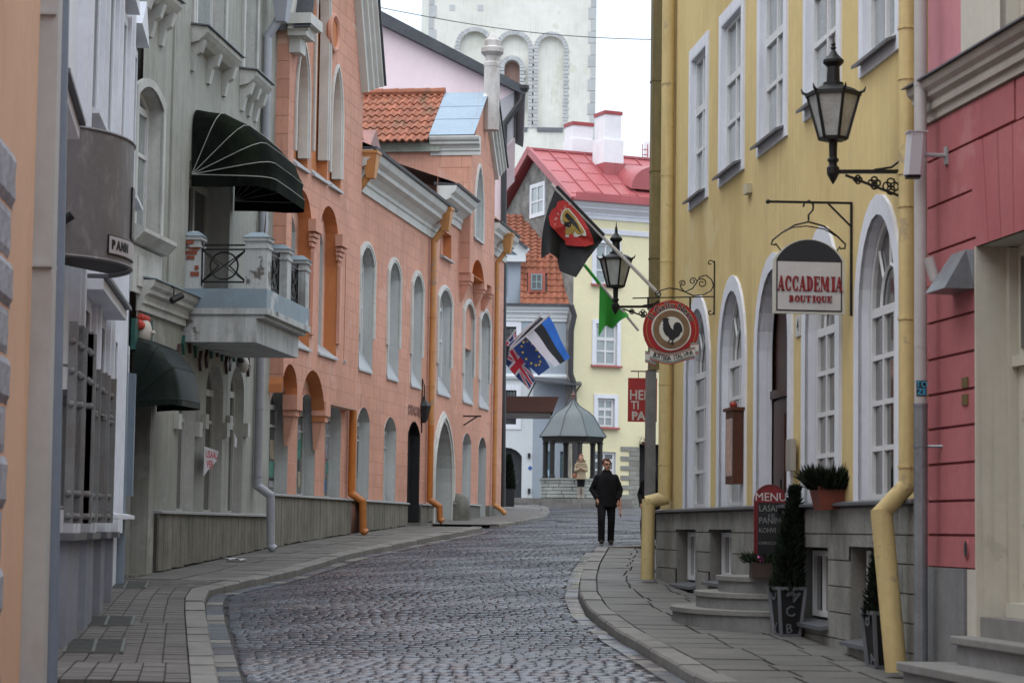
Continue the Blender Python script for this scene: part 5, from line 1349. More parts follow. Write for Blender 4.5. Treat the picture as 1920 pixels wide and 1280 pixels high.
def curved_plate(a0, a1, za, zb, r_, mt, nm):
    m_ = MB(); n_ = 10
    for k in range(n_ + 1):
        a = a0 + (a1 - a0) * k / n_
        for r2 in (r_, r_ + .012):
            for zz in (za, zb): m_.v.append((cx + r2 * math.cos(a), Ys + (r2 + ryy - rr) * math.sin(a), zz))
    for i in range(n_):
        b = 4 * i; m_.f += [(b + 2, b + 6, b + 7, b + 3), (b, b + 2, b + 6, b + 4), (b + 1, b + 5, b + 7, b + 3)]
    m_.f += [(0, 1, 3, 2), (4 * n_, 4 * n_ + 2, 4 * n_ + 3, 4 * n_ + 1)]
    return m_.build(nm, mt, sg_)
def ang(u):
    x = at(u, 460, Ys - ryy * .5).x - cx; return -math.acos(max(-1, min(1, x / rr)))
zpa, zpb = at(225, 478, Ys - .5).z, at(225, 442, Ys - .5).z
a0_, a1_ = ang(203), R(12)
curved_plate(a0_, a1_, zpa, zpb, rr + .004, m_iron, 'plate_edge'); curved_plate(a0_ + .012, a1_, zpa + .012, zpb - .012, rr + .009, mat('pale sign plate', (.42, .39, .41), .5, .05), 'name_plate')
aw = (a1_ - a0_)
for k, ch in enumerate('PANN'):
    a = a0_ + .075 + .1 * k; fr = Fr((cx + rr * math.cos(a), Ys + ryy * math.sin(a), 0), (-rr * math.sin(a), ryy * math.cos(a), 0), (ryy * math.cos(a), rr * math.sin(a), 0))
    text_mesh(ch, .125, fr, 0, (zpa + zpb) / 2 - .002, .025, .002, bold=.006).build('letter', m_iron, sg_)
zpa, zpb = at(235, 436, Ys - .5).z, at(235, 337, Ys - .5).z
curved_plate(ang(231), R(14), zpa, zpb, rr + .004, m_iron, 'plate_edge'); curved_plate(ang(233), R(14), zpa + .02, zpb - .02, rr + .01, m_drum, 'menu_plate')
p_ = at(122, 412, Ys - ryy - .02); MB().tube([p_ + Vector((-.06, 0, -.04)), p_ + Vector((.07, 0, .05))], .045, 8).build('lamp_tube', m_black, sg_)
# ================================================================ NEAR LEFT: PEACH HOUSE EDGE
m_pea = mat('peach stucco', (0.7, 0.46, 0.31), 0.85, 0.06, 1, dirt_or_glow=(0.45, 0.24, 0.1), dirt_or_glow_amt=0.4)
m_quo = mat('rough blue white quoin', (0.34, 0.36, 0.4), 0.9, 0.2, 3, bump=.4, bscale=25, dirt_or_glow=(0.2, 0.19, 0.19), dirt_or_glow_amt=.5)
Pn = at(56, 640, 18.0)
FP = Facade((Pn.x + .092 * 6, 12.0), (Pn.x, 18.0), (0, 15))
hp = thing('peach_house', 'peach stucco house with rough blue white quoins at left edge', 'house', FP.p(FP.L - 1, 0, FP.ground(5)))
MB().box(FP, 0, FP.L, -6, 0, gz(14) - .5, EYE + 9).build('wall', m_pea, hp)
MB().box(FP, -.2, FP.L + .1, -6.2, .3, EYE + 9, EYE + 9.2).build('roof', m_slate, hp)
rn = random.Random(12); zz = gz(15) - .2
k = 0
while zz < FP.z(10, 262, .1):
    h = .34 + rn.random() * .1; ln = .55 + .3 * (k % 2) + rn.random() * .1; s1_ = FP.s(2, 800, .0) + ln * .3
    m_ = MB(); n_ = 5; pr_ = .015 + .015 * (k % 2)
    m_.grid(lambda a, b: FP.p(s1_ - 1.4 + 1.4 * a, pr_ * (1 if .02 < a < .98 and .02 < b < .98 else .1) + .004 * math.sin(a * 27 + k) * math.sin(b * 9 + k * 2), zz + .012 + (h - .024) * b), 14, 6)
    m_.build('quoin', m_quo, hp, norm=False); zz += h; k += 1
m_box = mat('greyish white pipe paint', (.47, .48, .475), .6, .08, 1, dirt_or_glow=(.32, .2, .12), dirt_or_glow_amt=.3, dscale=1.4)
a = at(88, 0, 18.3); b = at(62, 1280, 18.3)
MB().add([], []).bar(Vector((b.x, 18.3, gz(18) - .1)), Vector((a.x + .01, 18.3, a.z + 1)), .19, .16, up=(0, 1, 0)).build('box_drainpipe', m_box, hp)
for v in (30, 500):
    q = at(85 - v * .018, v, 18.3); MB().box(WF, q.x - .12, q.x + .11, 18.18, 18.42, q.z - .012, q.z + .012).build('clip', m_box, hp)
a = at(112, 0, 19.2); b = at(92, 1280, 19.2)
MB().tube([(b.x, 19.2, gz(19) - .1), (a.x, 19.2, a.z + 1)], .07, 10).build('drainpipe', m_bpipe, hp, smooth=True)
# ================================================================ RIGHT: RED HOUSE
m_redw = mat('red stucco', (0.385, 0.12, 0.125), 0.85, 0.1, 1.2, rand=.04, bump=.2, bscale=60, dirt_or_glow=(0.34, 0.075, 0.085), dirt_or_glow_amt=0.5, dscale=.8, rain=.25, peel=(.44, .19, .19), pamt=.5, pscale=1.2)
m_redj = mat('red groove', (0.25, 0.07, 0.075), 0.9, 0.1)
m_pinkw = mat('pink upper stucco', (0.5, 0.21, 0.235), 0.85, 0.08, 1, streak=.08)
m_crm = mat('cream lime paint', (0.5, 0.47, 0.4), 0.8, 0.08, 1.2, dirt_or_glow=(0.4, 0.36, 0.28), dirt_or_glow_amt=0.4, rain=.2, peel=(.36, .33, .28), pamt=.5, pscale=2)
m_crw = mat('cream door paint', (0.5, 0.48, 0.4), 0.5, 0.06, 1.5)
m_cgr = mat('grey cement slab', (0.2, 0.2, 0.2), 0.85, 0.2, 1.5, dirt_or_glow=(0.1, 0.1, 0.1), dirt_or_glow_amt=.5)
pb_ = at(1741, 990, 20.75)
B = Facade((pb_.x + .142 * 7, 13.75), (pb_.x, 20.75), (0, 17))
hr = thing('red_house', 'red rusticated house with cream doorway and stone steps at right edge', 'house', B.p(B.L - 1, 0, B.ground(B.L - 1)))
sE = B.L; ZBc = B.z(1742, 236, .0)
sDr = B.s(1838, 700); sD2 = B.s(1838, 700) - 2.1
zDb = B.z(1880, 1160); zDt = B.z(1838, 462)
dr = Op(sD2, sDr, zDb, zDt, 'flat', d=.3)
zgd = B.z(1780, 1064)
wall_mb(B, 0, sE, gz(15) - .5, ZBc + .1, [dr], reveals=False).build('wall', m_redj, hr, norm=False)
wr_ = [c for c in hr.children if c.name.startswith('wall')][0]
# rusticated courses beside the doorway, cut to follow the grooves
gr = [zgd] + [B.z(1745, v) for v in (1002, 940, 872, 806, 742, 676, 608, 540, 478, 392)] + [B.z(1745, 306), ZBc]
for i, (a, b) in enumerate(zip(gr, gr[1:])):
    a2, b2 = a + .012, b - .012
    xs = sDr + .005
    if i >= 9: xs = sDr - .9 if i > 9 else sDr + .02
    if i == 10: xs = sDr - .06
    MB().box(B, xs, sE - .01, .0, .03, a2, b2).build('course', m_redw, hr)
# splayed stones over the doorway
zk0, zk1 = zDt, B.z(1845, 262)
n = 7; cxd = (dr.s0 + dr.s1) / 2
for k in range(n):
    f0, f1 = k / n, (k + 1) / n
    xb0, xb1 = dr.s0 + (dr.s1 - dr.s0) * f0, dr.s0 + (dr.s1 - dr.s0) * f1; sp = 1.18
    xt0, xt1 = cxd + (xb0 - cxd) * sp, cxd + (xb1 - cxd) * sp
    MB().prism(B, [(xb0 + .008, zk0), (xb1 - .008, zk0), (xt1 - .008, zk1), (xt0 + .008, zk1)], 0, .034).build('voussoir', m_redw, hr)
MB().box(B, 0, sDr - .95, 0, .03, zk1 + .02, ZBc - .02).build('course', m_redw, hr); MB().box(B, 0, sD2 - .25, 0, .03, zgd, zk1).build('course', m_redw, hr)
cornice(B, hr, 0, sE + .03, ZBc, .33, .2, mat('grey cream cornice', (.4, .36, .31), .8, .1, 1.5, dirt_or_glow=(.22, .2, .18), dirt_or_glow_amt=.5), 'string_cornice')
MB().sweep(B, [(0, ZBc + .37), (.24, ZBc + .33), (.24, ZBc + .345), (0, ZBc + .39)], 0, sE + .05).build('cornice_sheet', m_sill, hr)
ZTB = EYE + 9
sW = B.s(1812, 80); uw = Op(sW - 2.2, B.s(1886, 80), ZBc + .38, ZTB - 1, 'flat', d=.15)
wall_mb(B, 0, sE, ZBc + .1, ZTB, [uw], reveals=False).build('upper_wall', m_pinkw, hr, norm=False)
MB().box(B, uw.s1, sW, 0, .05, ZBc + .38, ZTB).build('window_pier', m_crm, hr)
reveal(B, uw, .05, .2, m_crm, hr); window(B, hr, uw.grow(-.005), o=-.12, fw=.09, nx=2, rows=(.6,), fm=m_crm, gm=m_glskycur, bw=.07)
MB().box(B, 0, sE, -7, -.5, gz(14) - .5, ZTB).build('body', m_pinkw, hr); MB().box(B, -.1, sE + .1, -7, .4, ZTB, ZTB + .2).build('roof', m_slate, hr)
# doorway
mb = MB(); jw = B.s(1838, 700) - B.s(1872, 700)
reveal(B, dr, .04, .34, m_crm, hr)
MB().box(B, sDr - .02, sDr + .012, -.3, .045, zDb - .5, zDt).build('jamb', m_crm, hr)
do = MB().box(B, dr.s0, dr.s1 - .0, -.36, -.3, zDb, zDt).build('door', m_crw, hr)
zt_ = zDb + 2.1
MB().box(B, dr.s1 - .1, dr.s1 - .002, -.3, -.22, zDb, zDt - .01).build('door_frame', m_crm, do)
MB().box(B, dr.s0, dr.s1 - .1, -.3, -.24, zt_, zt_ + .09).build('transom', m_crw, do)
MB().box(B, dr.s0 + .1, dr.s1 - .2, -.3, -.285, zt_ + .15, zDt - .1).build('fanlight', m_gldk, do)
cxl = dr.s1 - .12
for za, zb in ((.28, .62), (.78, 1.55), (1.66, 2.0)):
    for k in range(2):
        xa = cxl - .85 - k * .95; m_ = MB(); m_.box(B, xa + .12, xa + .78, -.3, -.285, zDb + za, zDb + zb); m_.box(B, xa + .18, xa + .72, -.285, -.275, zDb + za + .06, zDb + zb - .06); m_.build('door_panel', m_crw, do)
MB().box(B, dr.s0, dr.s1 - .1, -.3, -.18, zDb, zDb + .12).build('kick_board', m_crw, do)
# grey cement slab at the foot of the wall
MB().prism(B, [(sE - .02, B.ground(sE) - .1), (B.s(1820, 1150), B.ground(sE) - .1), (B.s(1820, 1080), zgd), (sE - .05, zgd)], .0, .06).build('cement_skirting', m_cgr, hr)
MB().box(B, sDr + .013, B.s(1822, 1150) - .004, .0, .042, B.ground(sE) - .1, zgd - .002).build('jamb_foot', m_crm, hr)
# small fittings
m_bra = mat('dull brass plate', (.2, .15, .06), .4, .15, 5, metal=.6)
for v in (717, 749):
    s_, zz = B.sz(1811, v, .03); MB().box(B, s_ - .07, s_ + .07, .03, .045, zz - .045, zz + .045).build('brass_plate', m_bra, hr)
s_, zz = B.sz(1814, 1029, .03)
vg = MB().prism(B, [(s_ + .05 * math.cos(t), zz + .085 * math.sin(t)) for t in [2 * math.pi * k / 14 for k in range(14)]], .03, .045).build('vent_rim', m_redw, hr)
MB().prism(B, [(s_ + .037 * math.cos(t), zz + .07 * math.sin(t)) for t in [2 * math.pi * k / 14 for k in range(14)]], .045, .047).build('vent_hole', m_black, vg)
for k in range(5): MB().box(B, s_ - .036, s_ + .036, .047, .052, zz - .055 + k * .025, zz - .047 + k * .025).build('vent_slat', m_sill, vg)
# steps
m_step = mat('grey granite step', (.2, .195, .185), .75, .15, 3, bump=.3, bscale=80, dirt_or_glow=(.11, .11, .1), dirt_or_glow_amt=.5)
st = thing('door_steps', 'two grey stone steps below the cream doorway', 'steps', B.p(B.s(1850, 1200), .5, B.ground(sE - 2)))
zs1, zs2 = oz(B, 1800, 1191, sDr + .15)[1], oz(B, 1700, 1240, sDr + .4)[1]
o1 = oz(B, 1780, 1191, sDr + .15)[0]; o2 = oz(B, 1680, 1240, sDr + .45)[0]
for nm, sa, oo, zt2, th in (('upper', sDr + .15, o1, zs1, .07), ('lower', sDr + .45, o2, zs2, .08)):
    MB().box(B, 0.2, sa, -.3, oo, zt2 - th, zt2).build('tread', m_step, st, bevel=.012); MB().box(B, .25, sa - .05, -.3, oo - .05, gz(18) - .4, zt2 - th).build('riser', m_cgr, st)
MB().box(B, dr.s0, dr.s1 - .02, -.34, .012, zs1, zDb - .002).build('threshold', m_step, st)
# security camera
s_, zz = B.sz(1772, 292, .05); pw_ = B.p(s_, .03, zz)
sc_ = thing('security_camera', 'white outdoor security camera on a wall arm above the red courses', 'camera', pw_)
px = pw_ + B.ey * .28
MB().tube([pw_, px], .02, 8).build('arm', mat('grey plastic', (.32, .32, .33), .5, .05), sc_)
MB().box(B, s_ - .035, s_ + .035, .031, .05, zz - .08, zz + .08).build('wall_plate', MATS['grey plastic'], sc_)
FK = Fr(px + Vector((-.02, 0, 0)), (1, 0, 0), (0, -1, 0), (0.02, -.35, 1))
m_cam = mat('white plastic', (.6, .62, .66), .35, .03)
prof = [(-.075, -.06), (.075, -.06), (.08, .05), (.05, .085), (-.05, .085), (-.08, .05)]
mb = MB(); n = len(prof); P = [FK.p(x, y, -.19) for x, y in prof] + [FK.p(x, y, .19) for x, y in prof]
mb.add(P, [tuple(range(n)), tuple(range(2 * n - 1, n - 1, -1))] + [(i, i + n, (i + 1) % n + n, (i + 1) % n) for i in range(n)]); mb.build('housing', m_cam, sc_)
MB().box(FK, -.06, .06, -.05, .06, -.215, -.19).build('lens_hood', m_black, sc_); MB().box(FK, -.09, .09, -.07, .095, .19, .2).build('sunshield', m_cam, sc_)
# tin flue hood
s_, zz = B.sz(1800, 505, .1)
fl = thing('flue_hood', 'grey sheet metal flue hood on the red wall', 'vent', B.p(s_, 0.03, zz))
s0_, s1_ = B.s(1828, 540, .03), B.s(1790, 540, .03)
P = [B.p(s0_, .03, B.z(1828, 541, .03)), B.p(s1_ + .05, .03, B.z(1828, 541, .03)), B.p(s0_, .3, B.z(1828, 541, .03)), B.p(s1_, .3, B.z(1828, 541, .03)),
     B.p(s0_, .03, B.z(1826, 468, .03)), B.p(s1_ - .1, .03, B.z(1826, 468, .03)), B.p(s0_ + .02, .1, B.z(1826, 468, .03)), B.p(s1_ - .12, .1, B.z(1826, 468, .03))]
MB().hexa(P).build('hood', m_steel, fl)
a = B.p(s1_ + .02, .2, zz - .06); MB().tube([a, a + Vector((-.06, 0, .2))], .045, 10).build('flue_pipe', m_wpipe, fl, smooth=True)
# ================================================================ THE FAR END OF THE STREET
m_pink = mat('pale pink render', (0.78, 0.62, 0.64), 0.85, 0.05, .6, dirt_or_glow=(0.66, 0.5, 0.52), dirt_or_glow_amt=.3)
m_patch = mat('grey bare render', (0.43, 0.41, 0.43), 0.9, 0.06, 1.5)
m_bpipe2 = mat('black brown pipe', (0.03, 0.028, 0.03), 0.5, 0.15, 2)
def poly_at(name, mt, parent, pts, Y, th, smooth=False):
    """vertical slab with the outline of pts (pixels) at distance Y, th deep"""
    P = [at(u, v, Y) for u, v in pts]; n = len(P)
    mb = MB(); mb.add([tuple(p) for p in P] + [(p.x, p.y + th, p.z) for p in P], [tuple(range(n)), tuple(range(2 * n - 1, n - 1, -1))] + [(i, i + n, (i + 1) % n + n, (i + 1) % n) for i in range(n)])
    return mb.build(name, mt, parent)
def bx_at(name, mt, parent, u0, u1, v0, v1, Y, y0, y1):
    a = at(min(u0, u1), max(v0, v1), Y); b = at(max(u0, u1), min(v0, v1), Y)
    return MB().box(WF, a.x, b.x, Y + y0, Y + y1, a.z, b.z).build(name, mt, parent)
YP = 70.4
hpk = thing('pink_house', 'pale pink gable house rising behind the salmon terrace', 'house', at(800, 950, YP))
poly_at('gable_wall', m_pink, hpk, [(560, 965), (944, 965), (944, 282), (966, 258), (967, 160), (640, -8), (560, -45)], YP, 9)
poly_at('bare_patch', m_patch, hpk, [(933, 190), (966, 172), (965, 256), (944, 278), (933, 276)], YP - .01, .008)
poly_at('roof', m_slate, hpk, [(540, -70), (664, -6), (986, 163), (984, 178), (640, 8), (540, -45)], YP - .35, 9.8)
poly_at('barge_board', m_bpipe2, hpk, [(964, 168), (969, 168), (967, 258), (963, 258)], YP - .05, .25)
P = [at(982, 165, YP - .25), at(978, 188, YP - .25), at(946, 233, YP - .2), at(945, 250, YP - .2), at(942, 950, YP - .2)]
dp = MB().tube(P, .095, 8).build('drainpipe', m_bpipe2, hpk, smooth=True)
MB().lathe(at(982, 168, YP - .25), [(.12, -.08), (.17, .02), (.17, .12), (.1, .12)], 8).build('hopper', m_bpipe2, dp)
# brown canopy over the hotel door
cn = thing('door_canopy', 'long brown sheet canopy jutting from the wall above the square', 'canopy', at(940, 775, 74.5))
Yc = 74.5; a, b = at(930, 742, Yc), at(1048, 742, Yc); zt_, zb_ = a.z, at(990, 773, Yc).z; xe = b.x
m_rust = mat('rust brown sheet', (.075, .028, .017), .55, .15, 1.2, streak=.15)
MB().add([(a.x - .5, Yc, zb_), (xe - .18, Yc, zb_ + .02), (a.x - .5, Yc + 2.2, zb_), (xe - .18, Yc + 2.2, zb_ + .02), (a.x - .5, Yc, zt_), (xe, Yc, zt_), (a.x - .5, Yc + 2.2, zt_), (xe, Yc + 2.2, zt_)],
         [(0, 1, 5, 4), (1, 3, 7, 5), (3, 2, 6, 7), (2, 0, 4, 6), (4, 5, 7, 6)]).build('fascia', m_rust, cn)
MB().box(WF, a.x - .5, xe - .25, Yc + .06, Yc + 2.14, zb_ - .1, zb_ - .004).build('soffit', mat('canopy soffit', (.1, .095, .09), .4, .1), cn)
# ---------------- church tower
YT = 150.0
m_tow = mat('cream lime render', (0.66, 0.65, 0.595), 0.9, 0.1, .25, bump=.3, bscale=6, dirt_or_glow=(0.56, 0.56, 0.5), dirt_or_glow_amt=.5, dscale=.12, rain=.25, peel=(.5, .52, .42), pamt=.5, pscale=.5)
m_tst = mat('grey dressed stone', (0.42, 0.425, 0.43), 0.85, 0.1, 1, rand=.14)
tw_ = thing('church_tower', 'tall cream church tower with grey stone blind arches', 'tower', at(960, 900, YT))
FT = Fr(at(960, 990, YT) - Vector((0, 0, at(960, 990, YT).z)), (1, 0, 0), (0, -1, 0))
def tx(u, v=100): p = at(u, v, YT); return p.x - FT.o.x, p.z
xL, xR = tx(803)[0], tx(1117)[0]; zTt = tx(960, -180)[1]
tops = [Op(tx(ua)[0], tx(ub)[0], tx(960, 240)[1], tx(960, vt)[1], 'round', d=.35) for ua, ub, vt in ((862, 918, 60), (936, 991, 65), (1009, 1057, 67))]
small = Op(tx(946)[0], tx(975)[0], tx(960, 207)[1], tx(960, 112)[1], 'round', d=.6)
for q in tops + [small]: q.rise = (q.s1 - q.s0) / 2; q.zs = q.zt - q.rise
wall_mb(FT, xL, xR, 0, zTt, tops, reveals=True).build('front_wall', m_tow, tw_, norm=False)
MB().box(FT, xL, xR, -12, -1.2, 0, zTt).build('body', m_tow, tw_)
mb = MB(); mb.add([FT.p(xL, 0, 0), FT.p(tx(776)[0], -11, 0), FT.p(tx(776)[0], -11, zTt), FT.p(xL, 0, zTt)], [(0, 1, 2, 3)]); mb.build('side_wall', m_tow, tw_, norm=False)
mb = MB(); mb.add([FT.p(xR, 0, 0), FT.p(xR, -12, 0), FT.p(xR, -12, zTt), FT.p(xR, 0, zTt)], [(0, 1, 2, 3)]); mb.build('flank_wall', m_tow, tw_, norm=False)
MB().box(FT, xL - 1, xR + .3, -12, .3, zTt, zTt + 1).build('cornice', m_tst, tw_)
def stone_ring(F, q, b, o, mt, parent, n_leg=14, n_arc=13, zlow=None):
    """stones round an arch, one object each"""
    cx = (q.s0 + q.s1) / 2; r0 = (q.s1 - q.s0) / 2; r1 = r0 + b; z0 = q.z0 if zlow is None else zlow
    for side in (-1, 1):
        for k in range(n_leg):
            za, zb = z0 + (q.zs - z0) * k / n_leg, z0 + (q.zs - z0) * (k + 1) / n_leg
            e = .06 if k % 2 else 0
            xs = sorted((cx + side * r0, cx + side * (r1 + e))); MB().box(F, xs[0], xs[1], -.02, o, za + .02, zb - .02).build('stone', mt, parent)
    for k in range(n_arc):
        t0, t1 = math.pi * k / n_arc + .012, math.pi * (k + 1) / n_arc - .012
        MB().prism(F, [(cx + r0 * math.cos(t0), q.zs + r0 * math.sin(t0)), (cx + r1 * math.cos(t0), q.zs + r1 * math.sin(t0)), (cx + r1 * math.cos(t1), q.zs + r1 * math.sin(t1)), (cx + r0 * math.cos(t1), q.zs + r0 * math.sin(t1))], -.02, o).build('voussoir', mt, parent)
for i, q in enumerate(tops):
    b = q.outline(12)
    wall_mb(FT, q.s0 - .1, q.s1 + .1, q.z0 - .1, q.zt + .1, [small] if i == 1 else [], o=-.35, reveals=True).build('arch_field', m_tow, tw_, norm=False)
    stone_ring(FT, q, .3 if i != 1 else .3, .06, m_tst, tw_, 22, 15)
    MB().box(FT, q.s0, q.s1, -.4, .1, q.z0 - .22, q.z0 + .05).build('sill', m_sill, tw_)
stone_ring(FT, small, .3, -.3, m_tst, tw_, 12, 11)
b = small.outline(12); MB().add([FT.p(x, -.7, z_) for x, z_ in b], [tuple(range(len(b)))]).build('shutter', mat('brown shutter', (.3, .19, .16), .8, .1, 2, streak=.2), tw_, norm=False)
for k in range(34):
    z_ = tx(960, 620)[1] + k * .8
    if z_ > zTt: break
    w = .34 if k % 2 else .5
    MB().box(FT, xR - w, xR + .02, -.3, .05, z_ + .02, z_ + .78).build('quoin', m_tst, tw_)
    MB().box(FT, xL - .02, xL + w, -.3, .05, z_ + .02, z_ + .78).build('quoin', m_tst, tw_)
for u in (848, 901):
    x, z_ = tx(u, 15); MB().box(FT, x - .18, x + .18, -.05, .02, z_ - .2, z_ + .2).build('vent', m_tst, tw_)
# ---------------- blue grey house
YB = 93.0
m_blu = mat('blue grey render', (0.30, 0.34, 0.39), 0.85, 0.06, .6)
m_blw = mat('pale blue white render', (0.56, 0.585, 0.6), 0.85, 0.05, .6)
m_til2 = mat('orange flat tile', (0.27, 0.095, 0.055), 0.8, 0.25, 2.5, rand=.15, dirt_or_glow=(.16, .08, .05), dirt_or_glow_amt=.5)
hb = thing('blue_house', 'blue grey house with tiled mansard at the far square', 'house', at(1000, 945, YB))
zg = gz(YB)
FB2 = Fr(Vector((0, YB, 0)), (1, 0, 0), (0, -1, 0))
def bxz(u, v): p = at(u, v, YB); return p.x, p.z
def bop(u0, u1, v0, v1, **k): x0, _ = bxz(u0, (v0 + v1) / 2); x1, _ = bxz(u1, (v0 + v1) / 2); return Op(x0, x1, bxz(u0, v1)[1], bxz(u0, v0)[1], **k)
xl, xr_ = bxz(905, 700)[0], bxz(1073, 700)[0]; zev = bxz(1000, 574)[1]
gar = bop(920, 978, 838, 950, kind='seg', rise=.35, d=.3); gar.z0 = zg
bw1, bw2, shop, bsh = bop(941, 968, 612, 640, d=.12), bop(941, 968, 731, 795, d=.12), bop(1022, 1034, 846, 905, d=.2), bop(1050, 1066, 846, 905, d=.2)
wsp = bxz(999, 800)[0]; zsp = bxz(990, 706)[1]
wall_mb(FB2, xl, wsp, zg - .3, zsp, [gar, bw2], reveals=False).build('pale_wall', m_blw, hb, norm=False)
wall_mb(FB2, wsp, xr_, zg - .3, zsp, [shop, bsh], reveals=False).build('blue_wall', m_blu, hb, norm=False)
wall_mb(FB2, xl, xr_, zsp, zev, [bw1], reveals=False).build('upper_wall', m_blu, hb, norm=False)
reveal(FB2, gar, 0, .3, m_blw, hb)
b = gar.outline(10); gd = MB().add([FB2.p(x, -.3, z_) for x, z_ in b], [tuple(range(len(b)))]).build('garage_door', mat('dark slate door', (.035, .04, .045), .6, .1), hb, norm=False)
for k in range(-6, 12):
    x = gar.s0 + k * .22; pts = [FB2.p(x, -.29, zg), FB2.p(x + .7, -.29, zg + 1.0)]
    if x > gar.s0 and x + .7 < gar.s1: MB().bar(pts[0], pts[1], .03, .02, up=(0, 1, 0)).build('door_slat', m_sill, gd)
for q in (bw1, bw2):
    reveal(FB2, q, 0, .14, m_blw, hb); band_mb(FB2, q, .2, 0, .04, sill=True).build('surround', m_whi, hb); window(FB2, hb, q.grow(-.01), o=-.1, fw=.04, nx=4, rows=(.5,), fm=m_black, gm=m_gldk, bw=.03)
m_teal = mat('teal shop joinery', (.1, .2, .26), .5, .1)
for q in (shop, bsh):
    reveal(FB2, q, 0, .2, m_teal, hb); window(FB2, hb, q.grow(-.01), o=-.1, fw=.05, nx=3, rows=(.25, .5, .75), fm=m_teal, gm=m_glskycur, bw=.03)
MB().prism(FB2, [(bxz(1024, 900)[0], bxz(0, 905)[1]), (bxz(1036, 900)[0], bxz(0, 905)[1]), (bxz(1036, 900)[0], bxz(0, 868)[1]), (bxz(1033, 900)[0], bxz(0, 865)[1]), (bxz(1030, 900)[0], bxz(0, 868)[1]), (bxz(1027, 900)[0], bxz(0, 865)[1]), (bxz(1024, 900)[0], bxz(0, 868)[1])], .0, .06).build('shop_panel', mat('sky blue panel', (.3, .48, .6), .5, .05), hb)
cornice(FB2, hb, xl, xr_, zev - .62, .6, .28, m_blw)
MB().sweep(FB2, [(0, zev - .02), (.36, zev - .02), (.36, zev + .08), (0, zev + .1)], xl, xr_ + .08).build('gutter', m_slate, hb)
MB().sweep(FB2, [(0, zsp - .1), (.1, zsp - .1), (.14, zsp), (.1, zsp + .1), (0, zsp + .12)], xl, xr_).build('string_course', m_blw, hb)
# mansard, tiled
xm0, xm1 = bxz(976, 520)[0], bxz(1070, 520)[0]; zmt = at(1000, 484, YB + .9).z
O = Vector((xm0, YB - .2, zev + .06)); ey_ = Vector((0, 1.1, zmt - zev)); 
bed = MB().add([(xm0, YB - .18, zev + .02), (xm1 + .15, YB - .18, zev + .02), (xm1 - .2, YB + .92, zmt), (xm0, YB + .92, zmt)], [(0, 1, 2, 3)]).build('mansard_bed', m_slate, hb, norm=False)
mdx0, mdx1 = at(990, 530, YB).x, at(1022, 530, YB).x; mdz0, mdz1 = at(1000, 548, YB).z, at(1000, 508, YB).z
el = ey_.length
tile_plane(bed, m_til2, O, (1, 0, 0), ey_, xm1 - xm0 + .1, el, .27, .3, skip=lambda a, b: (mdx0 < xm0 + a < mdx1) and (mdz0 < zev + b / el * (zmt - zev) < mdz1))
m_rdt = mat('red dormer frame', (.36, .1, .07), .7, .1)
dmw = Op(mdx0 + .12, mdx1 - .12, mdz0 + .1, mdz1 - .12, 'flat'); FDm = Fr(Vector((0, YB - .05, 0)), (1, 0, 0), (0, -1, 0))
dmf = MB().box(WF, mdx0, mdx1, YB - .02, YB + 1.0, mdz0, mdz1).build('dormer', m_rdt, hb)
window(FDm, hb, dmw, o=.02, fw=.05, nx=2, rows=(.5,), fm=mat('teal grey sash', (.2, .27, .28), .5), gm=m_gldk, bw=.04)
# main roof above and the pedimented bay on the left
xt0, xt1 = at(935, 412, YB + 5).x, at(1001, 412, YB + 5).x; zrt = at(960, 412, YB + 5).z
rb = MB().add([(xt0 - 1, YB + .9, zmt), (xm1 - .2, YB + .9, zmt), (xt1, YB + 4.2, zrt), (xt0 - 1, YB + 4.2, zrt)], [(0, 1, 2, 3)]).build('roof_bed', m_slate, hb, norm=False)
sl_ = Vector((0, 3.3, zrt - zmt)); Hs = sl_.length
tile_plane(rb, m_til2, Vector((xt0, YB + .88, zmt + .03)), (1, 0, 0), sl_, xm1 - xt0, Hs, .3, .34, skip=lambda a, b: xt0 + a > xm1 - .25 - (xm1 - .2 - xt1) * b / Hs)
xp1 = bxz(986, 470)[0]
MB().add([(xl, YB + .3, zev), (xm0, YB + .3, zev), (xm0, YB + .3, at(978, 478, YB).z), (xl, YB + .3, at(905, 396, YB).z)], [(0, 1, 2, 3)]).build('bay_wall', m_blu, hb, norm=False)
a, b = at(925, 424, YB), at(986, 476, YB)
MB().bar((a.x, YB + .1, a.z), (b.x, YB + .1, b.z), .5, .28, up=(0, 1, 0)).build('pediment_rake', m_blw, hb); MB().bar((a.x, YB + .05, a.z + .22), (b.x + .05, YB + .05, b.z + .22), .1, .6, up=(0, 1, 0)).build('pediment_sheet', m_slate, hb)
MB().box(WF, xl, b.x, YB - .05, YB + .3, b.z - .32, b.z - .06).build('pediment_cornice', m_blw, hb)
qb = Op(at(941, 530, YB).x, at(950, 530, YB).x, at(945, 552, YB).z, at(945, 500, YB).z, 'flat'); FBb = Fr(Vector((0, YB + .3, 0)), (1, 0, 0), (0, -1, 0))
window(FBb, hb, qb, o=.05, fw=.05, nx=2, rows=(.5,), fm=m_teal, gm=m_glskycur, bw=.03)
MB().box(WF, xl, xr_, YB + .9, YB + 8, zg - .3, zmt - .1).build('body', m_blu, hb)
MB().box(WF, xl, xr_, YB + .45, YB + .9, zg - .3, zev - .05).build('inner_wall', m_dark, hb)
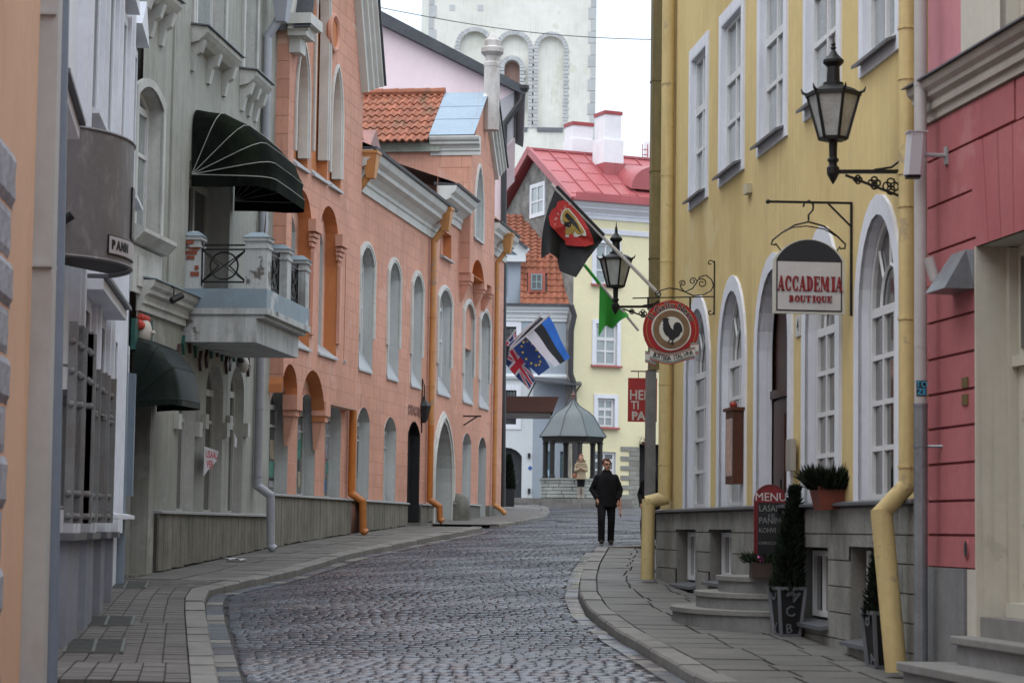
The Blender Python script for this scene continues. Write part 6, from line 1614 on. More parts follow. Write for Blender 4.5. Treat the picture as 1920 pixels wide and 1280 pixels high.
# small sheet awning on its front
a, b = at(1002, 715, YB - .5), at(1090, 722, YB - .5)
MB().add([(a.x, YB, a.z + .25), (b.x, YB, b.z + .25), (b.x, YB - 1.1, b.z), (a.x, YB - 1.1, a.z), (a.x, YB - 1.1, a.z - .06), (b.x, YB - 1.1, b.z - .06)], [(0, 1, 2, 3), (2, 3, 4, 5)]).build('porch_roof', m_slate, hb, norm=False)
MB().bar((b.x - .05, YB - 1.05, b.z - .02), (b.x - .6, YB, b.z - .9), .04).build('porch_brace', m_iron, hb); MB().bar((a.x + .05, YB - 1.05, a.z - .02), (a.x - .4, YB, a.z - .9), .04).build('porch_brace', m_iron, hb)
P = [at(u, v, YB - .95) for u, v in ((1071, 572), (1077, 592), (1071, 620), (1070, 700), (1075, 715), (1077, 760), (1078, 935))]
MB().tube(P, .11, 8).build('drainpipe', m_bpipe2, hb, smooth=True)
# little blue plaque and two lamps by the gate
p = at(994, 877, YB); MB().prism(FB2, [(p.x - .09, p.z), (p.x, p.z - .1), (p.x + .09, p.z), (p.x, p.z + .1)], 0, .02).build('plaque', mat('blue enamel', (.03, .1, .36), .4), hb)
for v in (854, 920):
    p = at(992, v, YB); MB().box(FB2, p.x - .05, p.x + .05, 0, .1, p.z - .1, p.z + .1).build('gate_fitting', m_black, hb)
# ---------------- pale yellow house with red sheet roof
m_py = mat('pale yellow render', (0.68, 0.62, 0.41), 0.85, 0.05, .6, dirt_or_glow=(.6, .53, .33), dirt_or_glow_amt=.3)
m_rub = mat('rubble gable render', (0.18, 0.172, 0.16), 0.95, 0.5, 2.2, bump=1.0, bscale=9, dirt_or_glow=(0.4, 0.34, 0.26), dirt_or_glow_amt=.7, dscale=.35)
m_rsh = mat('red painted sheet roof', (0.34, 0.085, 0.09), 0.38, 0.14, .6, rand=.08, rain=.3)
m_chm = mat('white chimney render', (0.72, 0.71, 0.73), 0.9, 0.08, 1.2, dirt_or_glow=(.55, .54, .54), dirt_or_glow_amt=.5)
YY = 92.4; th = R(24)
p0 = at(1070, 990, YY); d1 = Vector((math.cos(th), math.sin(th), 0)); d2 = Vector((-math.sin(th), math.cos(th), 0))
hy = thing('far_yellow_house', 'pale yellow house with red sheet roof and rubble stone gable', 'house', (p0.x, p0.y, gz(YY)))
FY = Facade((p0.x, p0.y), tuple((p0 + d1 * 12))[:2], (0, 60)); FG = Facade((p0.x, p0.y), tuple((p0 + d2 * 9))[:2], (-20, 80))
zge = FY.z(1100, 405); zed = FY.z(1100, 380)
def yop(u0, u1, v0, v1, d=.12): return Op(FY.s(u0, v0), FY.s(u1, v0), FY.z(u0, v1), FY.z(u0, v0), 'flat', d=d)
yo = [yop(1117, 1157, 455, 532), yop(1117, 1157, 606, 684), yop(1120, 1152, 746, 800), yop(1114, 1154, 846, 902)]
yo2 = [Op(q.s0 + 3.2, q.s1 + 3.2, q.z0, q.zt, 'flat', d=.12) for q in yo[:3]]
ydoor = Op(FY.s(1198, 900), FY.s(1198, 900) + 1.3, gz(94) - .05, FY.z(1198, 832), 'flat', d=.4)
wall_mb(FY, 0, 12, gz(92) - .4, zed, yo + yo2 + [ydoor], reveals=False).build('wall', m_py, hy, norm=False)
for i, q in enumerate(yo + yo2):
    reveal(FY, q, .03, .14, m_whi, hy)
    if i != 3: band_mb(FY, q, .16, 0, .05, sill=False).build('surround', m_whi, hy)
    wo = window(FY, hy, q.grow(-.01), o=-.08, fw=.09, nx=2, rows=(.5,), fm=m_frm, gm=m_glskycur if i != 3 else m_gldk, transom=.66 if i != 3 else .75, bw=.07)
    MB().sweep(FY, [(0, q.z0 + .02), (.16, q.z0 - .03), (.16, q.z0 - .09), (0, q.z0 - .08)], q.s0 - .2, q.s1 + .2).build('sill', mat('red sill', (.3, .09, .08), .6), wo)
MB().box(FY, ydoor.s0, ydoor.s1, -.42, -.4, ydoor.z0, ydoor.zt).build('doorway', m_dark, hy); reveal(FY, ydoor, 0, .4, m_lime, hy)
for k in range(13):
    z_ = gz(93) - .1 + k * .195
    if z_ > ydoor.zt: break
    MB().box(FY, ydoor.s0 - (.55 if k % 2 else .95) + .1, ydoor.s0 - .004, -.01, .045, z_ + .01, z_ + .185).build('quoin', m_lime, hy)
MB().sweep(FY, [(0, FY.z(1150, 440)), (.07, FY.z(1150, 440)), (.1, FY.z(1150, 432)), (0, FY.z(1150, 430))], 0, 12).build('string_course', m_whi, hy)
cornice(FY, hy, -.4, 12, zge - .1, zed - zge + .1, .45, m_whi)
hw_ = 3.75; rz_ = at(990, 281, (p0 + d2 * hw_).y).z
wallg = MB().add([FG.p(0, 0, gz(90)), FG.p(2 * hw_, 0, gz(90)), FG.p(2 * hw_, 0, zed), FG.p(hw_, 0, rz_ - .25), FG.p(0, 0, zed)], [(0, 1, 2, 3, 4)]).build('rubble_gable', m_rub, hy, norm=False)
gq = Op(FG.s(997, 370), FG.s(1021, 370), FG.z(1009, 402), FG.z(1009, 348), 'flat')
band_mb(FG, gq, .1, .0, .05, sill=True).build('surround', m_whi, hy); window(FG, hy, gq, o=.045, fw=.07, nx=2, rows=(.45,), fm=m_frm, gm=m_glskycur, bw=.07)
def roofp(a, k, up=0): # a along facade, k 0 eaves .. 1 ridge
    lo = FY.p(a, .55, zed + .02); hi = FY.p(a, -hw_, rz_); q = lo.lerp(hi, k); n_ = (FY.ex.cross(hi - lo)).normalized(); n_ = n_ if n_.z > 0 else -n_
    return q + n_ * up
rr_ = MB().add([roofp(-.35, 0), roofp(12, 0), roofp(12, 1), roofp(-.35, 1)], [(0, 1, 2, 3)]).build('roof', m_rsh, hy, norm=False)
MB().add([FY.p(-.35, -hw_, rz_), FY.p(12, -hw_, rz_), FY.p(12, -2 * hw_ - .5, zed), FY.p(-.35, -2 * hw_ - .5, zed)], [(0, 1, 2, 3)]).build('rear_roof', m_rsh, hy, norm=False)
for k in range(15):
    a = -.3 + k * .82; MB().bar(roofp(a, .06, .02), roofp(a, .995, .02), .03, .07).build('seam', m_rsh, rr_)
rn = random.Random(4)
for k in range(14):
    for j in range(4):
        kk = .12 + .22 * j + .05 * (k % 2) + rn.random() * .03; a = -.3 + k * .82
        MB().bar(roofp(a + .03, kk, .008), roofp(a + .79, kk, .008), .018, .02).build('lap', m_rsh, rr_)
MB().bar(roofp(-.35, 0, .03), roofp(12, 0, .03), .2, .12).build('gutter', m_rsh, hy); MB().bar(roofp(-.1, .05, .1), roofp(12, .05, .1), .06, .22).build('gutter_board', m_rsh, hy)
MB().bar(roofp(-.35, 1, .03), roofp(12, 1, .03), .16, .1).build('ridge', m_rsh, hy); MB().bar(roofp(-.36, 0, -.05), roofp(-.36, 1, -.05), .12, .3).build('verge', m_rsh, hy); 
MB().bar(FY.p(-.36, -hw_, rz_), FY.p(-.36, -2 * hw_ - .5, zed), .12, .3).build('verge', m_rsh, hy)
def chimney(u0, u1, v0, v1, k, d, base=None):
    c = roofp(0, k); 
    # find the place along the ridge that matches the pixel column
    best = min(range(0, 1200), key=lambda i: abs((lambda p: 960 + FPX * (p - EYEP).dot(c_r) / (p - EYEP).dot(c_f))(roofp(i / 100, k)) - (u0 + u1) / 2)) / 100
    p = roofp(best, k); w = (u1 - u0) / FPX * p.y; zt2 = at((u0 + u1) / 2, v0, p.y).z; z0 = p.z - 1.2
    F_ = Fr(Vector((p.x, p.y, 0)), d1, -d2)
    ch = MB().box(F_, -w / 2, w / 2, -d, d, z0, zt2 - .15).build('chimney', m_chm, hy)
    MB().box(F_, -w / 2 - .04, w / 2 + .04, -d - .04, d + .04, zt2 - .15, zt2).build('cap', mat('red cap sheet', (.3, .05, .05), .5), ch)
    MB().box(F_, -w / 2 - .06, w / 2 + .08, -d - .06, d + .08, z0, at(u0, v0 + (v1 - v0) * .55, p.y).z).build('chimney_shoulder', m_chm, ch)
    if base: MB().box(F_, -w / 2 - .08, w / 2 + .12, -d - .08, d + .12, z0, p.z + .15).build('flashing', m_rsh, ch)
chimney(1122, 1156, 212, 310, .72, .5, True); chimney(1064, 1106, 232, 290, 1.25, .4)
# barrel dormer and roof ladder
pd = roofp(FY.s(1240, 380), .45); mb = MB(); pts = []
nb = 10
for j in range(2):
    for k in range(nb + 1):
        a = math.pi * k / nb; y_ = (-.1, -3.2)[j]; base = pd + FY.ey * (.9 if j == 0 else -2.0) + Vector((0, 0, -.4 if j == 0 else 0.7)); pts.append(base + FY.ex * (1.15 * math.cos(a)) + Vector((0, 0, 1.0 * math.sin(a) * (1 if j == 0 else .35))))
mb.add(pts, [(k, k + 1, nb + 2 + k, nb + 1 + k) for k in range(nb)] + [tuple(range(nb + 1))]); mb.build('barrel_dormer', m_rsh, hy, smooth=True)
ld = MB(); p = at(1205, 310, 99); q = at(1205, 271, 99)
for dx in (0, .22): ld.bar(p + Vector((dx, 0, -.5)), q + Vector((dx, 0, 0)), .04)
for k in range(4): ld.bar(p.lerp(q, k / 4) , p.lerp(q, k / 4) + Vector((.22, 0, 0)), .035)
ld.build('roof_ladder', MATS['red cap sheet'], hy)
chk = MB(); p = at(1215, 268, 101); chk.box(WF, p.x - .15, p.x + .9, 100.6, 101.4, p.z - 1.5, p.z); chk.build('chimney', m_chm, hy)
MB().box(FY, .05, 12, -2 * hw_, -.45, gz(92) - .3, zed - .05).build('body', m_py, hy)
# hanging basket by its doorway
p = FY.p(ydoor.s0 + .25, .2, FY.z(1203, 828))
hbk = thing('hanging_basket', 'small hanging basket of trailing plants over the far doorway', 'plant', p)
MB().lathe(p, [(.08, -.25), (.2, -.12), (.22, 0)], 8).build('basket', m_brown, hbk)
mb = MB(); rn = random.Random(6)
for k in range(60):
    c = p + Vector(((rn.random() - .5) * .6, (rn.random() - .5) * .5, rn.random() * .28 - .1)); v_ = Vector((rn.random() - .5, rn.random() - .5, rn.random() - .5)) * .12; w_ = Vector((rn.random() - .5, rn.random() - .5, rn.random() - .5)) * .12
    mb.add([c, c + v_, c + v_ + w_, c + w_], [(0, 1, 2, 3)])
mb.build('leaves', mat('autumn leaf', (.11, .09, .035), .7, .4, 8, rand=.3), hbk, norm=False)
# ---------------- the well pavilion
YW = 87.5; pc = at(1072, 990, YW); cxw, cyw = pc.x, YW; zgw = gz(YW)
m_cop = mat('grey green copper', (.1, .118, .122), .5, .1, .8, rand=.05, dirt_or_glow=(.1, .12, .12), dirt_or_glow_amt=.5)
m_blk = mat('black stained timber', (.016, .014, .013), .5, .2, 3)
wp = thing('well_pavilion', 'small round well house with bell shaped sheet roof on black posts', 'pavilion', (cxw, cyw, zgw))
zof = lambda v: at(1072, v, YW - 1.2).z
s_ = 1 / (FPX / YW)
m_wst = mat('well wall stone', (.27, .28, .26), .85, .15, 1.5, rand=.16, bump=.3, dirt_or_glow=(.15, .17, .15), dirt_or_glow_amt=.5)
rb_ = 1.22; zwt = zof(896)
MB().lathe((cxw, cyw, 0), [(rb_ - .04, zgw - .2), (rb_ - .04, zwt - .04)], 24).build('well_core', m_mort, wp)
rn = random.Random(17); ncr = 5; hh = (zwt - .07 - zgw - .3) / ncr
for r_ in range(ncr):
    a = rn.random(); end = a + 2 * math.pi
    while a < end - .05:
        da = min(end - a, (.35 + rn.random() * .35)); n_ = 4; mb = MB(); z0, z1 = zgw + .3 + r_ * hh + .012, zgw + .3 + (r_ + 1) * hh - .012
        for k in range(n_ + 1):
            t = a + .012 + (da - .024) * k / n_
            for rr2 in (rb_ - .06, rb_ + .015 * rn.random() + .0):
                for z_ in (z0, z1): mb.v.append((cxw + rr2 * math.cos(t), cyw + rr2 * math.sin(t), z_))
        for k in range(n_):
            b = 4 * k; mb.f += [(b + 2, b + 6, b + 7, b + 3), (b + 1, b + 5, b + 7, b + 3), (b, b + 4, b + 6, b + 2)]
        mb.f += [(0, 1, 3, 2), (4 * n_, 4 * n_ + 1, 4 * n_ + 3, 4 * n_ + 2)]
        mb.build('stone', m_wst, wp); a += da
MB().lathe((cxw, cyw, 0), [(rb_ + .06, zwt - .07), (rb_ + .07, zwt), (.3, zwt + .01)], 24).build('coping', m_wst, wp)
zfa = zof(826)
for k in range(6):
    t = math.pi / 6 + k * math.pi / 3 + .22; x, y = cxw + 1.08 * math.cos(t), cyw + 1.08 * math.sin(t)
    MB().lathe((x, y, 0), [(.12, zwt), (.12, zwt + .08), (.1, zwt + .12), (.1, zfa - .12), (.12, zfa - .06), (.12, zfa)], 8).build('post', m_blk, wp)
MB().lathe((cxw, cyw, 0), [(1.18, zfa - .02), (1.22, zfa), (1.28, zof(818)), (1.0, zof(818))], 8, ph=.39).build('fascia', m_blk, wp)
prof = [(1.36, zof(817)), (1.33, zof(814)), (1.12, zof(800)), (.97, zof(788)), (.86, zof(779)), (.66, zof(770)), (.42, zof(763)), (.24, zof(757)), (.13, zof(750)), (.07, zof(744))]
N = 8
for k in range(N):
    t0, t1 = 2 * math.pi * k / N + .39, 2 * math.pi * (k + 1) / N + .39; mb = MB()
    for r_, z_ in prof:
        for t in (t0, t1): mb.v.append((cxw + r_ * math.cos(t), cyw + r_ * math.sin(t), z_))
    mb.f = [(2 * i, 2 * i + 1, 2 * i + 3, 2 * i + 2) for i in range(len(prof) - 1)]
    mb.build('roof_panel', m_cop, wp, norm=False, smooth=True)
    MB().tube([(cxw + (r_ + .008) * math.cos(t0), cyw + (r_ + .008) * math.sin(t0), z_) for r_, z_ in prof], .018, 5).build('roof_seam', m_slate, wp)
MB().lathe((cxw, cyw, 0), [(.07, zof(745)), (.1, zof(742)), (.05, zof(740)), (.09, zof(737)), (.04, zof(733)), (.01, zof(727))], 8).build('finial', mat('rusty finial', (.12, .06, .05), .6), wp, smooth=True)
MB().lathe((cxw, cyw, 0), [(.02, zfa), (.3, zfa), (.3, zof(800)), (.02, zof(798))], 10).build('winch_housing', m_blk, wp)
# low stone platform in front of the square
a, b = at(962, 948, 84.3), at(1186, 942, 84.3); zq = gz(84.3)
pf = thing('stone_platform', 'two low grey stone steps running along the far square', 'steps', (0.5 * (a.x + b.x), 84.3, zq))
rn = random.Random(19)
for r_, (y0_, z0, z1) in enumerate(((84.0, zq - .2, zq + .18), (84.55, zq - .1, zq + .36))):
    x = a.x - .6
    while x < b.x - (.0 if r_ == 0 else .3):
        x2 = min(b.x, x + 1.2 + rn.random() * .6); MB().box(WF, x + .008, x2 - .008, y0_, y0_ + (.55 if r_ == 0 else .5), z0, z1 + (rn.random() - .5) * .012).build('step_stone', m_kerb, pf); x = x2
MB().box(WF, a.x - .6, b.x, 85.05, 92.2, zq - .2, zq + .355).build('platform_paving', m_slab, pf)
# overhead wire
wr1 = at(700, 12, 120); wr2 = at(1300, 76, 120)
wi = MB().tube([wr1.lerp(wr2, k / 12) - Vector((0, 0, .5 * math.sin(math.pi * k / 12))) for k in range(13)], .022, 4).build('overhead_wire', m_black)
tag(wi, 'thin dark overhead wire crossing before the church tower', 'wire')
# clipped conifer in a black box by the garage
pp = hit(953, 948, .12)
# ================================================================ LAMPS, SIGNS, FLAGS, PLANTERS
m_lglass = mat('frosted lantern glass', (.36, .37, .35), .25, .25, 6, spec=.6, dirt_or_glow=(.15, .15, .14), dirt_or_glow_amt=.5, dscale=4)
class SignFr(Fr):
    """cross plane of a facade: x runs towards the wall (rightwards in the photo), y faces down the street"""
    def __init__(s, F, s_): s.F = F; s.s_ = s_; super().__init__(F.p(s_, 0, 0), F.ey * -1, F.ex * -1)
    def px(s, u, v): o, z_ = oz(s.F, u, v, s.s_); return -o, z_
def lantern(name, label, F, s_, u_ax, v_bot, v_wall, u_arm_wall=None):
    """hexagonal glazed lantern on an openwork wall arm; v_bot is the pixel row of the arm's joint"""
    G = SignFr(F, s_); xa, zj = G.px(u_ax, v_bot)
    t = thing(name, label, 'lantern', F.p(s_, 0, zj), 'iron wall lanterns of the yellow house')
    c = G.p(xa, 0, 0)
    ph = math.pi / 6 + .25
    L = lambda prof, nm, mt, n=6, sm=False: MB().lathe((c.x, c.y, zj), prof, n, ph).build(nm, mt, t, smooth=sm)
    L([(.005, -.12), (.035, -.07), (.06, -.02), (.06, .04), (.04, .06), (.04, .09), (.055, .1), (.055, .12), (.038, .14), (.042, .28), (.05, .3)], 'stem', m_iron, 8)
    z0, z1 = .30, .74                              # glass body
    L([(.05, z0 - .01), (.135, z0), (.14, z0 + .03), (.12, z0 + .04)], 'base_ring', m_iron)
    r0, r1 = .133, .255
    for k in range(6):
        a0, a1 = ph + k * math.pi / 3, ph + (k + 1) * math.pi / 3
        V = lambda r, a, z_: Vector((c.x + r * math.cos(a), c.y + r * math.sin(a), zj + z_))
        MB().add([V(r0 - .008, a0, z0 + .03), V(r0 - .008, a1, z0 + .03), V(r1 - .008, a1, z1), V(r1 - .008, a0, z1)], [(0, 1, 2, 3)]).build('pane', m_lglass, t, norm=False)
        MB().bar(V(r0, a0, z0 + .01), V(r1, a0, z1 + .01), .022, .022).build('glazing_bar', m_iron, t)
        MB().bar(V(r1, a0, z1), V(r1, a1, z1), .03, .035).build('top_rail', m_iron, t)
        MB().tube([V(r1, a0, z1 + .01), V(r1 + .04, a0, z1 + .03), V(r1 + .055, a0, z1 + .07)], [.018, .014, .004], 5).build('horn', m_iron, t)
    L([(r1 + .015, z1 + .01), (.2, z1 + .055), (.125, z1 + .085), (.1, z1 + .09)], 'roof', m_iron)
    L([(.1, z1 + .085), (.1, z1 + .115), (.065, z1 + .125), (.06, z1 + .27), (.1, z1 + .31), (.1, z1 + .335), (.045, z1 + .39), (.022, z1 + .43), (.018, z1 + .44), (.032, z1 + .455), (.015, z1 + .475), (.026, z1 + .49), (.012, z1 + .51), (.003, z1 + .6)], 'chimney', m_iron, 12, True)
    # openwork arm
    arm = MB(); arm.bar(G.p(xa, 0, zj + .0), G.p(-.0, 0, zj + .02), .05, .035); arm.build('arm', m_iron, t)
    q = MB(); q.bar(G.p(xa + .12, 0, zj - .03), G.p(-.01, 0, zj - .22), .022, .022); q.bar(G.p(-.015, 0, zj - .26), G.p(-.015, 0, zj + .12), .03, .03)
    n = 3
    for k in range(n):
        x = xa * (.16 + .24 * k); h = .075 * (1 - k * .24)
        zc = zj - .02 - .105 * (1 - k * .27)
        for dx, dz in ((1, 0), (-1, 0), (0, 1), (0, -1)): q.tube([G.p(x + dx * h * .5 + h * .55 * math.cos(a), 0, zc + dz * h * .5 + h * .55 * math.sin(a)) for a in [2 * math.pi * j / 8 for j in range(9)]], .009, 4)
    q.tube([G.p(-.01, 0, zj + .13), G.p(xa * .15, 0, zj + .06), G.p(xa * .4, 0, zj + .03)], .012, 5)
    q.build('arm_tracery', m_iron, t)
    return t
lantern('wall_lantern', 'black iron wall lantern above the boutique sign, nearest the camera', A, A.s(1691, 340), 1562, 322, 340)
lantern('wall_lantern', 'black iron wall lantern at the far corner beside the black flag', A, A.L + .1, 1154, 575, 580)
# ---- boutique sign
sA = A.s(1595, 480, .02); G = SignFr(A, sA)
bs = thing('boutique_sign', 'white and black hanging boutique sign on a coat hanger bracket', 'sign', A.p(sA, 0, G.px(1595, 590)[1]))
x0, zt_ = G.px(1440, 378); xw, zt2 = G.px(1596, 381)
mb = MB(); mb.bar(G.p(x0, 0, zt_), G.p(-.01, 0, zt2), .024, .024); mb.bar(G.p(-.015, 0, G.px(1595, 592)[1]), G.p(-.015, 0, zt2 + .01), .024, .024)
xb, zb_ = G.px(1553, 382); xc, zc_ = G.px(1592, 425); mb.bar(G.p(xb, 0, zb_), G.p(-.015, 0, zc_), .018, .018); mb.ball(G.p(x0, 0, zt_), .025, 8, 6); mb.build('bracket', m_iron, bs)
hk = [G.px(*q) for q in ((1506, 388), (1508, 381), (1517, 376), (1525, 384), (1524, 394), (1516, 403), (1516, 414))]
MB().tube([G.p(x, 0, z_) for x, z_ in hk], .011, 6).build('hook', m_iron, bs)
hg_ = [G.px(*q) for q in ((1454, 459), (1446, 458), (1449, 450), (1465, 437), (1490, 422), (1516, 416), (1545, 424), (1570, 443), (1585, 458), (1584, 466), (1575, 466))]
MB().tube([G.p(x, 0, z_) for x, z_ in hg_], .01, 6).build('hanger', m_iron, bs)
MB().tube([G.p(*(lambda q: (q[0], .012, q[1]))(G.px(u, v))) for u, v in ((1463, 438), (1485, 427), (1512, 424), (1545, 430), (1567, 443))], .007, 5).build('hanger_bow', m_iron, bs)
for pts in (((1454, 456), (1469, 477)), ((1575, 462), (1564, 478))): MB().tube([G.p(*(lambda q: (q[0], -.0, q[1]))(G.px(u, v))) for u, v in pts], .008, 5).build('chain', m_iron, bs)
xL_, zbt = G.px(1449, 587); xR_, _ = G.px(1583, 587); zs_ = G.px(1453, 490)[1]; ztp = G.px(1517, 449)[1]; wS = xR_ - xL_; cS = (xL_ + xR_) / 2
def arch_pts(x0, x1, z0, zs, zt, n=16):
    c = (x0 + x1) / 2; h = (x1 - x0) / 2; r = zt - zs; Rr = (h * h + r * r) / (2 * r); zc = zt - Rr; aa = math.asin(min(1, h / Rr))
    return [(x0, z0)] + [(c + Rr * math.sin(-aa + 2 * aa * k / n), zc + Rr * math.cos(-aa + 2 * aa * k / n)) for k in range(n + 1)] + [(x1, z0)]
m_sgw = mat('off white sign paint', (.5, .48, .47), .6, .08, 4); m_sgb = mat('charcoal sign paint', (.02, .021, .026), .5, .1); m_sgr = mat('dark red letters', (.22, .012, .018), .45, .15)
MB().prism(G, arch_pts(xL_, xR_, zbt, zs_ + .02, ztp), -.03, .02).build('board', mat('cream sign edge', (.5, .49, .43), .6, .05), bs)
MB().prism(G, arch_pts(xL_ + .03, xR_ - .03, zbt + .025, zs_ + .02, ztp - .006), .02, .024).build('black_face', m_sgb, bs)
MB().prism(G, [(xL_ + .045, zbt + .04), (xR_ - .045, zbt + .04), (xR_ - .045, zs_), (xL_ + .045, zs_)], .024, .028).build('white_face', m_sgw, bs)
def glyph(ch):
    """slab serif capital in a unit box: list of polygons"""
    P = []; box = lambda a, b, c, d: P.append([(a, c), (b, c), (b, d), (a, d)])
    t, n_, sf = .34, .1, .08
    def arc(cx, cz, ro, rz, ri, riz, a0, a1, k=10):
        o_ = [(cx + ro * math.cos(R(a0 + (a1 - a0) * i / k)), cz + rz * math.sin(R(a0 + (a1 - a0) * i / k))) for i in range(k + 1)]
        i_ = [(cx + ri * math.cos(R(a0 + (a1 - a0) * i / k)), cz + riz * math.sin(R(a0 + (a1 - a0) * i / k))) for i in range(k + 1)]
        for j in range(k): P.append([o_[j], o_[j + 1], i_[j + 1], i_[j]])
    if ch == 'A':
        P.append([(.02, 0), (.14, 0), (.5, .86), (.42, 1)]); P.append([(.6, 0), (.94, 0), (.62, 1), (.36, 1)]); box(.2, .75, .26, .36); box(-.04, .26, 0, sf); box(.5, 1.04, 0, sf)
    elif ch == 'C': arc(.5, .5, .48, .52, .16, .42, 50, 310); box(.72, .92, .6, .95); box(.72, .86, .05, .3)
    elif ch == 'D': box(.1, .1 + t, 0, 1); arc(.4, .5, .56, .5, .22, .4, -90, 90); box(.02, .5, 0, sf); box(.02, .5, 1 - sf, 1)
    elif ch == 'E': box(.1, .1 + t, 0, 1); box(.02, .9, 0, sf); box(.02, .9, 1 - sf, 1); box(.1, .7, .47, .56); box(.78, .9, 0, .26); box(.78, .9, .74, 1); box(.62, .72, .38, .64)
    elif ch == 'M': box(.04, .16, 0, 1); box(.86, 1.2, 0, 1); P.append([(.04, 1), (.38, 1), (.7, .1), (.5, .1)]); P.append([(.5, .1), (.66, .1), (.98, 1), (.86, 1)]); box(-.05, .26, 0, sf); box(.78, 1.28, 0, sf)
    elif ch == 'I': box(.3, .7, 0, 1); box(.18, .82, 0, sf); box(.18, .82, 1 - sf, 1)
    elif ch == 'B': box(.1, .1 + t, 0, 1); arc(.42, .27, .46, .27, .14, .17, -90, 90, 8); arc(.4, .76, .42, .24, .12, .14, -90, 90, 8); box(.02, .5, 0, sf); box(.02, .5, 1 - sf, 1)
    elif ch in 'OQ':
        arc(.5, .5, .48, .52, .16, .38, 0, 360, 16)
        if ch == 'Q': P.append([(.45, .1), (.62, .1), (.95, -.12), (.7, -.12)])
    elif ch == 'U': box(.06, .4, .3, 1); box(.74, .88, .3, 1); arc(.47, .32, .41, .34, .1, .22, 180, 360, 8); box(-.02, .48, 1 - sf, 1); box(.64, .96, 1 - sf, 1)
    elif ch == 'T': box(.32, .68, 0, 1); box(.02, .98, 1 - n_, 1); box(.02, .12, .68, 1); box(.88, .98, .68, 1); box(.2, .8, 0, sf)
    return P
def slab_text(txt, fr, x0, x1, z0, h, o, mt, parent, th=.012):
    adv = {'M': 1.36, 'I': .86}; tot = sum(adv.get(c, 1.06) for c in txt); k = (x1 - x0) / tot; x = x0
    for c in txt:
        mb = MB()
        for poly in glyph(c): mb.prism(fr, [(x + a * k, z0 + b * h) for a, b in poly], o, o + th)
        mb.build('letter', mt, parent); x += adv.get(c, 1.06) * k
xa_, z0_ = G.px(1457, 545); xb_, z1_ = G.px(1579, 520)
slab_text('ACCADEMIA', G, xa_, xb_, z0_, z1_ - z0_, .028, m_sgr, bs)
xa_, z0_ = G.px(1478, 566); xb_, z1_ = G.px(1560, 556)
slab_text('BOUTIQUE', G, xa_, xb_, z0_, z1_ - z0_, .028, m_sgr, bs)
# ---- round rooster sign
sI = A.s(1338, 540, .02); G = SignFr(A, sI)
rs = thing('rooster_sign', 'round red rooster shop sign hanging from a scrolled bracket', 'sign', A.p(sI, 0, G.px(1338, 590)[1]))
mb = MB(); g = lambda u, v, y=0: G.p(G.px(u, v)[0], y, G.px(u, v)[1])
mb.bar(g(1186, 559), G.p(-.01, 0, G.px(1338, 556)[1]), .016); mb.bar(G.p(-.012, 0, G.px(1338, 590)[1]), G.p(-.012, 0, G.px(1338, 489)[1]), .016, .02)
def spiral(cu, cv, r0, turns, a0, dirn=1, k=22): return [g(cu + r0 * (1 - .75 * i / k) * math.cos(a0 + dirn * turns * 2 * math.pi * i / k), cv - r0 * (1 - .75 * i / k) * math.sin(a0 + dirn * turns * 2 * math.pi * i / k)) for i in range(k + 1)]
mb.tube([g(*q) for q in ((1231, 552), (1240, 544), (1255, 540), (1270, 542), (1284, 547), (1300, 554), (1320, 552), (1333, 545), (1338, 535), (1334, 524), (1324, 516), (1312, 519), (1306, 530), (1298, 541), (1284, 547), (1277, 540), (1275, 533))], .009, 5)
for q in (spiral(1235, 551, 7, 1.2, 1.6), spiral(1280, 531, 6, 1.3, 3.1, -1), spiral(1299, 527, 7, 1.3, .0), spiral(1316, 531, 9, 1.3, 2.2, -1), spiral(1332, 493, 6, .9, 0), spiral(1332, 585, 6, .9, 0, -1)): mb.tube(q, .008, 5)
mb.build('bracket', m_iron, rs)
for u in (1215, 1294): MB().tube([g(u, 557), g(u, 580)], .014, 6).build('hanger_rod', m_iron, rs)
cx_, cz_ = G.px(1258, 618); pxm = abs(G.px(1358, 618)[0] - G.px(1258, 618)[0]) / 100
Rr = 53 * pxm
m_rsd = mat('glossy sign red', (.3, .012, .016), .35, .08); m_gold = mat('gold line', (.4, .22, .05), .4, .1); m_cre = mat('cream sign paint', (.55, .53, .47), .45, .05); m_tan = mat('tan sign paint', (.17, .1, .05), .45, .25, 6)
def disc(r, y0, y1, mt, nm, n=32, lob=0): 
    return MB().prism(G, [(cx_ + r * (1 + lob * math.cos(4 * a + .8)) * math.cos(a) * .98, cz_ + r * (1 + lob * math.cos(4 * a + .8)) * math.sin(a) * 1.02) for a in [2 * math.pi * k / n for k in range(n)]], y0, y1).build(nm, mt, rs)
disc(Rr, -.03, .02, m_rsd, 'disc'); disc(Rr * .9, .02, .022, m_gold, 'gold_ring'); disc(Rr * .88, .022, .024, m_rsd, 'red_field'); disc(Rr * .71, .024, .034, m_cre, 'cream_ring', lob=.015); disc(Rr * .66, .034, .038, m_tan, 'tan_field'); disc(Rr * .44, .038, .041, m_cre, 'cream_field')
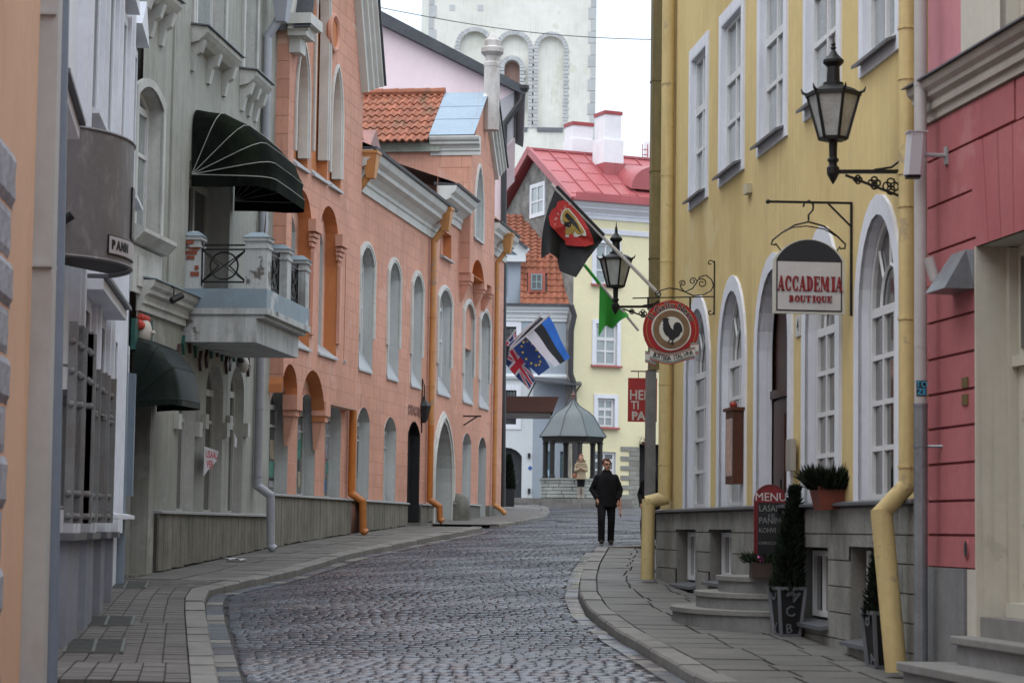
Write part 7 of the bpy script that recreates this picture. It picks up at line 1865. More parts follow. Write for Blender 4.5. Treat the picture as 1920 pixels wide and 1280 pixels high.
# rooster silhouette, drawn in units of the zoomed picture
roo = [(445, 405), (470, 408), (480, 400), (500, 405), (525, 418), (510, 435), (520, 470), (545, 530), (580, 560), (578, 515), (595, 470), (630, 455), (665, 465), (690, 500), (702, 545), (695, 590), (675, 590), (668, 620), (645, 650), (615, 665), (590, 690), (575, 712), (582, 735), (590, 755), (560, 752), (545, 760), (555, 730), (560, 700), (545, 690), (530, 705), (515, 725), (535, 742), (510, 738), (505, 715), (530, 685), (520, 660), (480, 630), (455, 595), (442, 550), (445, 510), (438, 490), (450, 470), (433, 455), (445, 440), (435, 425)]
rp_ = [(cx_ + ((x / 7.111 + 1180) - 1258) * pxm, cz_ - ((y / 7.111 + 540) - 618) * pxm) for x, y in roo]
MB().prism(G, rp_, .041, .046).build('rooster', m_black, rs)
txt = 'Il Gallo Nero'; wts = [.55, .45, .5, 1.15, .85, .45, .45, .85, .5, 1.15, .85, .7, .85]; tot = sum(wts); acc = 0
for ch, w in zip(txt, wts):
    a = R(157) - R(134) * (acc + w / 2) / tot; acc += w
    if ch == ' ': continue
    rr_t = Rr * .815
    for off, mt_, bd, oo in ((.0, m_cre, .006, .0245), (0, m_black, .003, .027)):
        text_mesh(ch, Rr * .33, G, cx_ + rr_t * math.cos(a) * .98, cz_ + rr_t * math.sin(a) * 1.02 - .0, oo, .001, bold=bd, rot=a - math.pi / 2).build('letter' if mt_ is m_black else 'letter_outline', mt_, rs)
# ribbon
def rib_pt(k, dz): 
    u = 1209 + 100 * k; v = 664 + 6 * math.sin(k * 2 * math.pi * .95 - 1.0) + 2; return cx_ + (u - 1258) * pxm, cz_ - (v + dz - 618) * pxm
def ribbon(dz0, dz1, y, mt, nm, k0=0, k1=1, sh=0):
    mb = MB(); n = 16
    for i in range(n + 1):
        k = k0 + (k1 - k0) * i / n; yy = y + .02 * math.sin(k * 6)
        for dz in (dz0, dz1): x, z_ = rib_pt(k, dz + sh); mb.v.append(tuple(G.p(x, yy, z_)))
    for i in range(n): mb.f.append((2 * i, 2 * i + 1, 2 * i + 3, 2 * i + 2))
    return mb.build(nm, mt, rs, norm=False)
m_grn = mat('dark green line', (.015, .09, .06), .5)
for k0, k1, y, sh, nm in ((0, .2, .05, 8, 'ribbon_tail'), (.85, 1.0, .05, -9, 'ribbon_tail'), (.08, .93, .075, 0, 'ribbon')):
    ribbon(-10, 10, y, m_cre, nm, k0, k1, sh); ribbon(-10.5, -9, y + .003, m_grn, 'ribbon_line', k0, k1, sh); ribbon(-7.6, -6, y + .003, m_rsd, 'ribbon_line', k0, k1, sh); ribbon(6, 7.6, y + .003, m_grn, 'ribbon_line', k0, k1, sh); ribbon(9, 11, y + .003, m_rsd, 'ribbon_line', k0, k1, sh)
t2 = 'BOTTEGA ITALIANA'
for i, ch in enumerate(t2):
    if ch == ' ': continue
    k = .165 + .69 * i / (len(t2) - 1); x, z_ = rib_pt(k, 0); x2, z2 = rib_pt(k + .02, 0)
    text_mesh(ch, 12 * pxm, G, x, z_, .1, .001, bold=.0015, sx=.8, rot=math.atan2(z2 - z_, x2 - x)).build('letter', m_black, rs)
# ---- flags on poles
def flag_cloth(name, mt, parent, top, bot, drop_pts, nu=14, nv=14, wave=.05, seed=0):
    """cloth between the pole edge (top..bot) and the free edge (two points)"""
    f0, f1 = drop_pts
    def fn(a, b):
        p = top.lerp(bot, b); q = f0.lerp(f1, b); r = p.lerp(q, a)
        return r + Vector((0, wave * math.sin(a * 7 + b * 3 + seed) * (a + .15), 0)) + Vector((.02 * math.sin(a * 9 + seed) * a, 0, 0))
    return MB().grid(fn, nu, nv).build(name, mt, parent, smooth=True, norm=False)
sF = A.s(1245, 560, .05); G = SignFr(A, A.L - .2)
pb1, pt1 = g(1250, 566), g(1034, 346)
bf = thing('black_flag', 'black flag with red crest on a white pole at the corner', 'flag', pb1)
m_pole = mat('white pole', (.5, .48, .46), .5, .05); m_bfl = mat('black flag cloth', (.016, .016, .018), .75, .25, 4)
MB().tube([pb1, pt1], .028, 8).build('pole', m_pole, bf); MB().tube([g(1043, 350), g(1132, 442)], .036, 8).build('sleeve', m_bfl, bf)
tp, bt = g(1043, 350), g(1132, 442)
f0_, f1_ = g(1016, 482, .12), g(1080, 522, .25)
def cloth(a, b):
    """a from the pole to the free edge, b along the pole"""
    p = tp.lerp(bt, b)
    lo = [g(1015, 485), g(1030, 476), g(1046, 484), g(1050, 508), g(1078, 522), g(1100, 488), g(1132, 448)]
    t = b * 6; i = min(5, int(t)); q = lo[i].lerp(lo[i + 1], t - i)
    return p.lerp(q, a) + G.ex * (-.07 * math.sin(math.pi * a) * (1 - b)) + G.ey * (.1 * math.sin(b * 11) * a + .05 * math.sin(a * 6 + b * 2) * a)
MB().grid(cloth, 24, 24).build('cloth', m_bfl, bf, smooth=True, norm=False)
def on_cloth(pts_px, y, mt, nm):
    """flat print lying on the cloth: outline given in pixels, put just before the cloth surface"""
    grid = [(a / 40, b / 40) for a in range(41) for b in range(41)]
    proj = []
    for a, b in grid:
        w = cloth(a, b); d = w - EYEP; proj.append((960 + FPX * d.dot(c_r) / d.dot(c_f), 640 - FPX * d.dot(c_u) / d.dot(c_f), w))
    out = []
    for u, v in pts_px:
        q = min(proj, key=lambda r_: (r_[0] - u) ** 2 + (r_[1] - v) ** 2); k = (q[2] - EYEP).y; w = at(u, v, k); out.append(w + G.ey * y)
    n = len(out); c = sum(out, Vector((0, 0, 0))) / n
    return MB().add([c] + out, [(0, i + 1, (i + 1) % n + 1) for i in range(n)]).build(nm, mt, bf, norm=False)
Z = lambda pts: [(1000 + x / 6.736, 340 + y / 6.736) for x, y in pts]
m_fred = mat('flag red print', (.42, .03, .03), .7, .1)
on_cloth(Z([(300, 265), (370, 245), (430, 270), (560, 400), (640, 510), (700, 620), (740, 720), (760, 800), (640, 830), (500, 825), (400, 810), (395, 760), (320, 690), (250, 610), (205, 560), (190, 450), (225, 370), (280, 330)]), .07, m_fred, 'crest')
on_cloth(Z([(385, 355), (440, 350), (540, 470), (650, 640), (660, 700), (590, 690), (550, 710), (400, 715), (390, 660), (350, 560), (330, 480), (345, 410)]), .085, m_cre, 'crest_border')
on_cloth(Z([(390, 375), (430, 368), (530, 480), (635, 645), (600, 680), (400, 680), (385, 600), (360, 500), (360, 420)]), .095, mat('flag gold print', (.36, .24, .06), .7, .3, 9), 'crest_field')
on_cloth(Z([(385, 450), (400, 415), (425, 410), (450, 440), (500, 490), (545, 545), (570, 610), (600, 670), (560, 610), (500, 590), (430, 590), (375, 575), (380, 525), (430, 515), (460, 490), (430, 490), (400, 480)]), .105, m_black, 'crest_bird')
for i, ch in enumerate('ANTICO'):
    k = i / 5; u, v = 1000 + (255 + 20 * math.sin(k * 3) + 190 * k ** 2) / 6.736, 340 + (560 - 260 * k ** .8) / 6.736; q = at(u, v, (tp.y + bt.y) / 2)
    fr = Fr(Vector((q.x, q.y, 0)) + G.ey * .14, c_r0, (0, -1, 0)); text_mesh(ch, .06, fr, 0, q.z, 0, .0005, rot=1.25 - k * 1.3).build('crest_letter', m_cre, bf)
pb2, pt2 = g(1215, 610), g(1108, 480); gf = thing('green_flag', 'green flag on a thin pole behind the far lantern', 'flag', pb2 - G.ey * .95)
m_gfl = mat('green flag cloth', (.035, .33, .04), .7, .1, 3); pb2, pt2 = pb2 - G.ey * .95, pt2 - G.ey * .95; MB().tube([pb2, pt2], .02, 8).build('pole', m_pole, gf)
MB().tube([g(1111, 484, -.95), g(1140, 520, -.95)], .026, 8).build('pole_sleeve', m_gfl, gf)
tq, bq = g(1140, 520), g(1196, 580)
def cl2(a, b):
    p = tq.lerp(bq, b); lo = [g(1138, 622), g(1150, 600), g(1166, 606), g(1180, 590), g(1196, 582)]; t = b * 4; i = min(3, int(t)); q = lo[i].lerp(lo[i + 1], t - i)
    return p.lerp(q, a) + G.ey * (-.95 + .06 * math.sin(b * 9) * a)
MB().grid(cl2, 14, 14).build('cloth', m_gfl, gf, smooth=True, norm=False)
# ---- flags over the square, on the pink house corner
YF = 73.0
def far_flag(name, label, base, tip, t_on, corners, mats, kind, Y):
    pb_, pt_ = at(*base, Y), at(*tip, Y - .6); t = thing(name, label, 'flag', pb_, 'flags over the hotel door')
    MB().tube([pb_, pt_], .03, 6).build('pole', m_pole, t)
    P = [at(u, v, Y - .3 - .04 * i) for i, (u, v) in enumerate(corners)]     # hoist top, hoist foot, fly foot, fly top
    def fn(a, b): return P[0].lerp(P[1], b).lerp(P[3].lerp(P[2], b), a) + Vector((0, .12 * math.sin(a * 6 + b * 2), .03 * math.sin(a * 8)))
    for nm, mt, a0, a1, b0, b1, dy in kind(fn):
        MB().grid(lambda a, b: fn(a0 + (a1 - a0) * a, b0 + (b1 - b0) * b) - Vector((0, dy, 0)), 14, 4).build(nm, mt, t, smooth=True, norm=False)
    return t, fn
c_blue = mat('flag cornflower blue', (.02, .12, .45), .7, .1); c_blk = mat('flag black', (.012, .014, .016), .7, .1); c_wht = mat('flag white', (.5, .48, .52), .7, .06); c_navy = mat('flag navy', (.012, .028, .12), .7, .1); c_eu = mat('flag blue', (.012, .04, .16), .7, .1); c_red = mat('flag red', (.42, .02, .035), .7, .1); c_dk = mat('dark flag cloth', (.03, .025, .035), .7, .1); c_yel = mat('star yellow', (.6, .45, .03), .6)  # the dark cloth belongs to the folded flag
# pole runs up to the right; the cloth hangs down from it
far_flag('tricolour_flag', 'blue black and white striped flag, rightmost over the square', (955, 657), (1033, 588), 0, ((985, 631), (1030, 592), (1069, 672), (1040, 690)), None,
         lambda fn: [('stripe', c_wht, 0, 1, .0, .34, 0), ('stripe', c_blk, 0, 1, .34, .67, 0), ('stripe', c_blue, 0, 1, .67, 1, 0)], YF)
far_flag('dark_flag', 'dark folded flag just behind the striped flag', (950, 658), (1016, 588), 0, ((976, 632), (1013, 594), (1030, 610), (994, 642)), None, lambda fn: [('cloth', c_dk, 0, 1, 0, 1, 0)], YF + .5)
def eu(fn): return [('cloth', c_eu, 0, 1, 0, 1, 0)]
t_eu, fe = far_flag('starred_flag', 'dark blue flag with a ring of yellow stars', (945, 655), (995, 608), 0, ((954, 646), (990, 612), (1031, 690), (1010, 706)), None, eu, YF + 1)
for i in range(12):
    a = 2 * math.pi * i / 12; p = fe(.5 + .3 * math.cos(a), .5 + .33 * math.sin(a)) - Vector((0, .05, 0)); st_ = []
    for j in range(10):
        rr2 = .052 if j % 2 == 0 else .022; b_ = math.pi / 2 + j * math.pi / 5; st_.append((p.x + rr2 * math.cos(b_), p.z + rr2 * math.sin(b_)))
    MB().add([(p.x, p.y, p.z)] + [(x, p.y, z_) for x, z_ in st_], [(0, j + 1, (j + 1) % 10 + 1) for j in range(10)]).build('star', c_yel, t_eu, norm=False)
def uk(fn): return [('cloth', c_navy, 0, 1, 0, 1, 0)]
t_uk, fu = far_flag('crossed_flag', 'navy flag with white and red crosses, leftmost and lowest', (938, 656), (968, 618), 0, ((928, 660), (966, 622), (1003, 712), (992, 732)), None, uk, YF + 1.5)
def stripe_uk(a0, b0, a1, b1, w, mt, dy, nm):
    mb = MB(); n = 10; d = Vector((a1 - a0, b1 - b0)); nrm = Vector((-d.y, d.x)).normalized() * w
    for i in range(n + 1):
        t = i / n
        for sg in (-1, 1):
            aa, bb = a0 + d.x * t + nrm.x * sg, b0 + d.y * t + nrm.y * sg; mb.v.append(tuple(fu(min(1, max(0, aa)), min(1, max(0, bb))) - Vector((0, dy, 0))))
    mb.f = [(2 * i, 2 * i + 1, 2 * i + 3, 2 * i + 2) for i in range(n)]; mb.build(nm, mt, t_uk, smooth=True, norm=False)
for a0, b0, a1, b1 in ((0, 0, 1, 1), (0, 1, 1, 0)): stripe_uk(a0, b0, a1, b1, .07, c_wht, .02, 'saltire'); stripe_uk(a0, b0, a1, b1, .028, c_red, .03, 'saltire_red')
stripe_uk(.5, 0, .5, 1, .11, c_wht, .04, 'cross'); stripe_uk(0, .5, 1, .5, .14, c_wht, .04, 'cross'); stripe_uk(.5, 0, .5, 1, .065, c_red, .05, 'cross_red'); stripe_uk(0, .5, 1, .5, .085, c_red, .05, 'cross_red')
fl_ = thing('floodlight', 'cluster of black floodlights below the flagpoles', 'light', at(945, 672, YF))
for u, v in ((949, 657), (946, 672), (943, 684)): p = at(u, v, YF - .2); MB().lathe(p, [(.06, -.14), (.11, .1), (.13, .14)], 8).build('lamp_head', m_black, fl_)
# ---- red sign beyond the corner
YR = 40.0
rsn = thing('red_sign', 'red hanging sign with scratched white lettering past the corner', 'sign', at(1200, 792, YR))
a, b = at(1177, 790, YR), at(1232, 709, YR); FRs = Fr(Vector((0, YR, 0)), (1, 0, 0), (0, -1, 0))
MB().box(FRs, a.x, b.x, -.03, .02, a.z, b.z).build('board', mat('sign board red', (.33, .03, .03), .6, .12, 3), rsn)
zr = at(1200, 696, YR).z; MB().bar((at(1183, 696, YR).x, YR, zr), (3.1, YR, zr), .02).build('bracket', mat('rust bracket', (.1, .03, .025), .6), rsn); p = at(1197, 700, YR); MB().bar((p.x, YR, zr), (p.x, YR, b.z), .012).build('hook', m_iron, rsn)
for tx_, u, v, h in (('HEL', 1182, 741, 19), ('TI', 1185, 760, 16)):
    p = at(u, v, YR); text_mesh(tx_, h / FPX * YR * 1.35, FRs, p.x - .02, p.z, .021, .002, bold=.004, sx=.85, align='LEFT').build('lettering', m_sgw, rsn)
p = at(1184, 780, YR); text_mesh('PA', 16 / FPX * YR * 1.35, FRs, p.x, p.z, .021, .002, bold=.008, align='LEFT').build('lettering', m_sgw, rsn)
# hidden neighbour that carries it
# the street goes on behind the camera; unseen houses added to shade street level
for nm, x0_, x1_, lab, mt_ in (('unseen_rear_house', -3.9, -3.4, 'plain peach house added unseen behind the camera on the left', m_pea), ('unseen_rear_house', 4.9, 4.75, 'plain red house added unseen behind the camera on the right', m_redw)):
    Fz = Facade((x0_, -26), (x1_, 11.9 if x0_ < 0 else 13.6), (0, 0)); t = thing(nm, lab, 'house', Fz.p(18, 0, gz(0)))
    MB().box(Fz, 0, Fz.L, -8, 0, gz(0) - .5, EYE + 8.5).build('wall', mt_, t); MB().prism(Fr(Fz.p(0, 0, 0), Fz.ey, Fz.ex), [(-8.3, EYE + 8.5), (.4, EYE + 8.5), (-4, EYE + 12)], 0, Fz.L).build('roof', m_tile, t)
    for k in range(9):
        for z_ in (EYE - .6, EYE + 3): MB().box(Fz, 2 + k * 4, 3.2 + k * 4, .0, .03, z_, z_ + 1.9).build('window', m_gldk, t)
FN = Facade((2.95, 37.4), (5.0, 66.0), (0, 50)); hn = thing('neighbour_house', 'ochre side wall standing back behind the yellow corner house', 'house', FN.p(10, 0, gz(47)))
MB().box(FN, 0, FN.L, -6, 0, gz(38) - .5, EYE + 4).build('wall', m_yel, hn); MB().box(FN, -.2, FN.L, -6, .3, EYE + 4, EYE + 4.2).build('roof', m_slate, hn)
# ---- small things on the orange terrace
p = C.p(C.s(797, 765, .0) - .2, 0, 0)
sl_ = C.s(791, 700); G2 = SignFr(C, sl_)
lt = thing('door_lantern', 'small black scrolled lantern beside the black terrace door', 'lantern', C.p(sl_, .0, C.z(780, 735)))
oo, zl = oz(C, 795, 770, sl_)
c = C.p(sl_, oo, zl)
MB().lathe(c, [(.03, -.3), (.09, -.24), (.17, .1), (.18, .12), (.1, .22), (.03, .28), (.03, .36)], 6).build('body', m_black, lt)
MB().tube([C.p(sl_, 0, zl + .55), C.p(sl_, oo * .5, zl + .75), C.p(sl_, oo, zl + .62), C.p(sl_, oo, zl + .34)], .018, 5).build('arm', m_iron, lt); MB().bar(C.p(sl_, .02, zl - .55), C.p(sl_, .02, zl + .8), .03).build('back_bar', m_iron, lt)
ob = thing('empty_bracket', 'empty rusty sign bracket above the terrace ground floor window', 'bracket', C.p(C.s(872, 790), 0, C.z(870, 790)))
q = C.s(868, 790); o_, z1_ = oz(C, 882, 780, q); MB().bar(C.p(q, 0, C.z(866, 779)), C.p(q, o_ + .3, z1_), .04).build('arm', m_iron, ob); MB().bar(C.p(q, .02, C.z(868, 797)), C.p(q, o_ + .2, z1_), .035).build('brace', m_iron, ob)
# ---- entrance of the yellow house: steps, board, boxes, planters
def toA(p): d = p - A.o; return d.dot(A.ex), d.dot(A.ey)
sc0 = (door.s0 + door.s1) / 2
e1 = toA(hit(1278, 1160, .12)); e2 = toA(hit(1400, 1180, .12))
zL3 = A.z(1470, 1082)
m_stp = mat('rounded grey step', (.2, .195, .18), .8, .15, 2.5, bump=.3, bscale=60, dirt_or_glow=(.1, .1, .09), dirt_or_glow_amt=.5)
es = thing('entrance_steps', 'three rounded stone steps at the brown door', 'steps', A.p(sc0, .5, A.ground(sc0)))
gd_ = A.ground(sc0) + .1; hs_ = (zL3 - gd_) / 3
for i, (hwid, pr_) in enumerate(((1.5, 1.12), (1.18, .84), (.9, .58))):
    zt2 = gd_ + hs_ * (i + 1)
    pts = lambda w, d: [(sc0 + w * math.cos(math.pi * k / 20), .05 + d * math.sin(math.pi * k / 20) ** .7) for k in range(21)]
    def slab(w, d, z0, z1, mt, nm):
        q = pts(w, d); n = len(q); MB().add([A.p(x, y, z0) for x, y in q] + [A.p(x, y, z1) for x, y in q], [tuple(range(n)), tuple(range(2 * n - 1, n - 1, -1))] + [(k, k + n, (k + 1) % n + n, (k + 1) % n) for k in range(n)]).build(nm, mt, es)
    slab(hwid, pr_, gd_ - .6 if i == 0 else gd_ + hs_ * i - .01, zt2 - .05, m_cgr, 'riser'); slab(hwid + .03, pr_ + .03, zt2 - .05, zt2, m_stp, 'tread')
# menu board
GM = SignFr(A, sc0 - .78); xa_, z0_ = GM.px(1413, 1078); xb_, z1_ = GM.px(1475, 908)
mbd = thing('menu_board', 'red framed chalk menu board with rounded top on the steps', 'menu board', GM.p((xa_ + xb_) / 2, 0, zL3))
m_chk = mat('blackboard', (.012, .013, .014), .6, .3, 4, dirt_or_glow=(.03, .03, .03), dirt_or_glow_amt=.5); m_chalk = mat('grey chalk', (.2, .2, .2), .9, .3, 20); m_mred = mat('dark red board', (.17, .012, .016), .5, .12)
MB().prism(GM, arch_pts(xa_, xb_, zL3, z1_ - .2, z1_), -.02, .02).build('frame', m_mred, mbd); MB().prism(GM, arch_pts(xa_ + .012, xb_ - .012, zL3 + .01, z1_ - .2, z1_ - .012), -.019, .024).build('edge', m_black, mbd)
MB().prism(GM, arch_pts(xa_ + .02, xb_ - .02, zL3 + .02, z1_ - .2, z1_ - .022), .02, .028).build('field', m_mred, mbd)
zq_ = GM.px(1440, 942)[1]; MB().box(GM, xa_ + .04, xb_ - .04, .028, .032, zL3 + .1, zq_).build('slate', m_chk, mbd)
pm = (xb_ - xa_) / 62
text_mesh('MENU', 22 * pm, GM, (xa_ + xb_) / 2, GM.px(1444, 932)[1], .03, .001).build('lettering', m_sgw, mbd)
for tx_, v, h in (('LASANJE', 953, 17), ('6.50', 966, 9), ('PANINI', 976, 17), ('KOHVI', 994, 13), ('CAPPUCCINO', 1018, 8)):
    text_mesh(tx_, h * pm * 1.0, GM, xa_ + (.05 if v != 966 else .16), GM.px(1444, v)[1], .033, .001, align='LEFT', sx=.82 if h > 12 else .8).build('lettering', m_chalk, mbd)
# display case with lamp, intercom
s0_, s1_ = A.s(1386, 800, .0), A.s(1417, 800, .14); zc0, zc1 = A.z(1400, 905, .1), A.z(1400, 765, .1)
dc = thing('menu_case', 'brown wooden menu display case beside the door', 'display case', A.p(s0_, 0, zc0)); sC = A.s(1392, 830, .0); wC = .5
MB().box(A, sC - wC / 2, sC + wC / 2, .04, .17, zc0, zc1).build('case', mat('red brown wood', (.075, .022, .012), .45, .2, 3, streak=.2), dc); MB().box(A, sC - wC / 2 - .04, sC + wC / 2 + .04, .03, .2, zc1, zc1 + .04).build('top', MATS['red brown wood'], dc)
MB().box(A, sC - wC / 2 + .05, sC + wC / 2 - .05, .17, .175, zc0 + .1, zc1 - .1).build('glass', m_glskycur, dc); MB().box(A, sC - wC / 2 + .1, sC + wC / 2 - .1, .175, .177, zc0 + .15, zc1 - .2).build('menu_card', mat('menu card', (.45, .3, .24), .6, .3, 8), dc)
MB().ball(A.p(sC, .12, zc1 + .08), .05, 10, 8).build('lamp', mat('red lamp', (.25, .03, .015), .4), dc, smooth=True)
si = A.s(1494, 850, .0); zi0, zi1 = A.z(1490, 882, .05), A.z(1490, 822, .05); tag(MB().box(A, si - .14, si + .14, .04, .1, zi0, zi1).build('intercom_panel', mat('brushed steel', (.4, .38, .34), .4, .1, metal=.5), None, bevel=.006), 'brushed steel intercom panel to the right of the brown door', 'intercom')
# foliage helpers
m_nd = mat('dark conifer needles', (.013, .018, .012), .9, .35, 6, spec=.1, rand=.35); m_nd2 = mat('dark conifer needle tips', (.022, .032, .018), .9, .35, 6, spec=.1, rand=.35)
def sprigs(c, n, rf, zf, ln, seed, wid=.012, up=.6, lean=0.0):
    rn = random.Random(seed); mb = MB()
    for k in range(n):
        t = rn.random(); a = rn.random() * 2 * math.pi; r = rf(t) * math.sqrt(rn.random()) ; p = Vector((c.x + r * math.cos(a) + lean * t, c.y + r * math.sin(a), c.z + zf(t)))
        d = Vector((math.cos(a) * (1 - up) + (rn.random() - .5) * .6, math.sin(a) * (1 - up) + (rn.random() - .5) * .6, up + (rn.random() - .5) * .5)).normalized() * ln * (.6 + .8 * rn.random()); w = d.cross(Vector((rn.random() - .5, rn.random() - .5, rn.random() - .5))).normalized() * wid
        mb.add([p - w, p + w, p + d * .6 + w * .9, p + d, p + d * .6 - w * .9], [(0, 1, 2, 3, 4)])
    return mb
def planter_conifer(lab_p, lab_t, ub, vb, u0, u1, vt, vtree, seed, chars, dy=.0):
    base = hit(ub, vb, .12) if dy == 0 else A.p(dy, .25, 0); base.z = gz(base.y) + .125; Y = base.y; k = FPX / Y
    h = (vb - vt) / k; w1 = (u1 - u0) / k / 2 * .92; w0 = w1 * .7
    t = thing('planter', lab_p, 'planter', base, 'tapered letter planters'); rot = .25
    F_ = Fr(Vector((base.x, base.y, 0)), (math.cos(rot), math.sin(rot), 0), (math.sin(rot), -math.cos(rot), 0))
    def ring(z_, w): return [F_.p(x * w, y * w, z_) for y in (-1, 1) for x in (-1, 1)]
    MB().hexa(ring(base.z, w0 - .01) + ring(base.z + h, w1 - .01)).build('box', mat('black planter sheet', (.012, .012, .013), .5, .2), t)
    m_pl = mat('zinc planter frame', (.16, .165, .18), .45, .15, 5, metal=.4)
    lo, hi = ring(base.z, w0), ring(base.z + h, w1)
    for i in range(4): MB().bar(lo[i], hi[i], .035, .035).build('corner_post', m_pl, t)
    for q in (lo, hi):
        for i, j in ((0, 1), (1, 3), (3, 2), (2, 0)): MB().bar(q[i], q[j], .03, .035).build('rail', m_pl, t)
    tilt = math.atan2(w1 - w0, h)
    for si_, (ex_, ey_) in enumerate(((F_.ex, F_.ey), (F_.ey, -F_.ex))):
        rn = random.Random(seed + si_)
        for i, ch in enumerate(chars[si_]):
            kz = .14 + .72 * i / max(1, len(chars[si_]) - 1); w = w0 + (w1 - w0) * kz
            ff = Fr(Vector((base.x, base.y, base.z)), ex_, ey_); text_mesh(ch, w * 1.25, ff, (rn.random() - .5) * w * .7, h * kz, w + .004, .004, bold=.0015, rot=(rn.random() - .5) * 1.6).build('letter', m_pl, t)
    hT = (vt - vtree) / k; c = Vector((base.x, base.y, base.z + h - .05))
    tr = thing('conifer', lab_t, 'conifer', c, 'columnar conifers by the door')
    MB().tube([c, c + Vector((.08, 0, hT * .9))], [.025, .008], 6).build('trunk', m_brown, tr)
    rf = lambda q: w1 * (1.04 - .1 * math.sin(q * 9)) * (1 - q ** 1.25) + .022
    sprigs(c, 5200, rf, lambda q: hT * q, .075, seed, .011, .62, .09).build('crown', m_nd, tr, norm=False); sprigs(c, 1500, lambda q: rf(q) * 1.08, lambda q: hT * q, .06, seed + 9, .008, .55, .09).build('crown_tips', m_nd2, tr, norm=False)
planter_conifer('zinc framed letter planter at the foot of the round steps', 'dark columnar conifer in front of the chalk menu board', 1475, 1183, 1446, 1503, 1096, 905, 3, ('BCM', 'LO'), dy=4.66)
planter_conifer('zinc framed letter planter half hidden by the yellow elbow pipe', 'dark columnar conifer behind the yellow elbow pipe', 1655, 1250, 1624, 1690, 1150, 935, 5, ('KUR', 'AB'))
# flower box with pink cyclamen on the landing
sb_ = sc0 + .62; GF = SignFr(A, sb_); xa_, z0_ = GM.px(1405, 1078); p = GM.p(xa_ + .12, .1, zL3); 
fb = thing('flower_box', 'small wooden box of pink flowers beneath the menu board', 'flower box', p); Fq = Fr(Vector((p.x, p.y, 0)), GM.ex, GM.ey)
MB().box(Fq, -.13, .2, -.06, .1, zL3, zL3 + .17).build('box', mat('plum wood box', (.055, .035, .03), .7, .2), fb)
sprigs(Vector((p.x, p.y, zL3 + .16)), 260, lambda q: .2, lambda q: .08 * q, .08, 8, .008, .5).build('leaves', m_nd2, fb, norm=False)
for dx, dz in ((-.02, .24), (.26, .34), (.2, .31)):
    mb = MB(); rn = random.Random(int(dx * 100)); c = Fq.p(dx, .05, zL3 + dz - .02)
    for k in range(9): mb.ball(c + Vector(((rn.random() - .5) * .06, (rn.random() - .5) * .05, (rn.random() - .5) * .05)), .018, 6, 5)
    mb.build('blossom', mat('pink petals', (.55, .13, .32), .6, .2), fb, smooth=True)
# terracotta window box with heather
sx0, sx1 = A.s(1585, 940, .25), A.s(1528, 940, .25); Gh = SignFr(A, A.s(1555, 930, .15)); xa_, zb_ = Gh.px(1534, 956); xb_, zt_ = Gh.px(1590, 915)
wbx = thing('heather_box', 'terracotta box of dark heather hung on the base ledge', 'flower box', Gh.p((xa_ + xb_) / 2, 0, zb_)); m_ter = mat('terracotta plastic', (.17, .042, .025), .55, .12, 3)
P = [Gh.p(xa_ + .03, -.3, zb_), Gh.p(xb_ - .03, -.3, zb_ + .02), Gh.p(xa_ + .03, .05, zb_), Gh.p(xb_ - .03, .05, zb_ + .02), Gh.p(xa_ - .02, -.34, zt_), Gh.p(xb_, -.34, zt_ + .02), Gh.p(xa_ - .02, .08, zt_), Gh.p(xb_, .08, zt_ + .02)]
MB().hexa(P).build('box', m_ter, wbx); MB().bar(P[6], P[7], .025, .03).build('lip', m_ter, wbx)
c = Gh.p((xa_ + xb_) / 2, -.1, zt_ - .02); sprigs(c, 1500, lambda q: .24, lambda q: .05 * q, .2, 21, .011, .62).build('heather', m_nd2, wbx, norm=False); sprigs(c, 700, lambda q: .24, lambda q: .05 * q, .17, 22, .014, .5).build('heather_dark', m_nd, wbx, norm=False)  # darker sprigs mixed among the heather
MB().bar(Gh.p(xb_ - .02, .0, zt_ + .02), Gh.p(-.01, .0, zt_ + .03), .012).build('hook', m_iron, wbx)
# conifer in a black box by the far garage
pp = hit(953, 949, .1); kf = FPX / pp.y
bt_ = thing('box_planter', 'black square planter with dark conifer by the orange end wall', 'planter', pp); w = 11 / kf
MB().box(WF, pp.x - w, pp.x + w, pp.y - w, pp.y + w, pp.z, pp.z + 33 / kf).build('box', m_black, bt_); sprigs(Vector((pp.x, pp.y, pp.z + 30 / kf)), 2600, lambda q: w * .95 * (1 - q ** 2) + .02, lambda q: 64 / kf * q, .1, 31, .018).build('crown', m_nd, bt_, norm=False)

# litter and covers on the pavements
for u, v, lab, sd_ in ((441, 1051, 'crumpled white litter on the pavement below the grey house planks', 1), (243, 1072, 'crumpled litter by the doorstep of the grey house entrance', 2)):
    p = hit(u, v, .13); rn = random.Random(sd_); mb = MB(); mb.grid(lambda a, b: p + Vector(((a - .5) * .3 + .03 * rn.random(), (b - .5) * .22, .01 + .05 * rn.random())), 5, 4); tag(mb.build('litter', m_pap, None, norm=False), lab, 'litter')
p = hit(1063, 978, 0); Fc = Fr((p.x, p.y, 0), (1, 0, 0), (0, 1, 0)); tag(MB().lathe((p.x, p.y, p.z), [(.3, -.02), (.3, .014), (.01, .016)], 16).build('manhole_cover', m_joint, None), 'round dark manhole cover in the cobbles beyond the man', 'manhole cover')
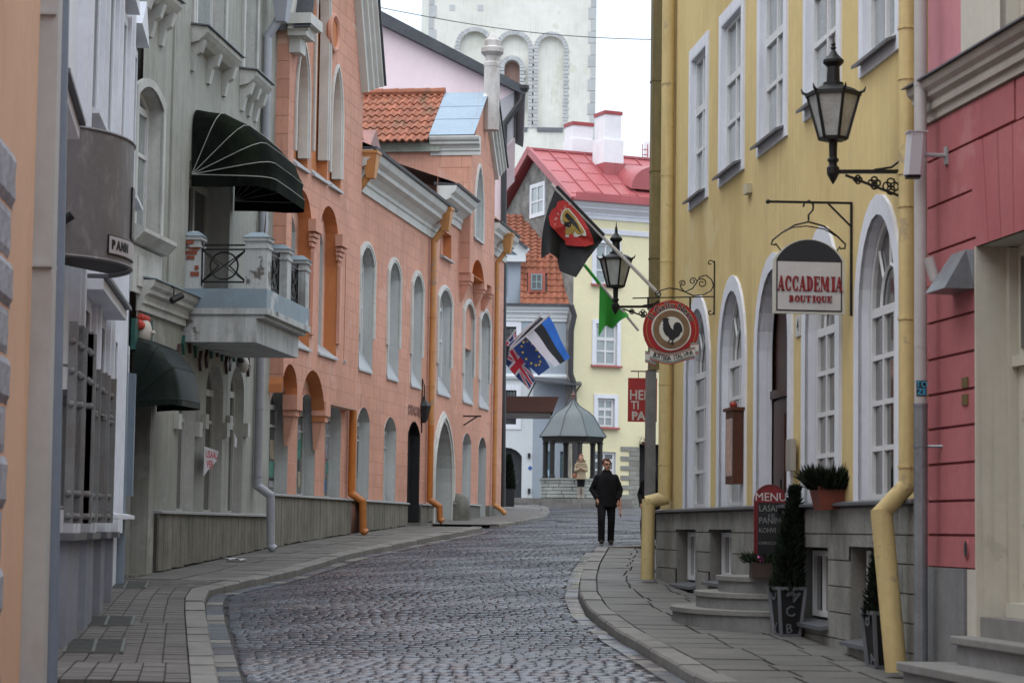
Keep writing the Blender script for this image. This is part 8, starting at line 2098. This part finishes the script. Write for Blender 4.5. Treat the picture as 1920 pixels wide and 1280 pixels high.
# ================================================================ PEOPLE
m_skin = mat('skin', (.42, .22, .15), .55, .08, 20); m_coatb = mat('black wool coat', (.008, .008, .01), .85, .4, 9, spec=.15, bump=.6, bscale=14); m_trou = mat('charcoal trousers', (.012, .012, .0145), .9, .25, 8, spec=.15); m_shoe = mat('black leather', (.012, .011, .011), .4, .2)
def fuse(mb, name, mt, parent, fr, voxel=.014, sm=4):
    """one continuous surface out of overlapping lofts given in the person's own frame"""
    me = bpy.data.meshes.new('tmp'); me.from_pydata(mb.v, [], mb.f); bm = bmesh.new(); bm.from_mesh(me); bmesh.ops.recalc_face_normals(bm, faces=bm.faces); bm.to_mesh(me); bm.free()
    tc_ = bpy.data.collections.new('tmp'); tmp = bpy.data.objects.new('tmp', me)
    r = tmp.modifiers.new('r', 'REMESH'); r.mode = 'VOXEL'; r.voxel_size = voxel
    s_ = tmp.modifiers.new('s', 'SMOOTH'); s_.factor = .5; s_.iterations = sm
    COL.objects.link(tmp); dg = bpy.context.evaluated_depsgraph_get(); out = bpy.data.meshes.new_from_object(tmp.evaluated_get(dg))
    res = MB(); res.v = [tuple(fr.p(*v.co)) for v in out.vertices]; res.f = [tuple(p.vertices) for p in out.polygons]
    bpy.data.objects.remove(tmp); bpy.data.meshes.remove(me); bpy.data.meshes.remove(out); bpy.data.collections.remove(tc_)
    return res.build(name, mt, parent, smooth=True)
def loft(mb, rings, n=14):
    vs = [(cx + rx * math.cos(2 * math.pi * k / n), cy + ry * math.sin(2 * math.pi * k / n), z_) for cx, cy, z_, rx, ry in rings for k in range(n)]; m = len(rings)
    mb.add(vs, [(i * n + k, i * n + (k + 1) % n, (i + 1) * n + (k + 1) % n, (i + 1) * n + k) for i in range(m - 1) for k in range(n)] + [tuple(range(n)), tuple(range((m - 1) * n, m * n))])
def hand(mb, w, d, side, curl=.5):
    """palm, four fingers and a thumb; w wrist, d direction of the palm"""
    w = Vector(w); d = Vector(d).normalized(); x = Vector((side, 0, 0)); n_ = d.cross(x).normalized(); x = n_.cross(d).normalized()
    mb.tube([w, w + d * .05, w + d * .09], [.024, .034, .033], 8)
    for k, L_ in enumerate((.066, .076, .072, .056)):
        b = w + d * .085 + x * (.028 - .018 * k); m_ = b + d * L_ * .5 + n_ * .008; mb.tube([b, m_, m_ + (d * (1 - curl) + n_ * curl).normalized() * L_ * .5], [.0095, .009, .007], 6)
    b = w + d * .03 + x * .03; mb.tube([b, b + (d + x).normalized() * .035, b + (d * 1.4 + x * .6).normalized() * .06], [.012, .011, .008], 6)
def head(mb, c, yaw, tilt=0):
    c = Vector(c); f = Vector((math.sin(yaw), math.cos(yaw), -tilt)).normalized(); rgt = Vector((f.y, -f.x, 0)).normalized(); up = rgt.cross(f)
    if up.z < 0: up = -up
    P = lambda a, b, e: c + rgt * a + f * b + up * e
    mb.ball(P(0, -.012, .03), .098, 14, 10, (.82, .98, .95)); mb.ball(P(0, .02, -.045), .075, 12, 8, (.85, .95, 1.1)); mb.ball(P(0, .05, -.095), .034, 8, 6)
    mb.tube([P(0, .085, .02), P(0, .113, -.02), P(0, .1, -.032)], [.01, .017, .013], 7)
    for sg in (-1, 1): mb.ball(P(sg * .083, -.01, -.005), .026, 8, 6, (.4, .8, 1.2)); mb.tube([P(sg * .05, .082, .03), P(sg * .012, .09, .027)], .009, 5)
    mb.tube([P(-.024, .092, -.058), P(0, .098, -.057), P(.024, .092, -.058)], .008, 5)
    return P
def man(label, pos, look, scale=1.0, front=(0, -1, 0), face=True, folder=True, hair=(.06, .025, .015), stride=.22):
    t = thing('person', label, 'person', pos); fy = Vector(front).normalized(); fr = Fr(pos, (-fy.y, fy.x, 0), fy); fr.ex = Vector((fy.y * -1, fy.x, 0)); fr.ex = Vector((-fy.y, fy.x, 0))
    q = lambda *a: tuple(v * scale for v in a)
    body = MB(); P = head(body, (0, .01, 1.655), look)
    body.tube([(0, -.01, 1.60), (0, -.015, 1.5), (0, -.01, 1.44)], [.055, .056, .07], 10)
    loft(body, [(0, 0, .88, .15, .11), (0, 0, 1.05, .155, .11), (0, 0, 1.25, .17, .115), (0, 0, 1.4, .17, .1), (0, 0, 1.47, .09, .07)])
    armL = [(-.19, -.01, 1.42), (-.305, -.06, 1.13), (-.2, .09, .93)]; armR = [(.19, -.01, 1.42), (.29, -.05, 1.13), (.255, .05, .89)]
    legL = [(-.09, 0, .92), (-.105, stride * .7, .5), (-.1, stride * .5, .08)]; legR = [(.09, 0, .92), (.11, -stride * .05, .5), (.105, -stride * .8, .1)]
    for a in (armL, armR): body.tube(a, [.05, .042, .032], 8)
    hand(body, armR[2], (.05, .1, -1), -1, .7); hand(body, armL[2], (.3, .15, -.9), 1, .4)
    for l_ in (legL, legR): body.tube(l_, [.085, .06, .042], 8); body.ball((l_[2][0], l_[2][1] + .05, .05), .05, 8, 6, (.8, 1.9, .8))
    for o_ in (body,): o_.v = [tuple(c * scale for c in v) for v in o_.v]
    fuse(body, 'body', m_skin, t, fr, .011, 2)
    coat = MB(); loft(coat, [(0, .01, .76, .225, .155), (0, .01, .8, .23, .16), (0, 0, 1.0, .222, .155), (0, -.01, 1.2, .222, .152), (0, -.01, 1.34, .215, .14), (0, -.01, 1.42, .165, .12), (0, -.012, 1.5, .1, .09), (0, -.015, 1.56, .075, .078)], 18)
    coat.tube([(-.17, -.01, 1.39)] + armL[1:2] + [(-.19, .09, .94)], [.085, .07, .058], 10); coat.tube([(.17, -.01, 1.39)] + armR[1:2] + [(.245, .045, .92)], [.085, .068, .056], 10); coat.ball((-.18, -.01, 1.385), .082, 8, 6); coat.ball((.18, -.01, 1.385), .082, 8, 6)
    tr = MB()
    for l_ in (legL, legR): tr.tube([(l_[0][0], l_[0][1], .95), l_[1], (l_[2][0], l_[2][1], .05)], [.115, .082, .072], 10)
    tr.ball((0, 0, .9), .15, 10, 8, (1.15, .85, .8)); sh = MB()
    for l_ in (legL, legR): sh.ball((l_[2][0], l_[2][1] + .06, .045), .055, 10, 8, (.95, 2.3, .85)); sh.box(WF, l_[2][0] - .045, l_[2][0] + .045, l_[2][1] - .06, l_[2][1] + .17, .0, .022)
    for o_ in (coat, tr, sh): o_.v = [tuple(c * scale for c in v) for v in o_.v]
    fuse(coat, 'coat', m_coatb, t, fr, .013, 5); fuse(tr, 'trousers', m_trou, t, fr, .013, 4); fuse(sh, 'shoes', m_shoe, t, fr, .01, 2)
    hr_ = MB(); 
    for a, b, e, r_ in ((0, -.03, .075, .088), (0, -.06, .03, .085), (-.045, -.02, .06, .062), (.045, -.02, .06, .062), (0, .03, .1, .05)): hr_.ball(P(a, b, e), r_, 10, 8, (1, 1, .85))
    hr_.v = [tuple(c * scale for c in v) for v in hr_.v]; fuse(hr_, 'hair', mat('hair %.3f' % hair[0], hair, .7, .3, 30), t, fr, .012, 2)
    if face:
        for sg in (-1, 1):
            g_ = MB(); g_.tube([P(sg * .035 + .027 * math.cos(a), .1, .012 + .02 * math.sin(a)) for a in [2 * math.pi * k / 10 for k in range(11)]], .0035, 4); g_.tube([P(sg * .06, .097, .018), P(sg * .085, .0, .02)], .003, 4)
            g_.v = [tuple(fr.p(*[c * scale for c in v])) for v in g_.v]; g_.build('glasses', m_black, t)
            e_ = MB(); e_.ball(P(sg * .035, .083, .012), .011, 8, 6); e_.v = [tuple(fr.p(*[c * scale for c in v])) for v in e_.v]; e_.build('eye', m_black, t)
    return t, fr, armR[2]
pm_ = hit(1136, 1021, 0.0); pm_.z = gz(pm_.y) + .018
t_m, fr_m, hnd = man('man in black coat and glasses walking up the cobbled street', pm_, .38, 1.8 / 1.775)
fo = thing('orange_folder', 'orange folder in the hand of the walking man', 'folder', fr_m.p(.27, .05, .75))
FO = Fr(fr_m.p(hnd[0] + .045, hnd[1] + .0, hnd[2] - .08), fr_m.ey, fr_m.ex); m_of = mat('orange card', (.6, .17, .02), .6, .1); m_op = mat('paper white', (.6, .58, .55), .7)
MB().prism(FO, [(-.12, .12), (.05, .16), (.1, -.18), (-.05, -.24)], -.012, -.004).build('cover', m_of, fo); MB().prism(FO, [(-.13, .14), (.04, .18), (.09, -.16), (-.06, -.22)], -.003, .005).build('papers', m_op, fo); MB().prism(FO, [(-.12, .11), (.05, .15), (.1, -.19), (-.05, -.25)], .006, .012).build('cover', m_of, fo)
pe = at(1222, 960, 44.5); pe.z = gz(44.5) + .13
man('person in a dark coat half hidden behind the corner pipe', pe, 1.2, .93, front=(-.6, -1, 0), face=False, hair=(.42, .38, .33))
# woman by the well
pw_ = at(1089, 930, 85.35); pw_.z = gz(84.3) + .36
wt = thing('person', 'woman in beige quilted coat and boots looking at her phone by the well', 'person', pw_); fw_ = Fr(pw_, (1, 0, 0), (0, -1, 0)); body = MB()
P = head(body, (-.01, .03, 1.51), -.1, .35); body.tube([(0, 0, 1.46), (0, -.01, 1.36), (0, 0, 1.3)], [.045, .048, .06], 8)
loft(body, [(0, 0, .8, .14, .1), (0, 0, 1.05, .12, .09), (0, 0, 1.28, .14, .09), (0, 0, 1.35, .07, .06)])
aL, aR = [(-.16, 0, 1.28), (-.21, .02, 1.04), (-.06, .19, 1.1)], [(.16, 0, 1.28), (.21, .02, 1.04), (.05, .19, 1.1)]
for a in (aL, aR): body.tube(a, [.045, .038, .028], 8)
hand(body, aL[2], (.9, .3, .1), 1, .5); hand(body, aR[2], (-.9, .3, .1), -1, .5)
lL, lR = [(-.075, 0, .84), (-.07, .01, .46), (-.07, 0, .07)], [(.075, 0, .84), (.075, .02, .46), (.08, .02, .07)]
for l_ in (lL, lR): body.tube(l_, [.08, .055, .04], 8); body.ball((l_[2][0], l_[2][1] + .05, .04), .042, 8, 6, (.8, 1.9, .8))
fuse(body, 'body', m_skin, wt, fw_, .011, 2)
ct = MB(); rings = []
for k in range(15):
    z_ = .72 + .62 * k / 14; w = .2 - .035 * math.sin(math.pi * k / 14) + (.012 if k % 2 else -.006); rings.append((0, 0, z_, w, w * .72))
loft(ct, rings + [(0, 0, 1.38, .12, .1)], 16)
for a in (aL, aR):
    pts, rs_ = [], []
    for k in range(9):
        f = k / 8 * 2; i = min(1, int(f)); p = Vector(a[i]).lerp(Vector(a[i + 1]), f - i); pts.append(p); rs_.append(.066 - .012 * k / 8 + (.007 if k % 2 else -.004))
    ct.tube(pts, rs_, 9)
m_bei = mat('beige quilted nylon', (.3, .23, .145), .55, .12, 6); fuse(ct, 'coat', m_bei, wt, fw_, .012, 2)
fc = MB(); rn = random.Random(2)
for k in range(22): a = 2 * math.pi * k / 22; fc.ball((.13 * math.cos(a), .1 * math.sin(a), 1.38 + .02 * rn.random() - .03 * math.sin(a)), .045, 7, 5)
fuse(fc, 'fur_collar', mat('brown fur', (.12, .08, .05), .9, .4, 20), wt, fw_, .013, 1)
lg = MB(); bo = MB()
for l_ in (lL, lR): lg.tube(l_[:2] + [(l_[2][0], l_[2][1], .3)], [.09, .064, .055], 9); bo.tube([(l_[1][0], l_[1][1], .44), (l_[2][0], l_[2][1], .2), (l_[2][0], l_[2][1], .05)], [.07, .06, .055], 9); bo.ball((l_[2][0], l_[2][1] + .05, .04), .05, 9, 6, (.9, 2.1, .9))
lg.ball((0, 0, .84), .13, 9, 7, (1.1, .8, .8)); fuse(lg, 'leggings', m_coatb, wt, fw_, .012, 2); fuse(bo, 'boots', mat('pale suede boot', (.26, .22, .18), .8, .1), wt, fw_, .011, 2)
hr_ = MB()
for a, b, e, r_ in ((0, -.03, .06, .092), (0, -.05, .0, .09), (-.06, -.02, -.04, .05), (.06, -.02, -.04, .05), (-.065, .0, -.12, .04), (.065, 0, -.12, .04), (0, -.06, -.1, .07)): hr_.ball(P(a, b, e), r_, 9, 7)
fuse(hr_, 'hair', mat('auburn hair', (.14, .05, .025), .6, .3, 20), wt, fw_, .012, 2)
ph_ = thing('mobile_phone', 'pale phone held in both hands of the woman by the well', 'phone', fw_.p(0, .25, 1.13)); MB().box(Fr(fw_.p(0, .25, 1.14), (1, 0, 0), (0, -.5, -.86), (0, -.86, .5)), -.035, .035, -.005, .005, -.06, .07).build('case', m_op, ph_)
bag = thing('shoulder_bag', 'small brown shoulder bag at the hip of the woman', 'bag', fw_.p(-.24, 0, .8)); MB().lathe(fw_.p(-.23, .02, .86), [(.02, -.1), (.09, -.08), (.1, .02), (.05, .09), (.02, .1)], 10, sy=.6).build('pouch', mat('tan leather', (.2, .08, .035), .5, .1), bag, smooth=True); MB().tube([fw_.p(-.22, .02, .94), fw_.p(-.17, .08, 1.2), fw_.p(-.12, .04, 1.36)], .009, 5).build('strap', MATS['tan leather'], bag)
